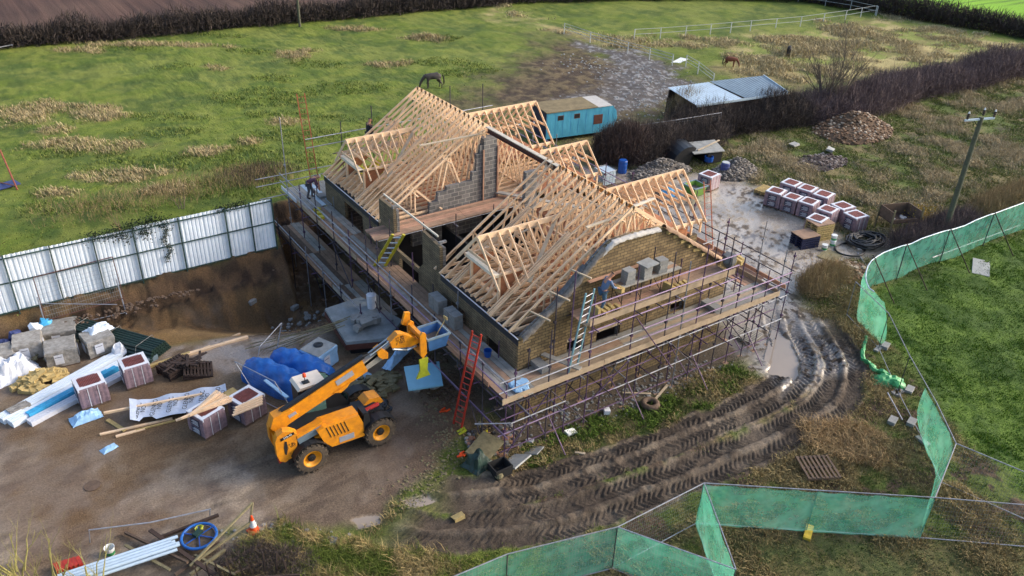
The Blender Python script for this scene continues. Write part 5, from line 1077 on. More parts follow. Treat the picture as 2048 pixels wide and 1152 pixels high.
# ------------------------------------------------------------------ packs of roof tiles
def tilepack(loc, rz, label, strip=True, group='shrink-wrapped packs of roof tiles', wide=1.06, deep=1.0, ht=1.05, side='wrap_purple'):
    t = T('tile_pack', label, 'tile pack', loc, rz, group); g = FR[t.name]
    w, d = wide / 2, deep / 2
    def L(b, n, m): return b.out(n, m, t, world=False)
    b = M()
    for k in range(3): b.box(-w, -d + k * (d - .05), 0, w, -d + k * (d - .05) + .1, .08)
    b.box(-w, -d, .082, w, d, .11); L(b, 'pallet', 'old_wood')
    b = M(); n = 12                         # wrapped body with ribs of the tiles under the film
    vs = []
    ring = [(-w, -d)] + [(-w + 2 * w * k / n, -d - (.012 if k % 2 else 0)) for k in range(1, n)] + [(w, -d)] + [(w, d)] + [(-w, d)]
    m = len(ring)
    for z, s in ((.11, 1.0), (.35, 1.02), (ht - .06, 1.0), (ht, .96)): vs += [(x * s, y * s, z) for x, y in ring]
    b.add(vs, [(i * m + k, i * m + (k + 1) % m, (i + 1) * m + (k + 1) % m, (i + 1) * m + k) for i in range(3) for k in range(m)] + [tuple(range(3 * m, 4 * m))]); L(b, 'wrapping', side)
    b = M()                                    # white film rim on top, open in the middle
    o = [(-w, -d), (w, -d), (w, d), (-w, d)]; ii = [(-w * .72, -d * .5), (-w * .5, -d * .7), (w * .6, -d * .7), (w * .74, -d * .4), (w * .74, d * .5), (w * .5, d * .72), (-w * .6, d * .72), (-w * .74, d * .5)]
    vs = [(x * .97, y * .97, ht + .004) for x, y in o] + [(x, y, ht + .012) for x, y in ii]
    b.add(vs, [(0, 1, 6, 5), (1, 7, 6), (1, 2, 8, 7), (2, 9, 8), (2, 3, 10, 9), (3, 11, 10), (3, 0, 4, 11), (0, 5, 4)])
    b.box(-w * .99, -d * 1.0 - .02, ht - .1, -w * .9, d, ht + .003); b.box(w * .9, -d - .02, ht - .1, w * .99, d, ht + .003); L(b, 'film_rim', 'wrap_white')
    b = M()
    for k in range(14): x = -w * .70 + k * w * 1.4 / 13; b.beam((x, -d * .62, ht - .01), (x, d * .62, ht - .01), w * .085, .05)
    b.box(-w * .72, -.015, ht + .018, w * .72, .015, ht + .026); L(b, 'tiles', 'tile')
    for q0, q1 in ((.52, .86), (.14, .46)):
        b = M(); b.box(-w - .028, -d * .55, ht * q0, -w - .02, d * .55, ht * q1); lp = L(b, 'label_panel', 'wrap_dark')
        b = M()
        for q in range(4): b.box(-w - .034, -d * .42, ht * (q0 + .06 + q * .06), -w - .0285, d * (.4 - .2 * (q % 2)), ht * (q0 + .085 + q * .06))
        b.out('print', 'wrap_white', lp, world=False)
    b = M()
    for sx in (-.35, .35): b.box(sx * w - .012, -d - .03, .1, sx * w + .012, -d - .022, ht)
    L(b, 'strap', 'wrap_white')
    return t
TP = []
def place_tp(u, v, ang, label, first=[None]):
    p = GH(u, v); 
    if first[0] is None: first[0] = tilepack(p, ang, label); return first[0]
    r_ = dup(first[0], p, ang + rad(random.uniform(-4, 4)), label); r_.scale = (random.uniform(.97, 1.04), random.uniform(.96, 1.04), random.uniform(.94, 1.05)); return r_
G1 = [(276, 762, -32, 'tile pack in the left yard beside the dark pallet heap'), (188, 800, -28, 'tile pack in the left yard with a pale blue bag at its foot'), (418, 858, -14, 'tile pack in the left yard with lengths of timber across its top'), (498, 832, -14, 'tile pack in the left yard nearest the telehandler, with short battens on top')]
for u, v, a, l in G1: place_tp(u, v, rad(a) + rad(33), l)
GR = [((1547, 393), 'front left tile pack of the group on the wet right yard'), ((1580, 404), 'second tile pack along the front row on the wet right yard'), ((1612, 415), 'third tile pack along the front row on the wet right yard'), ((1577, 377), 'back left tile pack of the right yard group'), ((1609, 387), 'middle tile pack of the back row, right yard'), ((1641, 400), 'tile pack in the back row behind the third front pack'), ((1649, 431), 'tile pack between the front row and the stack of brown boards'), ((1679, 422), 'tile pack second from the right, right yard group'), ((1705, 440), 'separate tile pack at the right end of the group'), ((1628, 450), 'tile pack half hidden behind the stack of brown boards'), ((1415, 358), 'lone tile pack in front of the gravel heap'), ]
for (u, v), l in GR: place_tp(u, v + 18, rad(-8 if u > 1660 else 14), l)
# ------------------------------------------------------------------ shrink-wrapped block packs and loose materials in the left yard
def wrappack(u, v, rz, label, wd=1.1, dp=1.0, ht=.8, m='wrap_grey', lab=True, loc=None):
    p = loc or GH(u, v); t = T('block_pack', label, 'block pack', p, rz, 'grey shrink-wrapped block packs')
    b = M(); n = 7; rs = random.Random(u)
    vs = []; ring = [(-1 + 2 * k / n, -1) for k in range(n)] + [(1, -1 + 2 * k / n) for k in range(n)] + [(1 - 2 * k / n, 1) for k in range(n)] + [(-1, 1 - 2 * k / n) for k in range(n)]; m_ = len(ring)
    for z in (0, .1, .3, .55, .8, .95, 1.0):
        s = 1 + .02 * math.sin(z * 9) - (.04 if z == 1 else 0)
        for x, y in ring: j = rs.uniform(-.012, .018); vs.append((x * wd / 2 * s + j, y * dp / 2 * s + j, .06 + z * (ht - .06) + (rs.uniform(-.01, .02) if z > .5 else 0)))
    b.add(vs, [(i * m_ + k, i * m_ + (k + 1) % m_, (i + 1) * m_ + (k + 1) % m_, (i + 1) * m_ + k) for i in range(6) for k in range(m_)] + [tuple(range(6 * m_, 7 * m_))]); b.out('wrapping', m, t, world=False)
    b = M()
    for k in range(3): b.box(-wd / 2, -dp / 2 + k * (dp / 2 - .06), 0, wd / 2, -dp / 2 + k * (dp / 2 - .06) + .12, .055)
    b.out('pallet', 'old_wood', t, world=False)
    if lab:
        for x, s in ((wd * .0, 1),):
            b = M(); b.box(-.3, -dp / 2 - .045, ht * .25, .05, -dp / 2 - .03, ht * .8); lp = b.out('label_sheet', 'label_white', t, world=False)
            for q in range(4):
                b = M(); b.box(-.27, -dp / 2 - .052, ht * (.35 + .1 * q), .0, -dp / 2 - .0455, ht * (.38 + .1 * q)); 
            b.out('print_lines', 'wrap_dark', lp, world=False)
        b = M(); b.box(wd / 2 + .03, -.25, ht * .25, wd / 2 + .045, .1, ht * .8); b.out('label_sheet', 'label_white', t, world=False)
        b = M(); b.box(-wd / 2 - .045, -.2, ht * .25, -wd / 2 - .03, .15, ht * .7); b.out('label_sheet', 'label_white', t, world=False)
    return t
wrappack(128, 720, rad(-6), 'grey wrapped block pack in the front middle of the left yard group', 1.25, 1.15, .85)
wrappack(62, 708, rad(-8), 'grey wrapped block pack between the blue sacks and the front middle pack', 1.15, 1.1, .85)
wrappack(200, 700, rad(8), 'grey wrapped block pack with crumpled white film lying on top', 1.15, 1.1, .85)
wrappack(125, 678, rad(-12), 'grey wrapped block pack at the back beside the white and blue sacks', 1.4, 1.2, .75)
wrappack(5, 732, rad(0), 'grey wrapped block pack cut by the left edge of the picture', 1.1, 1.1, .8)
wrappack(640, 730, rad(25), 'block pack under blue-white film with a black disc on its top', 1.2, 1.1, .95, m='blue_pale')
p = GH(640, 730); b = M(); b.lathe((p.x + .05, p.y + .1, p.z + .97), [(.2, 0), (.22, .05), (.12, .07), (.06, .05)], 16); solo(b, 'cutting_disc', 'black_plastic', 'black disc lying on the film-wrapped pack behind the blue tarpaulins', 'disc')
b = M(); b.obox((p.x, p.y, p.z + .955), 1.15, 1.05, .02, rad(25), jit=.03); solo(b, 'cover_board', 'concrete', 'grey board covering the film-wrapped pack', 'board')
def heap(c, a, bb, h, n, m, size, seed=0, shape='block', elong=2.0):
    rs = random.Random(seed); b = M()
    for _ in range(n):
        t = rs.random() ** .5; an = rs.random() * 6.283; x = c[0] + a * t * math.cos(an); y = c[1] + bb * t * math.sin(an); z = c[2] + h * (1 - t) * rs.uniform(.6, 1)
        if shape == 'block':
            s = size * rs.uniform(.8, 1.2); b.obox((x, y, z - s * .2), s * elong, s, s, rs.uniform(-.6, .6), (rs.uniform(-.35, .35), rs.uniform(-.35, .35)))
        else: b.rock((x, y, z), size * rs.uniform(.5, 1.3))
    return b
p = GH(82, 765); solo(heap(p, 1.0, .7, .55, 90, 'tanstone', .17, 2), 'stone_pile', 'tanstone', 'pile of loose tan walling stones spilling from torn white film', 'stone pile')
def cloth(c, a, b_, rz, h, n=12, seed=1, flat=.6, amp=.5):
    rs = random.Random(seed); vs = []; m = Matrix.Rotation(rz, 3, 'Z')
    for i in range(n + 1):
        for j in range(n + 1):
            x = (i / n - .5) * a * (1 + rs.uniform(-.04, .04)); y = (j / n - .5) * b_ * (1 + rs.uniform(-.04, .04)); e = min(1, 4 * min(i, n - i, j, n - j) / n)
            z = h * (e * flat + amp * (.5 + .5 * math.sin(i * 1.3 + seed) * math.cos(j * 1.1 + i * .5)) * rs.uniform(.6, 1)) * (.15 + .85 * e)
            v = m @ Vector((x, y, 0)); vs.append((c[0] + v.x, c[1] + v.y, c[2] + z + .02))
    b = M(); b.add(vs, [(i * (n + 1) + j, (i + 1) * (n + 1) + j, (i + 1) * (n + 1) + j + 1, i * (n + 1) + j + 1) for i in range(n) for j in range(n)])
    k = len(vs); vs2 = [(x, y, z - .012) for x, y, z in vs]; b.add(vs2, [(i * (n + 1) + j, i * (n + 1) + j + 1, (i + 1) * (n + 1) + j + 1, (i + 1) * (n + 1) + j) for i in range(n) for j in range(n)]); return b
p = GH(30, 748); solo(cloth(p, 1.9, 1.4, .2, .9, 12, 3), 'plastic_film', 'wrap_white', 'torn white plastic film over blocks at the left edge', 'plastic film', smooth=False)
p = GH(205, 690); solo(cloth((p.x, p.y, p.z + .8), 1.1, .8, .3, .3, 9, 4), 'plastic_film', 'white_board', 'crumpled white film on top of a grey block pack', 'plastic film')
p = GH(172, 836); solo(cloth(p, 1.15, .7, .1, .3, 9, 6), 'plastic_bag', 'blue_pale', 'pale blue plastic bag on the mud by a tile pack', 'plastic bag')
for (u, v, l, m) in ((38, 690, 'blue and white sack lying left of the upright one', 'navy_bag'), (76, 678, 'upright white sack with pale blue print behind the block packs', 'white_board'), (100, 668, 'blue-topped white sack beside the rearmost block pack', 'blue_bag'), (8, 700, 'dark blue sack at the left edge', 'navy_bag'), (246, 690, 'small blue and grey sack beside the dark green tubes', 'navy_bag'), (240, 710, 'small white bag by the end of the white boards', 'wrap_white')):
    p = GH(u, v); b = M(); h = .8 if 'upright' in l or 'topped' in l else .45
    b.lathe(p, [(.22, 0), (.32, h * .3), (.3, h * .7), (.2, h)], 8); b.v = [(x + random.uniform(-.08, .08), y + random.uniform(-.08, .08), z + (random.uniform(-.1, .1) if z > p.z + .1 else 0)) for x, y, z in b.v]; solo(b, 'sack', m, l, 'sack')
# stack of white faced boards
def plankat(u0, v0, u1, v1, w, h, dz0=0, dz1=None):
    a, c = GH(u0, v0, dz0), GH(u1, v1, dz1 if dz1 is not None else dz0); b = M(); b.beam(a + Vector((0, 0, h / 2)), c + Vector((0, 0, h / 2)), w, h); return b
for k, (u0, v0, u1, v1, w, h, m, l) in enumerate(((2, 845, 240, 712, .5, .22, 'white_board', 'leftmost long white board bundle in the left yard'), (22, 852, 262, 722, .45, .2, 'white_board', 'middle long white board bundle in the left yard'), (60, 850, 285, 732, .4, .16, 'label_white', 'long white strip boards beside the blue wrapped lengths'), (58, 838, 235, 742, .3, .25, 'blue_bag', 'long bright blue wrapped lengths next to the white boards'), (20, 835, 60, 815, .4, .28, 'wrap_grey', 'short grey film end on the white board bundles'), (255, 745, 312, 715, .35, .2, 'tin_dark', 'grey boards running behind the tile pack, left yard'))):
    b = plankat(u0, v0, u1, v1, w, h)
    for q in range(3): a_, c_ = GH(u0, v0), GH(u1, v1); off = (q - 1) * w * .33; nrm = Vector((-(c_ - a_).y, (c_ - a_).x, 0)).normalized(); b.beam(a_ + nrm * off + Vector((0, 0, h + .02)), c_ + nrm * off + Vector((0, 0, h + .02)) - (c_ - a_) * (.05 * q), w * .26, .04)
    solo(b, 'board_bundle', m, l, 'board bundle')
# dark green tubes
t = T('tube_bundle', 'long strapped bundle of dark green tubes lying in the left yard', 'tube bundle', GH(230, 670)); a, c = GH(138, 660), GH(322, 712)
nrm = Vector((-(c - a).y, (c - a).x, 0)).normalized(); mm = M()
for r_ in range(4):
    for q in range(9 - r_): mm.tube([a + nrm * ((q + r_ / 2 - 4) * .15) + Vector((0, 0, .09 + r_ * .14)), c + nrm * ((q + r_ / 2 - 4) * .15) + Vector((0, 0, .09 + r_ * .14))], .072, 8)
mm.out('tubes', 'green_tube', t)
for f_ in (.15, .5, .85):
    q = a + (c - a) * f_; b = M(); b.tube([q - nrm * .72, q - nrm * .5 + Vector((0, 0, .62)), q + nrm * .5 + Vector((0, 0, .62)), q + nrm * .72], .012, 4); b.out('strap', 'wrap_grey', t)
# dark pallets heap
def pallet(p, rz, m, label, tilt=None, w=1.2, d=1.0, n=9, stack=1, group=None, hz_=.14):
    t = T('pallet', label, 'pallet', p, rz, group)
    R_ = Matrix.Rotation(tilt[0], 4, 'X') @ Matrix.Rotation(tilt[1], 4, 'Y') if tilt else Matrix.Identity(4)
    for s in range(stack):
        z = s * hz_
        b = M()
        for k in range(3): b.box(-w / 2, -d / 2 + k * (d / 2 - .05), z, w / 2, -d / 2 + k * (d / 2 - .05) + .1, z + .09)
        b.v = [tuple(R_ @ Vector(v)) for v in b.v]; b.out('bearers', m, t, world=False)
        b = M()
        for k in range(n): x = -w / 2 + (w - .09) * k / (n - 1); b.box(x, -d / 2, z + .092, x + .088, d / 2, z + .113)
        b.v = [tuple(R_ @ Vector(v)) for v in b.v]; b.out('slats', m, t, world=False)
    return t
pallet(GH(352, 742), rad(20), 'dark_wood', 'dark broken pallets stacked by the left tile pack', stack=3)
pallet(GH(395, 745), rad(-15), 'dark_wood', 'dark collapsed pallet right of the stacked dark pallets', (.1, .25), stack=2)
p = GH(370, 725, .5); b = M()
for k in range(14): b.beam((p.x + random.uniform(-1, 1), p.y + random.uniform(-.6, .6), .5 + random.random() * .15), (p.x + random.uniform(-1, 1), p.y + random.uniform(-.6, .6), .62), .1, .03)
solo(b, 'slat_heap', 'dark_wood', 'loose dark slats thrown across the dark pallets', 'timber heap')
pallet(GH(1633, 945) + Vector((0, 0, .2)), rad(-28), 'old_wood', 'lone weathered pallet lying on rough grass by the green netting', w=1.3, d=1.25, n=8)
TB = [(372, 712, 496, 676, .16, .12, 'pine', 'thick orange timber lying behind the dark pallets'), (405, 700, 480, 668, .08, .08, 'pine', 'thin batten behind the thick orange timber'), (300, 735, 380, 708, .12, .12, 'tanstone', 'short timber beside the dark pallets'),
      (208, 828, 405, 790, .09, .09, 'pine', 'long pale timber lying across the printed membrane'), (200, 870, 345, 838, .1, .06, 'pine', 'pale timber on the mud below the printed membrane'), (232, 874, 290, 858, .12, .05, 'pine', 'short splintered board on the mud below the membrane'), (272, 862, 350, 842, .06, .06, 'tanstone', 'thin batten right of the splintered board'), (215, 840, 250, 862, .16, .04, 'tanstone', 'short board crossing under the membrane'), (600, 690, 640, 655, .05, .05, 'mossy_wood', 'short green pole by the wrapped pack')]
for u0, v0, u1, v1, w, h, m, l in TB: solo(plankat(u0, v0, u1, v1, w, h, dz0=.02 if 'across' not in l else .32), 'timber', m, l, 'timber')
for k in range(7):
    dx = k * 4; solo(plankat(352 + dx * 1.3, 842 - k * 2, 470 - k * 6, 800 - k * 3, .1, .05, dz0=1.0 + .05 * (k % 3)), 'timber', 'pine', f'pale timber length on the tile packs, {["lowest", "second", "third", "fourth", "fifth", "sixth", "topmost"][k]} of the loose lot', 'timber', 'pale timbers across the tile packs')
for k in range(4): solo(plankat(465 + k * 2, 832 - k * 5, 525, 808 - k * 5, .1, .05, dz0=1.1 + .03 * k), 'batten', 'pine', f'short batten on the tile pack nearest the telehandler, {["front", "second", "third", "rear"][k]} one', 'batten', 'short battens on the tile pack')
# printed membrane
mb = [GH(258, 822, .15), GH(275, 848, .12), GH(400, 815, .3), GH(465, 806, .4), GH(440, 780, .35), GH(330, 795, .3), GH(250, 812, .25)]
t = T('membrane', 'silver printed damp-proof membrane lying on timbers in the left yard', 'membrane', mb[0])
a = GH(262, 830, .25); c = GH(455, 792, .25); e = (c - a); ex = e.normalized(); ey = Vector((-ex.y, ex.x, 0)); WL = e.length; b = M(); nx = 24; vs = []
for i in range(nx + 1):
    for j in range(7):
        x = i / nx * WL; y = (j / 6 - .5) * 1.25 * (1 - .35 * (abs(i - 4) < 2) * (j < 2)); z = .3 + .05 * math.sin(i * .8) * (1 if j > 3 else .5) + (.12 if j == 6 else 0) + (.1 * max(0, 2 - i)) ; q = a + ex * x + ey * y; vs.append((q.x, q.y, z))
b.add(vs, [(i * 7 + j, (i + 1) * 7 + j, (i + 1) * 7 + j + 1, i * 7 + j + 1) for i in range(nx) for j in range(6)]); ms = b.out('sheet', 'membrane', t, smooth=True)
b = M(); b.add([(x, y, z - .03) for x, y, z in vs], [(i * 7 + j, i * 7 + j + 1, (i + 1) * 7 + j + 1, (i + 1) * 7 + j) for i in range(nx) for j in range(6)]); b.out('underside', 'dark', t)
ang = math.atan2(ex.y, ex.x)
for k in range(6):
    q = a + ex * (WL * (.1 + k * .165)); text('GLENNO\n  NO', .26, (q.x, q.y, .385), (0, 0, ang + rad(80)), 'dark', ms, .001)
b = M(); q = c + ex * .15; b.obox((q.x, q.y + .1, .05), .5, .35, .3, .3); solo(b, 'timber_offcut', 'tanstone', 'square timber offcut at the right end of the printed membrane', 'timber')
# blue tarpaulins with leaning fence panels
def hump(c, L_, R_, rz, m, label, sq=1.0):
    b = M(); vs = []; n = 34; k_ = 24; mr = Matrix.Rotation(rz, 3, 'Z')
    for i in range(n + 1):
        for j in range(k_ + 1):
            a_ = math.pi * j / k_; r = R_ * (.97 + .05 * math.sin(i * .55 + j * .5) + .07 * abs(math.sin(i * .42 - j * .33)) - .06 * abs(math.sin(i * .23 + j * .7)) + random.uniform(-.012, .012)) * (1 - .25 * (abs(i / n - .5) * 2) ** 4); v = mr @ Vector(((i / n - .5) * L_, r * math.cos(a_), 0)); vs.append((c[0] + v.x, c[1] + v.y, c[2] + r * math.sin(a_) * sq))
    q = k_ + 1; b.add(vs, [(i * q + j, (i + 1) * q + j, (i + 1) * q + j + 1, i * q + j + 1) for i in range(n) for j in range(k_)] + [tuple(range(q)), tuple(n * q + j for j in range(q))[::-1]]); return solo(b, 'tarpaulin', m, label, 'tarpaulin', smooth=True)
hump(GH(558, 775), 3.3, .62, rad(118), 'tarp_blue', 'blue tarpaulin hump on the left, partly behind the leaning wire panel', 1.9)
hump(GH(606, 748), 3.0, .68, rad(118), 'tarp_blue', 'blue tarpaulin roll on the right, just behind the telehandler cab', 1.5)
def heras(p, q, label, ht=2.0, net=None, group='temporary wire fence panels', foot=True, lean=Vector((0, 0, 0)), m='galv', mesh_=True, name='fence_panel', cat='fence panel', th=.02, z0=.05):
    p, q = Vector(p), Vector(q); t = T(name, label, cat, (p + q) / 2, 0, group); up = Vector((0, 0, ht)) + lean
    b = M()
    for a_, c_ in ((p, p + up), (q, q + up), (p + up, q + up), (p + up * z0, q + up * z0)): b.tube([a_, c_], th, 6)
    b.out('frame', m, t)
    if mesh_:
        me = bpy.data.meshes.new('wire_mesh'); L0 = FR[t.name][0]; A_ = [p + up * .05 - L0, q + up * .05 - L0, q + up * .99 - L0, p + up * .99 - L0]; me.from_pydata([tuple(v) for v in A_], [], [(0, 1, 2, 3)])
        uv = me.uv_layers.new(name='UVMap'); ln = (q - p).length
        for i, co in enumerate(((0, 0), (ln, 0), (ln, ht), (0, ht))): uv.data[i].uv = co
        me.materials.append(MT['wiremesh_dark' if m == 'orange_rust' else 'wiremesh']); o = bpy.data.objects.new('wire_mesh', me); COL.objects.link(o); o.parent = t
    if net:
        b = M(); n = 14; vs = []; off = (q - p).cross(Vector((0, 0, 1))).normalized() * net
        for i in range(n + 1):
            for j in range(7):
                s = i / n; sag = .05 * math.sin(j / 6 * math.pi) * math.sin(s * 9) + .03 * math.sin(s * 21 + j); v = p + (q - p) * s + up * (.03 + .96 * j / 6 - .03 * abs(math.sin(s * 12.0)) * (j == 6)); v = v + off * (1 + sag * 14); vs.append(v)
        b.add(vs, [(i * 7 + j, (i + 1) * 7 + j, (i + 1) * 7 + j + 1, i * 7 + j + 1) for i in range(n) for j in range(6)]); b.out('netting', 'netting', t, smooth=True)
    if foot:
        for e in (p, q): b = M(); b.obox((e.x, e.y, e.z - .02), .6, .22, .12, random.uniform(0, 3)); b.out('foot_block', 'block', t)
    return t
pp = [GH(510, 850), GH(505, 745)]
heras(GH(518, 800), GH(598, 842), 'wire fence panel leaning over the blue tarpaulins, nearer one', 1.9, lean=Vector((-.5, .9, -.3)), foot=False)
heras(GH(506, 770), GH(550, 720), 'wire fence panel leaning behind the blue tarpaulins', 1.8, lean=Vector((.6, .3, -.2)), foot=False)
b = M(); a = GH(530, 760, 1.1); c = GH(575, 795, 1.1); b.beam(a, c, .14, .05); solo(b, 'strap_board', 'blue_pale', 'pale blue strip laid over the left blue tarpaulin', 'board')
# rubble and blocks in the yard behind the machine
p = GH(745, 775); solo(heap(p, 1.3, .8, .35, 60, 'block', .2, 8), 'block_rubble', 'mossy_wood', 'pile of dull broken blocks behind the telehandler', 'rubble')
p = GH(715, 755); solo(cloth(p, 1.1, .8, .3, .5, 9, 9), 'plastic_film', 'blue_pale', 'pale crumpled film beside the broken block pile', 'plastic film')
p = GH(795, 728); solo(cloth((p.x, p.y, p.z + .3), 1.9, .45, rad(32), .4, 10, 10), 'plastic_film', 'blue_pale', 'light blue twisted sheet lying on the rubble below the boom head', 'plastic film')
p = GH(740, 825); solo(heap(p, .8, .7, .6, 30, 'x', .25, 12, 'rock'), 'covered_heap', 'black_plastic', 'dark heap behind the telehandler cab', 'heap')
# concrete raft with block stacks
zs = .85; b = M(); S_ = [G(650, 617, zs), G(692, 684, zs), G(775, 676, zs), G(805, 640, zs), G(722, 593, zs)]
b.prism([Vector(v) for v in S_][::1] if True else 0, (0, 0, -.16)); solo(b, 'concrete_slab', 'concrete_blue', 'raised pale concrete slab beside the scaffold, over a dark void', 'slab')
b = M(); b.beam(S_[0] + Vector((0, 0, -.3)), S_[1] + Vector((0, 0, -.3)), .08, .26); b.beam(S_[1] + Vector((0, 0, -.3)), S_[2] + Vector((0, 0, -.3)), .08, .26); solo(b, 'shuttering_board', 'steel_brown', 'rusty brown shuttering along the front edge of the concrete slab', 'shuttering')
c_ = sum((Vector(s) for s in S_), Vector()) / 5
b = M(); b.prism([c_ + (Vector(s) - c_) * .8 - Vector((0, 0, .17)) for s in S_], (0, 0, -2.2)); solo(b, 'slab_void_shade', 'dark', 'dark solid painted as the shade in the void under the concrete slab', 'wall')  # near-black solid put in for the shade of the opening below the slab
for (u, v, lab, n) in ((705, 645, 'pale block pair on the concrete slab', 2), (735, 655, 'jumbled blocks on the right side of the concrete slab', 9)):
    q = G(u, v, zs); b = heap((q.x, q.y, zs + .15), .2 if n < 4 else .55, .2 if n < 4 else .4, .2, n, 'block', .24, u); solo(b, 'block_heap', 'block', lab, 'blocks')
q0 = [(430, 700, 700, 630), (455, 705, 712, 622), (470, 700, 690, 640), (480, 705, 705, 628), (500, 700, 700, 640), (440, 690, 680, 640)]
for k, (u0, v0, u1, v1) in enumerate(q0):
    a, c = GH(u0 + 60, v0 - 2, .1), G(u1 - 10, v1 + 10, 1.0); b = M(); b.tube([a, c], .022, 5); solo(b, 'pole', 'mossy_wood', ['longest thin greenish pole leaning up to the concrete slab', 'greenish pole with the highest end on the slab', 'greenish pole crossing the others low down', 'greenish pole in the middle of the leaning bunch', 'greenish pole nearest the wrapped pack in the leaning bunch', 'rearmost greenish pole of the leaning bunch'][k], 'pole', 'thin poles leaning on the concrete slab')
p = GH(620, 645); solo(heap(p, 2.2, 1.0, .12, 60, 'x', .12, 14, 'rock'), 'stone_scatter', 'block', 'loose stones scattered in the shaded pit by the slab', 'stones')
p = GH(640, 565); solo(heap(p, .7, .5, .2, 14, 'x', .18, 15, 'rock'), 'debris', 'mossy_wood', 'dull litter at the foot of the scaffold in the pit', 'debris')
for u, v, l in ((505, 607, 'single grey block lying on the orange pit floor'), (590, 618, 'pair of dark blocks on the pit floor near the scaffold')):
    q = GH(u, v); b = M(); b.obox(q, .44, .22, .2, .5); solo(b, 'loose_block', 'block', l, 'block')
# ------------------------------------------------------------------ white corrugated fence on the bank
t = T('metal_fence', 'white corrugated metal fence with dark green posts and ivy, left', 'fence', (5, 39.1, 1.0))
FX = [-4.2, -2.0, .1, 1.95, 3.75, 5.5, 7.6, 9.85, 11.1, 12.25]; ZB, ZT = 1.02, 3.85
for i in range(len(FX) - 1):
    x0, x1 = FX[i] + .01, FX[i + 1] - .01; n = int((x1 - x0) / .045); vs = []; zz = ZT + random.uniform(-.06, .06)
    for k in range(n + 1):
        x = x0 + (x1 - x0) * k / n; ph = (x / .19) % 1; y = 39.15 + (.035 if ph < .3 else 0)
        vs += [(x, y, ZB + random.uniform(0, .01)), (x, y, zz)]
    b = M(); b.add(vs, [(2 * k, 2 * k + 2, 2 * k + 3, 2 * k + 1) for k in range(n)]); b.out('sheet', 'clad', t)
for x in FX: b = M(); b.box(x - .026, 39.03, .9, x + .026, 39.12, ZT + .06); b.out('post', 'clad_post', t)
for i in range(len(FX) - 1):
    for z in (1.1, 2.55, 3.74): b = M(); b.box(FX[i] + .036, 39.05, z - .02, FX[i + 1] - .036, 39.115, z + .02); b.out('rail', 'clad_post', t)
def leaves(name, P, r, n, s, m, label, cat, thing_=True):
    b = M()
    for _ in range(n):
        c = random.choice(P); p = Vector(c) + Vector((random.gauss(0, r[0]), random.gauss(0, r[1]), random.gauss(0, r[2]))); u = Vector((random.gauss(0, 1), random.gauss(0, 1), random.gauss(0, 1))).normalized() * s; v = u.cross(Vector((random.random(), random.random(), .3))).normalized() * s
        b.add([p - u, p + v * .6, p + u, p - v * .6], [(0, 1, 2, 3)])
    return solo(b, name, m, label, cat)
P_ = [(x, 39.15 + .05 * random.random(), ZT + .02 - .12 * math.sin((x - 3.7) * 2)) for x in np.arange(3.7, 7.2, .15)] + [(6.0 + .02 * k, 39.08, ZT - .1 - k * .13) for k in range(4)] + [(5.1, 39.08, 3.5), (4.9, 39.08, 3.6), (5.3, 39.08, 3.4)]
leaves('ivy', P_, (.18, .1, .16), 1500, .05, 'ivy', 'dark ivy creeping over the top of the white corrugated fence', 'ivy')
leaves('ivy', [(6.9 + .12 * math.sin(k), 39.06, ZT - .2 - k * .16) for k in range(12)], (.07, .03, .1), 500, .04, 'ivy', 'narrow strand of ivy hanging down the face of the white fence', 'ivy')
leaves('ivy', [(x, 39.2, ZT) for x in np.arange(9.5, 11, .1)], (.1, .12, .1), 400, .05, 'ivy', 'ivy over the right part of the white fence top', 'ivy')
# loose frames against the bank
heras((1.0, 38.2, .6), (4.4, 38.35, .65), 'rusty mesh gate frame leaning against the white fence', 2.0, m='steel_brown', foot=False, lean=Vector((0, .75, 0)), name='gate_frame', cat='gate frame')
b = M(); b.tube([GH(78, 605, .8), GH(92, 655, .0)], .03, 6); b.tube([GH(236, 573, .8), GH(252, 625, .0)], .03, 6); b.tube([GH(85, 622, .5), GH(230, 592, .6)], .02, 6); b.tube([GH(185, 640, .1), GH(250, 625, .1)], .025, 6); solo(b, 'fallen_fence_panel', 'galv', 'fallen galvanised panel frame on the earth bank before the white fence', 'fence panel')
p = GH(150, 640); solo(heap((4.0, 37.8, .45), 4.2, .5, .2, 130, 'x', .09, 22, 'rock'), 'bank_stones', 'old_wood', 'loose stones along the bank below the white fence', 'stones')['kind'] = 'stuff'
solo(heap((-.5, 36.8, .15), 2.4, 1.2, .25, 70, 'x', .16, 23, 'rock'), 'bank_stones', 'mossy_wood', 'bigger stones at the left end of the bank', 'stones')['kind'] = 'stuff'
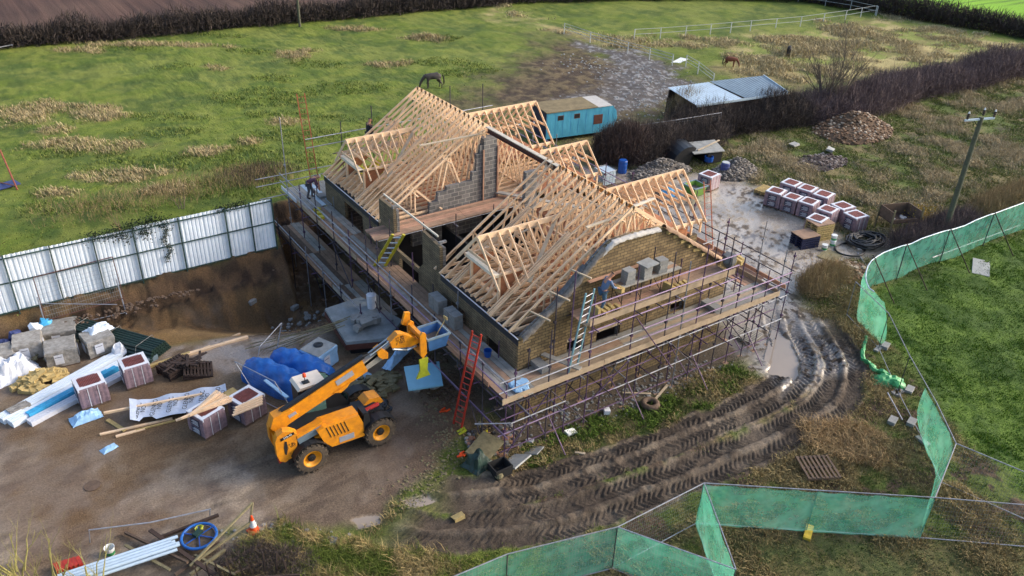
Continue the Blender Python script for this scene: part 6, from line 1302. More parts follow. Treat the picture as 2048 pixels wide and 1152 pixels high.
# small brick store, red-brown creeper on its roof
b = M(); a = Vector((-3.2, 42.2, 1.2)); t = T('brick_shed', 'low brick shed with creeper-covered roof at the left edge', 'shed', (-2, 43, 1))
b.box(-5.5, 41.2, .9, -.2, 44.5, 2.4); b.out('wall', 'greyblock', t); b = M(); b.prism([(-5.7, 41.0, 2.41), (0.05, 41.0, 2.41), (.05, 42.8, 2.9), (-5.7, 42.8, 2.9)], (0, 0, .08)); b.prism([(-5.7, 42.8, 2.9), (.05, 42.8, 2.9), (.05, 44.7, 2.4), (-5.7, 44.7, 2.4)], (0, 0, .08)); b.out('roof', 'twig_purple', t)
leaves('creeper', [(random.uniform(-5, .0), 41 + 2 * (q_ := random.random()), 2.5 + q_ * .5) for _ in range(80)], (.3, .1, .06), 2500, .05, 'osb_dark', 'red-brown leafless creeper covering the low shed roof', 'creeper')
b = M(); b.tube([GH(0, 300, 1.5), GH(35, 380, 0)], .05, 6); b.tube([GH(-40, 385, 0), GH(0, 300, 1.5)], .05, 6); b.tube([GH(0, 365, .2), GH(32, 372, .3)], .03, 6); solo(b, 'swing_frame', 'orange_paint', 'rusty A-frame at the left edge in the field', 'frame')
b = M(); b.obox(GH(8, 372, .1), 1.6, .9, .05, .3); solo(b, 'trough', 'navy_bag', 'grey-blue trough beside the rusty frame at the left edge', 'trough')
b = M()
for k in range(5): b.beam(GH(-30, 100, .3 + k * .25), GH(22, 90, .3 + k * .25), .03, .08)
b.tube([GH(24, 90), GH(24, 90, 1.6)], .06, 6); solo(b, 'field_gate', 'galv', 'galvanised field gate at the top left by the hedge', 'gate')
# ------------------------------------------------------------------ netting fences, right
P = {k: Vector((x, y, 0)) for k, (x, y) in dict(p0=(34.46, 19.72), p1=(33.18, 16.99), p2=(30.98, 14.46), p3=(28.89, 11.91), p4=(27.25, 10.1), p5=(24.04, 8.91), p6=(20.93, 11.29), p7=(17.85, 13.6), p8=(15.98, 10.41), p9=(14.04, 13.65), p10=(10.46, 14.6), p13=(7.0, 14.9), p11=(28.6, 5.9), p12=(27.6, 6.0)).items()}
for k in P: P[k].z = float(hz(P[k].x, P[k].y))
hp = [('p10', 'p13', 'green netting panel at the bottom edge, furthest left of all', .03), ('p9', 'p10', 'green netting panel at the bottom edge, left of the middle corner', .03), ('p8', 'p9', 'green netting panel sloping down to the bottom edge right of the middle corner', .03), ('p7', 'p8', 'narrow steep green netting panel running towards the viewer', .03), ('p7', 'p6', 'green netting panel left of the yellow foot, bottom right', .03), ('p6', 'p5', 'green netting panel right of the yellow foot, bottom right', .03), ('p5', 'p4', 'fence panel end-on to the corner by the bare wire panels', None), ('p4', 'p3', 'fence panel beside the lawn with green netting sagging off it', None),
      ('p7', 'p9', 'bare wire panel between two netted ones above the tyre tracks', None), ('p4', 'p11', 'bare wire panel on the lawn at the right edge', None), ('p5', 'p12', 'bare wire panel in the bottom right corner', None), ('p3', 'p2', 'empty panel frame beside the lawn, second from the end of the long netting', None), ('p2', 'p1', 'empty panel frame along the lawn above the fallen netting', None), ('p1', 'p0', 'empty panel frame joining the long green netting', None)]
for a, c, l, net in hp:
  q_ = heras(P[a], P[c], l, 2.0, net=net, mesh_=(a not in ('p3', 'p2', 'p1')), foot=(a in ('p3', 'p2')))
  if a == 'p6': NP = q_
  if a == 'p4' and c == 'p3': NQ = q_
b = M(); q = P['p6']; b.obox((q.x, q.y - .1, q.z), .7, .25, .14, .5); b.out('yellow_foot', 'yellow_leaf', NP)
tp_ = smoothpoly([tuple(G(u, v, 2.0)) for u, v in ((1850, 776), (1880, 830), (1911, 888), (1893, 935), (1871, 992))], 2); bt_ = smoothpoly([tuple(G(u, v, .08)) for u, v in ((1838, 856), (1850, 900), (1874, 945), (1866, 985), (1846, 1066))], 2)
vs = []; n = len(tp_)
for i in range(n):
    for j in range(9): f_ = j / 8; q = Vector(tp_[i]) * (1 - f_) + Vector(bt_[i]) * f_ + Vector((-.18, .05, -.1)) * math.sin(f_ * math.pi) + Vector((.04, .03, 0)) * math.sin(i * 1.9 + j * .6); vs.append(q)
b = M(); b.add(vs, [(i * 9 + j, (i + 1) * 9 + j, (i + 1) * 9 + j + 1, i * 9 + j + 1) for i in range(n - 1) for j in range(8)]); b.out('netting', 'netting', NQ, smooth=True)
t = T('netting_fence', 'long green debris netting strung on poles along the right side lawn', 'fence', (44, 21, 0))
LP = [(33.5, 17.0), (34.0, 18.0), (34.7, 19.5), (37.3, 20.9), (40.0, 20.75), (43.8, 20.6), (48, 20.45), (52.8, 20.4), (58, 20.3), (64, 20.2)]
LPc = smoothpoly(LP, 2); n = len(LPc); vs = []
for i, (x, y) in enumerate(LPc):
    g = float(hz(x, y)); wl = .06 * math.sin(i * 1.3)
    for j in range(7): vs.append((x + wl * math.sin(j), y + .08 * math.sin(j * .7 + i), g + .03 + min(2.0, .35 + i * .45) * j / 6))
b = M(); b.add(vs, [(i * 7 + j, (i + 1) * 7 + j, (i + 1) * 7 + j + 1, i * 7 + j + 1) for i in range(n - 1) for j in range(6)]); b.out('netting', 'netting', t, smooth=True)
b = M(); b.tube([(x, y, float(hz(x, y)) + 2.04) for x, y in LPc[7:]], .03, 6); b.out('top_rail', 'tin_roof', t)
for x, y in LP[3:]:
    g = float(hz(x, y)); b = M(); b.tube([(x, y - .1, g), (x, y - .1, g + 2.1)], .03, 6); b.out('post', 'pipe_dark', t)
    if x > 36 and x < 60: b = M(); b.tube([(x + .4, y - 1.7, g), (x, y - .1, g + 2.2)], .028, 6); b.out('prop', 'dark_wood', t)
for (u0, v0, u1, v1, l, m) in ((1865, 515, 2040, 450, 'white pipe lying along the outside of the long green netting', 'galv'), (1715, 505, 1745, 550, 'silver pole sticking out of the ditch by the end of the long netting', 'galv'), (1775, 785, 1805, 840, 'short white pole lying on the grass by the netting', 'galv'), (1632, 530, 1618, 580, 'yellowish branch standing in the bush near the wet track', 'tanstone'), (1705, 808, 1755, 822, 'brown stick lying on the grass inside the fence', 'old_wood')):
    b = M(); b.tube([GH(u0, v0, .5 if 'stick' not in l else .05), GH(u1, v1, .05)], .03, 6); solo(b, 'loose_pole', m, l, 'pole')
cl = [(1732, 676), (1728, 695), (1722, 712), (1736, 730), (1752, 742), (1775, 752), (1788, 768), (1798, 780)]; cc = smoothpoly([tuple(GH(u, v, .05)) for u, v in cl], 2)
b = M(); b.tube([Vector(q) + Vector((0, 0, .03 + .06 * math.sin(i))) for i, q in enumerate(cc)], [.07 + .10 * (i / len(cc)) * (1 + .5 * math.sin(i * 1.7)) for i in range(len(cc))], 7); b.v = [(x + random.uniform(-.05, .05), y + random.uniform(-.05, .05), z + random.uniform(-.02, .05)) for x, y, z in b.v]; solo(b, 'fallen_netting', 'green_plastic', 'twisted strip of green netting fallen on the grass', 'netting')
q = GH(1775, 765); solo(cloth(q, 1.5, .9, -.8, .35, 10, 31), 'fallen_netting', 'green_plastic', 'bunched heap of green netting at the foot of an empty frame', 'netting')
for (u, v, l) in ((1770, 695, 'grey foot block under the empty frame above the fallen netting'), (1818, 783, 'grey foot block right of the bunched green netting'), (1822, 848, 'grey block at the lower end of the leaning netted panel'), (1784, 845, 'flat pale stone on the grass beside the netted panel')):
    b = M(); b.obox(GH(u, v), .5, .3, .18, .3); solo(b, 'foot_block', 'block', l, 'block')
b = M(); b.obox(GH(1962, 535), 2.0, .9, .04, .5, jit=.02); solo(b, 'ground_sheet', 'concrete', 'grey slab lying on the lawn by the long netting', 'slab')
# ------------------------------------------------------------------ telegraph poles
def tpole(p, ht, label, r=.15, arm=True, lean=(0, 0)):
    t = T('telegraph_pole', label, 'telegraph pole', p, 0); b = M(); tp = Vector(p) + Vector((lean[0], lean[1], ht)); b.tube([Vector(p), tp], [r, r * .75], 10); b.out('pole', 'pole_wood', t)
    if arm:
        d = Vector((.95, -.3, 0)).normalized(); c = tp - Vector((0, 0, .12)); b = M(); b.beam(c - d * 1.1, c + d * .9, .09, .1); b.out('crossarm', 'tin_roof', t)
        b = M(); b.tube([c + d * -.5, c - Vector((0, 0, .5))], .02, 5); b.out('brace', 'dark', t)
        for s, h in ((-.95, .05), (0.05, .2), (.85, .05)):
            q = c + d * s + Vector((0, 0, h)); b = M(); b.lathe(q, [(.03, 0), (.09, .08), (.05, .12), (.1, .2), (.05, .26), (.09, .32), (.03, .36)], 10); b.out('insulator', 'rubber', t)
            b = M(); b.lathe(q + Vector((0, 0, .02)), [(.07, .3), (.03, .42)], 8); b.out('insulator_cap', 'white_plastic', t)
    return t
p = GH(1885, 475); tpole(p, 7.45, 'leaning-looking wooden pole with three insulators on a white crossarm, right', .17)
tpole((32.86, 87.66, 0), 8.5, 'plain far wooden pole at the top edge by the hedge', .14, arm=False)
# ------------------------------------------------------------------ paddock rails
def paddock(pts, label, ht=1.15, rails=(.55, .85, 1.12)):
    P_ = [GH(u, v) for u, v in pts]; t = T('paddock_fence', label, 'fence', P_[0])
    for i in range(len(P_) - 1):
        n = max(1, int((P_[i + 1] - P_[i]).length / 2.6))
        for k in range(n + (i == len(P_) - 2)):
            q = P_[i] + (P_[i + 1] - P_[i]) * k / n; b = M(); b.box(q.x - .035, q.y - .035, q.z - .05, q.x + .035, q.y + .035, q.z + ht); b.out('post', 'rail_white', t)
        for r in rails:
            b = M(); b.beam(P_[i] + Vector((0, 0, r)), P_[i + 1] + Vector((0, 0, r)), .02, .04); b.out('rail', 'rail_white', t)
paddock([(1128, 68), (1180, 86), (1255, 107), (1344, 132)], 'white rail fence slanting down beside the stony horse track')
paddock([(1371, 134), (1395, 148), (1425, 172)], 'short white rail fence above the metal-roofed shed')
paddock([(1268, 80), (1320, 77), (1420, 69), (1500, 62), (1600, 53), (1690, 40), (1750, 30)], 'white rail fence running across the far paddock', rails=(.6, 1.12))
paddock([(1596, 4), (1650, 12), (1700, 20), (1752, 32)], 'white rail fence near the top edge right of centre', rails=(.6, 1.12))
b = M(); b.obox(GH(1358, 123), 2.6, .8, .06, .4); solo(b, 'jump_board', 'white_plastic', 'white board lying at the bend of the slanting rail fence', 'board')
# ------------------------------------------------------------------ caravan, shed, skip, heaps at the back right
def boxpoly(c4, z0, z1): return [Vector((x, y, z0)) for x, y in c4]
t = T('caravan', 'long sky-blue static caravan with mossy roof behind the house', 'caravan', (38.8, 46.2, 0)); ux = Vector((5.55, -.89, 0)).normalized(); uy = Vector((-ux.y, ux.x, 0)); O = Vector((35.7, 46.7, 0)) - ux * .6
def cv(x, y, z): return O + ux * (x * .8 + .3) + uy * y + Vector((0, 0, z * .8))
b = M(); prof = [(0, .4), (6.4, .4), (7.3, .8), (7.5, 1.6), (7.35, 2.35), (6.9, 2.85), (0, 2.85)]; b.prism([cv(x, 0, z) for x, z in prof], uy * 2.4); b.out('body', 'caravan', t)
b = M(); b.prism([cv(-.05, -.06, 2.852), cv(5.3, -.06, 2.852), cv(5.3, 2.46, 2.852), cv(-.05, 2.46, 2.852)], (0, 0, .06)); b.out('roof', 'moss_roof', t)
b = M(); b.prism([cv(5.32, -.06, 2.853), cv(6.8, -.04, 2.853), cv(6.8, 2.44, 2.853), cv(5.32, 2.46, 2.853)], (0, 0, .05)); b.out('roof_panel', 'whitesheet', t)
b = M(); b.prism([cv(0, -.01, .4), cv(-.01, 2.4, .4), cv(-.01, 2.4, 2.84), cv(-.01, 0, 2.84)], -ux * .03); b.out('end_panel', 'navy', t)
for x, w, z0, z1 in ((1.2, .5, 2.1, 2.45), (2.9, .5, 2.1, 2.45), (5.0, .85, 1.3, 2.1)):
    b = M(); b.prism([cv(x - .05, -.012, z0 - .05), cv(x + w + .05, -.012, z0 - .05), cv(x + w + .05, -.012, z1 + .05), cv(x - .05, -.012, z1 + .05)], uy * .01); f = b.out('window', 'osb_dark', t)
    b = M(); b.prism([cv(x, -.022, z0), cv(x + w, -.022, z0), cv(x + w, -.022, z1), cv(x, -.022, z1)], uy * .009); b.out('pane', 'steel_brown' if w > .6 else 'dark', f)
b = M()
for k in range(9): b.prism([cv(.1 + .8 * k, -.006, .5), cv(.115 + .8 * k, -.006, .5), cv(.115 + .8 * k, -.006, 2.8), cv(.1 + .8 * k, -.006, 2.8)], uy * .004)
b.out('panel_seams', 'tarp_blue', t)
b = M(); b.tube([cv(1.6, .3, .32), cv(1.6, .55, .32)], .32, 12); b.tube([cv(5.2, .3, .32), cv(5.2, .55, .32)], .32, 12); b.out('wheel', 'black_plastic', t)
t = T('stable_shed', 'low open shed with pale blue-grey metal roof amid dark thicket', 'shed', (51, 44, 0))
S = [Vector((46.97, 46.52, 2.57)), Vector((46.72, 42.98, 2.17)), Vector((51.2, 42.3, 2.17)), Vector((51.0, 46.0, 2.57))]
def rib(a, b_, c, d, n, m, nm):
    mm = M(); vs = []
    for i in range(n * 2 + 1):
        f = i / (n * 2); z = .03 * (i % 2); vs += [a + (b_ - a) * f + Vector((0, 0, z)), d + (c - d) * f + Vector((0, 0, z))]
    mm.add(vs, [(2 * k, 2 * k + 2, 2 * k + 3, 2 * k + 1) for k in range(n * 2)]); mm.out(nm, m, t)
rib(S[1], S[2], S[3], S[0], 14, 'tin_roof', 'roof'); rib(Vector((51.25, 42.3, 2.27)), Vector((55.4, 41.6, 2.27)), Vector((56.3, 45.0, 2.62)), Vector((51.05, 46.0, 2.62)), 16, 'tin_dark', 'roof')
b = M(); b.box(46.9, 42.9, 0, 47.0, 46.4, 1.82); b.prism([(47, 46.3, 0), (56, 44.9, 0), (56, 44.9, 2.42), (47, 46.3, 2.42)], (0, .1, 0)); b.prism([(47, 43.1, 0), (55.3, 41.8, 0), (55.3, 41.8, 2.07), (47, 43.1, 2.07)], (0, .1, 0)); b.out('wall', 'dark_wood', t)
b = M(); b.beam((46.7, 42.95, 2.15), (55.4, 41.57, 2.22), .05, .18); b.beam((56.35, 45.02, 2.64), (55.42, 41.6, 2.30), .08, .14); b.out('fascia', 'tin_roof', t)
heras(GH(1262, 305), GH(1345, 292), 'wire fence panel in front of the brambles, left one of two', 2.0); heras(GH(1345, 292), GH(1435, 276), 'wire fence panel in front of the brambles, right one of two', 2.0)
c = GH(1385, 330); t = T('feed_trailer', 'dark green tipped trailer body with curved side and flat grey-green top', 'trailer', c); b = M(); pr = []
for k in range(9): a = rad(180 - k * 15); pr.append((c.x - .6 + 1.5 * math.cos(a), c.y, c.z + 1.5 * math.sin(a) * .95))
pr += [(c.x - .4, c.y, c.z)]; b.prism(pr, (.5, 1.6, 0)); b.out('body', 'black_plastic', t)
b = M(); b.prism([(c.x - .35, c.y - .3, c.z + .95), (c.x + 2.2, c.y - .8, c.z + .85), (c.x + 2.9, c.y + .9, c.z + 1.0), (c.x + .3, c.y + 1.5, c.z + 1.05)], (0, 0, .06)); b.out('lid', 'concrete', t)
b = M(); b.prism([(c.x + .9, c.y - .5, c.z), (c.x + 2.1, c.y - .7, c.z), (c.x + 2.75, c.y + .85, c.z), (c.x + 1.2, c.y + 1.3, c.z)], (0, 0, .8)); b.out('base', 'dark', t)
b = M(); b.beam((c.x + .2, c.y - .1, c.z + 1.1), (c.x + 2.7, c.y + .3, c.z + 1.25), .12, .05); solo(b, 'plank', 'pine_grey', 'grey plank lying on the flat top of the dark green trailer', 'plank')
def stoneheap(u, v, a, b_, h, n, size, label, name='gravel_heap', pal=((120, 114, 108), (92, 86, 80), (150, 142, 132)), rz=0):
    c = GH(u, v); N = 40; vs = []; cs = []
    rs = random.Random(int(u)); g = M()
    for i in range(N + 1):
        for j in range(N + 1):
            x = (i / N * 2 - 1) * 1.25; y = (j / N * 2 - 1) * 1.25; r = math.hypot(x, y); z = h * max(0, 1 - r) ** .9 * (1 + .3 * math.sin(x * 4 + y * 3)); xx = c.x + a * (x * math.cos(rz) - y * math.sin(rz) * b_ / a); yy = c.y + b_ * y * math.cos(rz) + a * x * math.sin(rz)
            vs.append((xx, yy, float(hz(xx, yy)) - .12 + z + (.12 if r < 1 else 0) + rs.uniform(0, .03))); 
    g.add(vs, [(i * (N + 1) + j, (i + 1) * (N + 1) + j, (i + 1) * (N + 1) + j + 1, i * (N + 1) + j + 1) for i in range(N) for j in range(N)]); base = len(g.v)
    for _ in range(n):
        i = rs.randrange(3, N - 3); j = rs.randrange(3, N - 3); x = (i / N * 2 - 1) * 1.25; y = (j / N * 2 - 1) * 1.25
        if math.hypot(x, y) > 1.08: continue
        q = vs[i * (N + 1) + j]; random.seed(rs.random()); g.rock((q[0] + rs.uniform(-.08, .08), q[1] + rs.uniform(-.08, .08), q[2] + .02), size * rs.uniform(.4, 1.4), .7)
    o = solo(g, name, 'rubble', label, 'heap'); me = o.data; ca = me.color_attributes.new('Col', 'FLOAT_COLOR', 'POINT'); arr = np.ones((len(g.v), 4)); arr[:base, :3] = sr(*pal[1])
    k = base
    while k < len(g.v): arr[k:k + 18, :3] = np.array(sr(*random.choice(pal))) * random.uniform(.7, 1.2); k += 18
    ca.data.foreach_set('color', arr.astype(np.float32).ravel()); return o
stoneheap(1320, 345, 2.6, 1.4, .8, 900, .1, 'grey gravel heap behind the small right roof wing')
stoneheap(1470, 345, 1.9, 1.3, .9, 900, .09, 'grey gravel heap right of the lone tile pack')
BRN = ((138, 112, 88), (96, 76, 58), (176, 160, 140), (120, 92, 70)); stoneheap(1706, 262, 3.6, 2.6, 1.3, 1400, .11, 'brown rubble heap in front of the dark thicket', 'rubble_heap', BRN)
stoneheap(1640, 325, 2.6, 1.4, .25, 420, .1, 'low dark spread of rubble on the waste ground', 'rubble_heap', ((92, 80, 76), (66, 56, 54), (140, 130, 124)))
random.seed(11)
for k, (u, v, rz) in enumerate(((1588, 290, .2), (1700, 245, .8), (1660, 300, .5))): b = M(); b.obox(GH(u, v, .2), .9, .5, .12, rz, (.2, .1), .05); solo(b, 'concrete_lump', 'concrete', ['pale concrete piece left of the brown rubble heap', 'pale concrete piece on top of the brown rubble heap', 'concrete slab piece at the front of the brown rubble heap'][k], 'concrete')
def drum(u, v, m, label, r=.3, h=.9, off=0):
    c = GH(u, v, off); t = T('drum', label, 'drum', c); b = M(); b.lathe(c, [(r * .95, 0), (r, .04), (r, h * .3), (r * 1.04, h * .33), (r, h * .36), (r, h * .64), (r * 1.04, h * .67), (r, h * .7), (r, h * .93), (r * .9, h)], 18); b.out('body', m, t); b = M(); b.lathe(c + Vector((0, 0, h)), [(r * .85, .0), (r * .85, .025), (.05, .03)], 14); b.out('lid', 'rail_white' if m != 'drum_blue' else 'drum_blue', t); return t
drum(1244, 345, 'drum_blue', 'bright blue plastic drum at the edge of the brambles'); drum(1448, 348, 'navy_bag', 'dark blue drum with pale lid on the gravel heap', .3, .85)
b = M(); c = GH(1417, 322, .3); b.lathe(c, [(.3, 0), (.32, .35), (.28, .35), (.25, .05)], 14); solo(b, 'tub', 'drum_blue', 'blue tub lying on the gravel heap', 'tub')
c = GH(1208, 368); t = T('water_tank', 'grey and white water tank in its cage behind the small roof wing', 'water tank', c); b = M(); b.box(c.x - .5, c.y - .5, .15, c.x + .5, c.y + .5, 1.05); b.out('tank', 'tin_roof', t); b = M()
for z in (.2, .5, .8, 1.08):
    b.tube([(c.x - .53, c.y - .53, z), (c.x + .53, c.y - .53, z), (c.x + .53, c.y + .53, z), (c.x - .53, c.y + .53, z)], .015, 4, closed=True)
for k in range(5):
    for s in (-.53, .53): b.tube([(c.x - .53 + k * .265, c.y + s, .1), (c.x - .53 + k * .265, c.y + s, 1.08)], .012, 4); b.tube([(c.x + s, c.y - .53 + k * .265, .1), (c.x + s, c.y - .53 + k * .265, 1.08)], .012, 4)
b.out('cage', 'galv', t); b = M(); b.box(c.x - .53, c.y - .53, 0, c.x + .53, c.y + .53, .12); b.out('pallet', 'old_wood', t)
c = GH(1388, 388); t = T('mixing_tub', 'lime-green square tub on the wet yard behind the near roof wing', 'tub', c); b = M(); tub(b, c, .8, .8, 1.1, 1.1, .65); b.out('tub', 'lime_plastic', t); b = M(); ring(b, (c.x, c.y, c.z + .62), 1.18, 1.18, .07, .07); b.out('rim', 'tub_grey', t); b = M(); b.obox((c.x, c.y, c.z + .3), .85, .85, .1); b.out('contents', 'mortar', t)
pallet(GH(1305, 345), .3, 'old_wood', 'grey pallet tipped on the gravel heap behind the house', (.5, .1)); pallet(GH(1530, 385), .2, 'tanstone', 'pale pallet behind the left end of the tile pack group', stack=2)
p = GH(1340, 385); solo(cloth(p, 1.3, 1.0, .4, .4, 9, 41), 'plastic_film', 'blue_bag', 'light blue crumpled film behind the near right roof wing', 'plastic film')
b = M(); p = GH(1235, 382)
for k in range(8): b.beam((p.x - 1.2, p.y + k * .12 - .3, .1 + .05 * (k % 3)), (p.x + 1.3, p.y + k * .15 - .5, .12 + .05 * (k % 2)), .16, .05)
solo(b, 'timber_stack', 'old_wood', 'weathered boards stacked behind the small right roof wing', 'timber stack')
for u, v, l in ((1300, 395, 'dark stack of roofing slats seen through the near right roof wing'),): pallet(GH(u, v), .1, 'dark_wood', l, stack=3)
# stacks of pallets and boards at the right yard
def palstack(u, v, rz, n, m, label, top):
    c = GH(u, v); t = pallet(c, rz, m, label, stack=n, group=None, hz_=.145, w=1.25, d=1.05, n=7)
    b = M(); b.obox((0, 0, n * .145 + .002), 1.3, 1.05, .03, .04); b.out('top_board', top, t, world=False); return t
palstack(1607, 490, rad(-12), 5, 'navy', 'stack of dark blue pallets with a brown board on top', 'board'); palstack(1634, 474, rad(-12), 7, 'tanstone', 'stack of pale pallets under brown boards just behind the blue stack', 'board')
for (u, v, l, n) in ((1664, 492, 'two stacked white buckets with green print beside the pallet stacks', 2), (1648, 500, 'single white bucket with green print beside the blue pallet stack', 1)):
    c = GH(u, v); t = T('bucket', l, 'bucket', c)
    for k in range(n):
        z = k * .36; b = M(); b.lathe(c + Vector((0, 0, z)), [(.14, 0), (.17, .34), (.18, .34), (.18, .36)], 14); b.out('pail', 'white_plastic', t); b = M(); b.lathe(c + Vector((0, 0, z + .06)), [(.152, 0), (.161, .12)], 14, cap=False); b.out('printed_band', 'green_plastic', t)
b = M(); c = GH(1660, 512); b.obox(c, 1.3, 1.0, .05, .3, jit=.03); solo(b, 'board', 'mossy_wood', 'weathered square board on the mud before the pallet stacks', 'board')
pallet(GH(1775, 468), .9, 'mossy_wood', 'mossy pallet lying under the wooden box on legs', n=5)
c = GH(1722, 490); b = M(); pts = []
for k in range(150):
    a = k * .42; r = .75 + .28 * math.sin(k * .33) + random.uniform(-.03, .03); pts.append((c.x + .35 + r * math.cos(a) * 1.25, c.y + r * math.sin(a) * .95, c.z + .07 + .28 * abs(math.sin(k * .11)) + .03 * (k % 3)))
pts += [(c.x - 1.0 + .9 * math.cos(a_) * 1 - .2, c.y - .1 + .75 * math.sin(a_), c.z + .07) for a_ in np.linspace(.2, 5.6, 26)]
b.tube(pts, .055, 7); solo(b, 'coiled_pipe', 'black_plastic', 'tangled coil of black pipe on the mud at the right', 'pipe coil', smooth=True)
c = GH(1790, 462); t = T('box_trailer', 'old open wooden box standing on thin legs at the right', 'box', c, rad(-20)); 
def BL(b, n, m): return b.out(n, m, t, world=False)
b = M(); b.box(-.95, -.65, .85, .95, .65, .9); BL(b, 'floor', 'dark_wood')
for nm, bx in (('side_board', (-.95, .6, .9, .95, .65, 1.55)), ('side_board', (-.95, -.65, .9, -.9, .6, 1.55)), ('side_board', (.9, -.65, .9, .95, .6, 1.55)), ('side_board', (-.9, -.65, .9, .9, -.6, 1.1))): b = M(); b.box(*bx); BL(b, nm, 'old_wood')
for x in (-.97, .97):
    for y in (-.67, .67): b = M(); b.box(x - .04, y - .04, 0, x + .04, y + .04, 1.75); BL(b, 'leg', 'mossy_wood')
b = M()
for k in range(6): b.rock((c.x + random.uniform(-.5, .5), c.y + random.uniform(-.3, .3), c.z + .93), .12, .5)
solo(b, 'rubble_load', 'whitesheet', 'pale litter inside the wooden box on legs', 'litter')
leaves('shrub', [tuple(GH(1835, 435, h)) for h in (.2, .5, .8)] + [tuple(GH(1850, 425, h)) for h in (.2, .6)], (.5, .4, .3), 900, .05, 'yellow_leaf', 'shrub with yellow leaves behind the wooden box on legs', 'shrub')
leaves('shrub', [tuple(GH(u, v, .4)) for u, v in ((1600, 545), (1625, 520), (1660, 540), (1690, 560))], (.5, .4, .25), 350, .035, 'yellow_leaf', 'yellow-leaved bramble stems at the ditch by the wet yard', 'shrub')
stoneheap(1690, 545, 1.6, 1.0, .45, 200, .14, 'pale clods and stones round the ditch end of the long netting', 'rubble_heap', BRN); random.seed(13)
# ------------------------------------------------------------------ near corner debris
def junk(name, u, v, m, label, cat, fn): c = GH(u, v); b = M(); fn(b, c); return solo(b, name, m, label, cat)
junk('plank_sheet', 970, 905, 'mossy_wood', 'mossy plywood sheet lying at the near corner of the scaffold', 'board', lambda b, c: b.obox((c.x, c.y, c.z + .25), 1.35, .95, .05, .45, (.12, -.1), .03))
junk('tank_lid', 1030, 932, 'concrete', 'pale plastic tank panel tilted on the grass by the near scaffold corner', 'panel', lambda b, c: b.obox((c.x, c.y, c.z + .2), 1.05, .85, .06, .35, (-.45, .05), .01))
junk('tank_lid', 1068, 908, 'concrete', 'smaller pale panel right of the tilted tank panel', 'panel', lambda b, c: b.obox((c.x, c.y, c.z + .15), .6, .6, .05, .5, (-.4, .1), .01))
junk('water_butt', 955, 930, 'green_tube', 'crumpled dark green plastic tank at the near corner', 'tank', lambda b, c: b.add(*(lambda q: (q.v, q.f))(cloth((c.x, c.y, c.z), 1.0, .9, .3, .7, 9, 52))))
junk('crate', 1000, 945, 'dark', 'dark open crate between the plywood sheet and the tilted panel', 'crate', lambda b, c: tub(b, (c.x, c.y, c.z), .7, .6, .75, .62, .42))
junk('football', 992, 952, 'mossy_wood', 'dull round ball at the foot of the dark crate', 'ball', lambda b, c: b.lathe((c.x, c.y - .2, c.z + .02), [(.03, 0), (.12, .04), (.17, .15), (.12, .27), (.03, .31)], 12))
junk('level', 925, 866, 'lime', 'yellow-green plastic tool on the mud near the red ladder', 'tool', lambda b, c: (b.obox(c, .4, .08, .07, .2), b.obox((c.x + .02, c.y + .16, c.z), .4, .08, .07, .2), b.obox((c.x, c.y + .08, c.z), .08, .2, .06, .2)))
junk('level', 972, 878, 'yellow_plastic', 'yellow strip standing in the rubble at the near scaffold corner', 'tool', lambda b, c: b.beam(c, (c.x + .03, c.y, c.z + .45), .08, .04, up=(0, 1, 0)))
for u, v, l in ((890, 822, 'orange netting scrap on the mud left of the red ladder'), (920, 912, 'orange scrap on the mud left of the plywood sheet')): junk('orange_scrap', u, v, 'orange_plastic', l, 'litter', lambda b, c: [b.obox((c.x + random.uniform(-.2, .2), c.y + random.uniform(-.1, .1), c.z + .03), .22, .06, .05, random.uniform(-.5, .5)) for _ in range(4)])
stoneheap(985, 885, 1.2, 1.0, .15, 240, .11, 'mixed broken bricks and stones under the near scaffold corner', 'rubble_heap', ((130, 128, 126), (88, 78, 70), (150, 110, 90))); random.seed(15)
def line_rubble(name, pts, wd, n, size, label, m, seed):
    rs = random.Random(seed); b = M()
    for _ in range(n):
        i = rs.randrange(len(pts) - 1); f = rs.random(); u = pts[i][0] * (1 - f) + pts[i + 1][0] * f; v = pts[i][1] * (1 - f) + pts[i + 1][1] * f; c = G(u, v, 0.); x = c.x + rs.gauss(0, wd); y = c.y + rs.gauss(0, wd); b.rock((x, y, float(hz(x, y)) + .01), size * rs.uniform(.4, 1.5), .7)
    o = tag(b.out(name, m), label, 'stones'); o['kind'] = 'stuff'; return o
line_rubble('loose_stones', [(880, 800), (880, 860), (900, 900), (870, 950), (800, 1000)], .45, 420, .045, 'small stones and clods along the right edge of the left yard', 'mossy_wood', 3)
line_rubble('loose_stones', [(1060, 830), (1200, 800), (1330, 750), (1450, 720)], .5, 420, .06, 'bits of broken block in the strip under the gable scaffold', 'block', 4)
line_rubble('loose_stones', [(850, 640), (820, 700), (870, 760), (910, 800)], .6, 420, .08, 'broken blocks and stones under the left scaffold', 'old_wood', 5)
line_rubble('loose_stones', [(600, 560), (640, 640), (720, 600), (650, 580)], .8, 260, .07, 'stones in the shaded pit below the scaffold', 'old_wood', 6)
line_rubble('loose_stones', [(1150, 120), (1250, 140), (1340, 170), (1290, 215), (1180, 215)], 2.0, 420, .08, 'pale flints strewn over the churned horse track', 'concrete', 7)
line_rubble('loose_stones', [(520, 1060), (600, 1075), (680, 1090)], .25, 90, .06, 'grey stones along the lower edge of the left yard', 'block', 8)
b = M(); c = GH(1300, 812); b.tube([(c.x + .3 * math.cos(a), c.y + .3 * math.sin(a), c.z + .12) for a in np.linspace(0, 6.283, 17)[:-1]], .13, 8, closed=True); solo(b, 'tyre', 'old_wood', 'mud-coloured tyre lying on the grass below the gable scaffold', 'tyre', smooth=True)
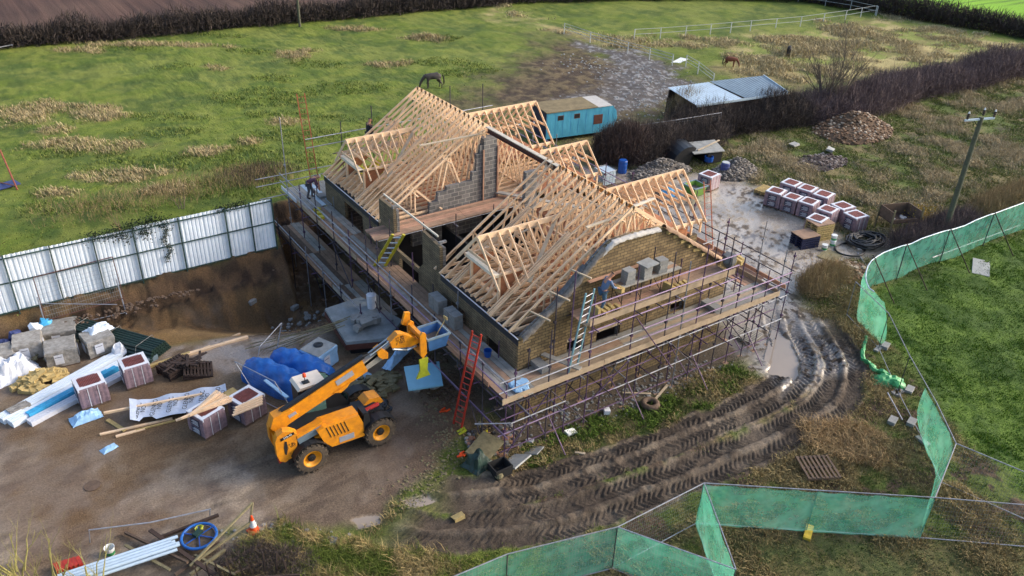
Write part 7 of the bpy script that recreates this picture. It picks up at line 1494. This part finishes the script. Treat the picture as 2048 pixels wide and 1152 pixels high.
for k, (u, v, l, m, s) in enumerate(((1140, 868, 'white plastic scrap on the grass below the gable', 'white_plastic', .45), (1212, 825, 'pale plastic scrap near the scaffold foot', 'label_white', .4), (1060, 885, 'small white box on the rubble near the corner', 'label_white', .3), (918, 1038, 'pale stone block on the verge between the tracks', 'tanstone', .4), (668, 1085, 'grey stone block at the bottom edge of the yard', 'block', .3))):
    junk('litter', u, v, m, l, 'litter', lambda b, c: b.obox(c, s, s * .6, s * .4, k, (.2, .2), .04))
for u0, v0, u1, v1, l in ((1245, 786, 1302, 788, 'pale plank lying near the feet of the gable scaffold'), (1310, 800, 1335, 770, 'short batten leaning on the ground below the gable'), (1150, 905, 1170, 908, 'short pale board end on the grass near the track')): solo(plankat(u0, v0, u1, v1, .1, .04, .03), 'plank', 'pine_grey', l, 'plank')
pallet(GH(1495, 672), .2, 'board_grey', 'grey pallet lying under the right end of the gable scaffold')
# ------------------------------------------------------------------ bottom left foreground
F = lambda u, v, z=0.: G(u, v, z)
pa, pc = F(165, 1150, .45), F(345, 1090, .45); nrm = Vector((-(pc - pa).y, (pc - pa).x, 0)).normalized(); t = T('pipe_bundle', 'bundle of pale grey plastic pipes at the bottom left', 'pipes', F(250, 1120))
for k in range(9):
    r_ = 0 if k < 5 else 1; q = k if k < 5 else k - 4.5; o = nrm * ((q - 2) * -.13) + Vector((0, 0, r_ * .11)) - (pc - pa) * .25; b = M(); b.tube([pa + o, pc + o + (pc - pa) * (.25 + .04 * (k % 3))], .055, 10); b.out('pipe', 'pvc', t)
c = F(398, 1072, .35); t = T('cable_reel', 'round blue plastic disc with spokes and a green box and yellow rope on it', 'disc', c); b = M(); R_ = .56
b.tube([(c.x + R_ * math.cos(a), c.y + R_ * math.sin(a), c.z) for a in np.linspace(0, 6.283, 33)[:-1]], .05, 8, closed=True); b.out('rim', 'tarp_blue', t, smooth=True)
b = M()
for k in range(3): a = k * math.pi / 3 + .3; b.beam((c.x - R_ * math.cos(a), c.y - R_ * math.sin(a), c.z + .02), (c.x + R_ * math.cos(a), c.y + R_ * math.sin(a), c.z + .02), .03, .03)
b.out('spokes', 'drum_blue', t); b = M(); b.lathe((c.x, c.y, c.z - .06), [(.5, 0), (.5, .03)], 28); b.out('plate', 'rubber', t)
b = M(); b.obox((c.x - .02, c.y + .05, c.z + .04), .3, .18, .12, .5); solo(b, 'small_box', 'green_tube', 'small dark green box lying on the blue disc', 'box')
b = M(); b.tube([(c.x + .1 + .16 * math.cos(k * .9) * (1 - k / 50), c.y + .3 + .12 * math.sin(k * .9), c.z + .05 + .03 * math.sin(k)) for k in range(36)], .012, 4); solo(b, 'rope', 'lime', 'yellow-green rope loop on the edge of the blue disc', 'rope')
c = F(508, 1062, .0); t = T('traffic_cone', 'orange and white traffic cone beside the wooden triangle frame', 'traffic cone', c)
b = M(); b.obox(c, .38, .38, .04, .2); b.lathe(c + Vector((0, 0, .04)), [(.15, 0), (.115, .2)], 16, cap=False); b.out('base', 'orange_plastic', t); b = M(); b.lathe(c + Vector((0, 0, .24)), [(.115, 0), (.065, .28)], 16, cap=False); b.out('white_sleeve', 'white_plastic', t); b = M(); b.lathe(c + Vector((0, 0, .52)), [(.065, 0), (.03, .2)], 16); b.out('tip', 'orange_plastic', t)
c0 = F(380, 1132, .3); c1 = F(505, 1005, .9); c2 = F(500, 1045, .45); t = T('timber_tripod', 'mossy triangular timber frame standing by the traffic cone', 'timber frame', c0)
for a_, b__, m in ((c0, c1, 'mossy_wood'), (c0, c2, 'mossy_wood'), (c2, c1, 'mossy_wood')): b = M(); b.beam(a_, b__, .07, .07); b.out('bar', m, t)
b = M(); b.beam(F(250, 1065, .1), F(375, 1125, .4), .07, .1); solo(b, 'timber', 'old_wood', 'weathered beam running down to the triangle frame', 'timber')
b = M(); b.beam(F(320, 1075, .2), F(437, 1030, .2), .09, .1); solo(b, 'timber', 'dark_wood', 'dark beam behind the blue disc', 'timber')
b = M(); b.beam(F(380, 1150, .3), F(450, 1100, .3), .09, .1); solo(b, 'timber', 'mossy_wood', 'mossy beam at the bottom edge below the triangle frame', 'timber')
b = M(); b.tube([F(178, 1060, .8), F(300, 1045, .75), F(422, 1018, .8)], .022, 6); b.tube([F(178, 1060, .8), F(180, 1085, .1)], .02, 6); b.tube([F(420, 1018, .8), F(420, 1030, .4)], .02, 6); solo(b, 'panel_rail', 'galv', 'long thin galvanised rail above the beams, bottom left', 'rail')
c = F(222, 1108, .0); t = T('bucket', 'white and green bucket near the grey pipes', 'bucket', c); b = M(); b.lathe(c, [(.13, 0), (.16, .32), (.17, .32), (.15, .3), (.12, .03)], 14, cap=False); b.out('pail', 'white_plastic', t); b = M(); b.lathe(c + Vector((0, 0, .03)), [(.138, 0), (.15, .14)], 14, cap=False); b.out('printed_band', 'green_plastic', t)
for k, (u, v, l) in enumerate(((135, 1130, 'red ridge tiles stacked at the bottom left behind the shrubs'), (200, 1138, 'red strip beside the stacked ridge tiles'))):
    c = F(u, v, .1); b = M()
    for q in range(6): b.obox((c.x + q * .13 - .3, c.y - q * .02, c.z), .12, .4 if k == 0 else .15, .12, .1)
    solo(b, 'ridge_tiles', 'red_paint', l, 'tiles')
t = T('picket_fence', 'row of dark rotten pickets at the bottom, right of the pipes', 'fence', F(500, 1130))
for k in range(9):
    p0 = F(400 + k * 22, 1165 - k * 1.5, 0); h = random.uniform(.7, 1.15); b = M(); b.beam(p0, p0 + Vector((random.uniform(-.15, .1), random.uniform(-.1, .1), h)), .09, .04, up=(1, 0, 0)); b.out('picket', 'dark_wood', t)
for k in range(2): b = M(); b.beam(F(395, 1160, .35 + .4 * k), F(600, 1150, .3 + .4 * k), .05, .07); b.out('rail', 'dark_wood', t)
line_rubble('loose_stones', [(440, 1075), (520, 1080), (570, 1095)], .3, 45, .08, 'grey stones around the foot of the traffic cone', 'block', 9)
b = M(); b.lathe(GH(185, 972, .0) + Vector((0, 0, .01)), [(.28, 0), (.28, .02)], 20); solo(b, 'manhole_cover', 'old_wood', 'round drain cover in the mud of the left yard', 'drain cover')
b = M(); c = GH(218, 898); b.add(*(lambda q: (q.v, q.f))(cloth(c, .6, .35, .3, .12, 6, 61))); solo(b, 'plastic_scrap', 'blue_pale', 'clear crumpled film scrap on the open mud of the left yard', 'litter')
# ------------------------------------------------------------------ figures
def skin(vs, es, rs, m, name, parent, sub=2, mat4=None):
    me = bpy.data.meshes.new('k'); me.from_pydata([tuple(v) for v in vs], es, []); o = bpy.data.objects.new('k', me); COL.objects.link(o); md = o.modifiers.new('s', 'SKIN'); md.use_smooth_shade = True
    for i, r in enumerate(rs): me.skin_vertices[0].data[i].radius = (r, r) if not isinstance(r, tuple) else r
    me.skin_vertices[0].data[0].use_root = True; sb = o.modifiers.new('u', 'SUBSURF'); sb.levels = sb.render_levels = sub
    bpy.context.view_layer.update(); m2 = bpy.data.meshes.new_from_object(o.evaluated_get(bpy.context.evaluated_depsgraph_get())); bpy.data.objects.remove(o); m2.materials.clear(); m2.materials.append(MT[m]); m2.polygons.foreach_set('use_smooth', [True] * len(m2.polygons))
    if mat4: m2.transform(mat4)
    r = bpy.data.objects.new(name, m2); COL.objects.link(r); r.parent = parent; return r
def horse(p, rz, s, m, label, tailm='mane', graze=1.0):
    t = T('horse', label, 'horse', p, rz); S = Matrix.Scale(s, 4)
    vs = [(-.1, 0, 1.08), (.28, 0, 1.06), (.55, 0, 1.1), (.78, 0, 1.08), (1.0, 0, .82), (1.18, 0, .52), (1.24, 0, .32), (1.27, 0, .1), (-.45, 0, 1.12), (-.68, 0, 1.1)]; es = [(0, 1), (1, 2), (2, 3), (3, 4), (4, 5), (5, 6), (6, 7), (0, 8), (8, 9)]
    rs = [.29, .30, .28, .19, .14, .11, .09, .055, .27, .2]
    def leg(att, pts, rr):
        k = att
        for q, r in zip(pts, rr): vs.append(q); rs.append(r); es.append((k, len(vs) - 1)); k = len(vs) - 1
    for sgn, dx in ((1, .06), (-1, -.08)):
        leg(2, [(.52, sgn * .15, .8), (.54 + dx, sgn * .15, .44), (.52 + dx, sgn * .15, .12), (.55 + dx, sgn * .15, .02)], [.12, .062, .042, .055])
        leg(8, [(-.5, sgn * .16, .82), (-.42 - dx, sgn * .16, .62), (-.66 - dx, sgn * .16, .42), (-.6 - dx, sgn * .16, .12), (-.57 - dx, sgn * .16, .02)], [.16, .1, .058, .042, .055])
    for sgn in (1, -1): leg(5, [(1.16, sgn * .07, .62), (1.14, sgn * .09, .70)], [.035, .015])
    skin(vs, es, rs, m, 'body', t, 2, S)
    skin([(-.78, 0, 1.15), (-.88, 0, .9), (-.9, 0, .5), (-.87, 0, .25)], [(0, 1), (1, 2), (2, 3)], [.05, .06, .07, .03], tailm, 'tail', t, 1, S)
    skin([(.68, 0, 1.28), (.88, 0, 1.1), (1.08, 0, .82), (1.22, 0, .58)], [(0, 1), (1, 2), (2, 3)], [.05, .06, .06, .04], tailm, 'mane', t, 1, S)
    return t
def heading(du, dv, u, v): a, c = G(u, v, 0.), G(u + du, v + dv, 0.); return math.atan2((c - a).y, (c - a).x)
p = GH(868, 176); p.z = float(hz(p.x, p.y)); horse(p, heading(-20, 1, 868, 176), .98, 'horse_dark', 'dark grey-brown horse grazing in the green field behind the roof')
p = GH(1458, 134); horse(p, heading(20, 1, 1458, 134), .75, 'horse_brown', 'small chestnut pony grazing in the far paddock')
p = GH(1576, 112); horse(p, heading(4, -12, 1576, 112), .75, 'horse_black', 'small black pony facing away in the far paddock')
def person(p, rz, label, J, shirt, trousers, hairm, cap=None, headr=.105):
    """J: joints in local metres; body grown as one skin, clothes as children slightly thicker"""
    t = T('person', label, 'person', p, rz)
    names = ['pel', 'wst', 'chs', 'nck', 'chin', 'hd', 'top', 'shL', 'elL', 'wrL', 'shR', 'elR', 'wrR', 'hpL', 'knL', 'anL', 'toL', 'hpR', 'knR', 'anR', 'toR']
    R = dict(pel=.13, wst=.12, chs=.145, nck=.06, chin=.075, hd=.1, top=.075, shL=.065, elL=.045, wrL=.032, shR=.065, elR=.045, wrR=.032, hpL=.095, knL=.065, anL=.045, toL=.04, hpR=.095, knR=.065, anR=.045, toR=.04)
    E = [('pel', 'wst'), ('wst', 'chs'), ('chs', 'nck'), ('nck', 'chin'), ('chin', 'hd'), ('hd', 'top'), ('chs', 'shL'), ('shL', 'elL'), ('elL', 'wrL'), ('chs', 'shR'), ('shR', 'elR'), ('elR', 'wrR'), ('pel', 'hpL'), ('hpL', 'knL'), ('knL', 'anL'), ('anL', 'toL'), ('pel', 'hpR'), ('hpR', 'knR'), ('knR', 'anR'), ('anR', 'toR')]
    V = [Vector(J[n]) for n in names]; I = {n: i for i, n in enumerate(names)}; es = [(I[a], I[c]) for a, c in E]; rs = [R[n] for n in names]
    fwd = (Vector(J['face']) - Vector(J['hd'])).normalized(); V.append(Vector(J['hd']) + fwd * .105 - Vector((0, 0, .01))); rs.append(.018); es.append((I['hd'], len(V) - 1))   # nose
    for h in 'LR':                                     # palm, four bent fingers and a thumb
        w = Vector(J['wr' + h]); d = (w - Vector(J['el' + h])).normalized(); sd_ = d.cross(Vector((0, 0, 1))).normalized(); V.append(w + d * .07); rs.append(.036); es.append((I['wr' + h], len(V) - 1)); pm = len(V) - 1
        for k in range(4):
            o = sd_ * (k - 1.5) * .02; L_ = .075 - .008 * abs(k - 1.3); V.append(V[pm] + o + d * L_ * .6); rs.append(.01); es.append((pm, len(V) - 1)); V.append(V[-1] + d * L_ * .35 + Vector((0, 0, -.025))); rs.append(.008); es.append((len(V) - 2, len(V) - 1))
        V.append(V[pm] + sd_ * .045 - d * .01 + Vector((0, 0, -.01))); rs.append(.011); es.append((pm, len(V) - 1))
    skin(V, es, rs, 'skin', 'body', t, 2)
    def sub(ns, ee, f, m, nm): ix = {n: i for i, n in enumerate(ns)}; skin([J[n] for n in ns], [(ix[a], ix[c]) for a, c in ee], [R[n] * f for n in ns], m, nm, t, 2)
    J = dict(J); J['sw'] = tuple(Vector(J['pel']) * .8 + Vector(J['wst']) * .2); R['sw'] = .14; J['cl'] = tuple(Vector(J['chs']) * .5 + Vector(J['nck']) * .5); R['cl'] = .085
    for h in 'LR': J['cf' + h] = tuple(Vector(J['el' + h]) * .15 + Vector(J['wr' + h]) * .85); R['cf' + h] = .036
    sub(['wst', 'sw', 'chs', 'cl', 'shL', 'elL', 'cfL', 'shR', 'elR', 'cfR'], [('sw', 'wst'), ('wst', 'chs'), ('chs', 'cl'), ('chs', 'shL'), ('shL', 'elL'), ('elL', 'cfL'), ('chs', 'shR'), ('shR', 'elR'), ('elR', 'cfR')], 1.2, shirt, 'shirt')
    sub(['pel', 'hpL', 'knL', 'anL', 'hpR', 'knR', 'anR'], [('pel', 'hpL'), ('hpL', 'knL'), ('knL', 'anL'), ('pel', 'hpR'), ('hpR', 'knR'), ('knR', 'anR')], 1.2, trousers, 'trousers')
    for h in 'LR': a_ = Vector(J['an' + h]); c_ = Vector(J['to' + h]); skin([a_ - (c_ - a_) * .35, c_ + (c_ - a_) * .3], [(0, 1)], [.05, .048], 'dark', 'boot', t, 1)
    hd, tp = Vector(J['hd']), Vector(J['top']); u = (tp - hd).normalized(); skin([hd + u * .02 - fwd * .03, tp + u * .01 - fwd * .01], [(0, 1)], [.112, .09], cap or hairm, 'cap' if cap else 'hair', t, 2)
    for s in (-1, 1): q = Vector(J['hd']) + fwd * .088 + fwd.cross(Vector((0, 0, 1))).normalized() * s * .035 + u * .015; b = M(); b.lathe(q, [(.004, -.008), (.012, 0), (.004, .008)], 6); b.out('eye', 'dark', t, world=False)
    b = M(); q = Vector(J['chin']) + fwd * .083; sdv = fwd.cross(Vector((0, 0, 1))).normalized(); b.beam(q - sdv * .025, q + sdv * .025, .008, .008); b.out('mouth', 'red_paint', t, world=False)
    for s in (-1, 1): q = Vector(J['hd']) + sdv * s * .1; b = M(); b.lathe(q, [(.006, -.03), (.018, 0), (.006, .03)], 8); b.out('ear', 'skin', t, world=False)
    return t
def stand(lean=.0, armf=None, bend=0, stride=.08):
    hz_ = .92; d = Vector((math.sin(lean), 0, math.cos(lean))); pel = Vector((-.05 if lean else 0, 0, hz_)); wst = pel + d * .17; chs = pel + d * .38; nck = pel + d * .56
    dn = Vector((math.sin(lean + .25), 0, math.cos(lean + .25))); chin = nck + dn * .07 + Vector((.02, 0, 0)); hd = nck + dn * .16 + Vector((.02, 0, 0)); top = nck + dn * .25
    f = Vector((math.cos(lean + .35), 0, -math.sin(lean + .35)))
    J = dict(pel=pel, wst=wst, chs=chs, nck=nck, chin=chin, hd=hd, top=top, face=hd + f)
    sh = pel + d * .47
    for h, s in (('L', 1), ('R', -1)):
        J['sh' + h] = sh + Vector((0, s * .19, 0)); el = J['sh' + h] + Vector((armf[0], s * .05, armf[1])); J['el' + h] = el; J['wr' + h] = el + Vector((armf[2], -s * .06, armf[3]))
        J['hp' + h] = pel + Vector((.01, s * .1, -.08)); J['kn' + h] = Vector((.06 + s * stride, s * .11, .48)); J['an' + h] = Vector((-.02 + s * stride * 1.5, s * .12, .08)); J['to' + h] = J['an' + h] + Vector((.14, s * .02, -.04))
    return {k: tuple(v) for k, v in J.items()}
person((19.35, 21.2, 4.44), rad(-12), 'man in grey-blue jumper and jeans holding a stone block at the gable', stand(.42, (.12, -.25, .22, -.1)), 'cloth_blue', 'jeans', 'hair')
b = M(); b.obox((20.0, 21.06, 5.18), .2, .42, .2, .15); solo(b, 'stone_block', 'tanstone', 'tan stone block held by the man at the gable', 'stone')
person((15.1, 41.2, 2.42), rad(-25), 'man in plum jumper and white cap bending over at the far left deck', stand(1.0, (.05, -.27, .1, -.25)), 'cloth_plum', 'cloth_grey', 'hair', cap='cap_white')
person((19.0, 41.45, 4.55), rad(10), 'man in dark jacket seen behind the far end of the roof', stand(.1, (.03, -.27, .15, -.12)), 'cloth_dark', 'cloth_dark', 'hair')
b = M(); b.box(15.5, 40.8, 2.42, 15.9, 41.3, 2.55); b.box(15.9, 40.6, 2.42, 16.0, 41.1, 2.5); solo(b, 'cut_stones', 'block', 'grey stones at the feet of the bending man', 'stones')

# scrap around the bottom left corner
sc = (((300, 1060), (430, 1150), 'dark_wood'), ((350, 1150), (440, 1085), 'old_wood'), ((430, 1140), (520, 1090), 'dark_wood'), ((460, 1150), (560, 1110), 'old_wood'), ((250, 1090), (340, 1140), 'mossy_wood'), ((520, 1100), (600, 1150), 'dark_wood'), ((390, 1110), (470, 1150), 'mossy_wood'))
wh = ('longest dark scrap beam by the end of the pipes', 'grey scrap board crossing by the blue disc', 'dark board between the tripod and pickets', 'grey board leaning through the pickets', 'mossy board beside the white and green bucket', 'dark board lying right of the pickets', 'mossy board lying in front of the tripod')
for ((u0, v0), (u1, v1), m), l in zip(sc, wh): b = M(); b.beam(F(u0, v0, .15 + random.random() * .2), F(u1, v1, .15 + random.random() * .25), random.uniform(.07, .16), .05); solo(b, 'scrap_timber', m, l, 'timber', 'scrap timbers at the bottom left')
twigs('undergrowth', [(*F(470, 1120)[:2], 0), (*F(600, 1140)[:2], 0)], .8, .5, 7000, 'twig_dark', 'dark dead undergrowth around the rotten pickets', 'undergrowth', .008, .6)
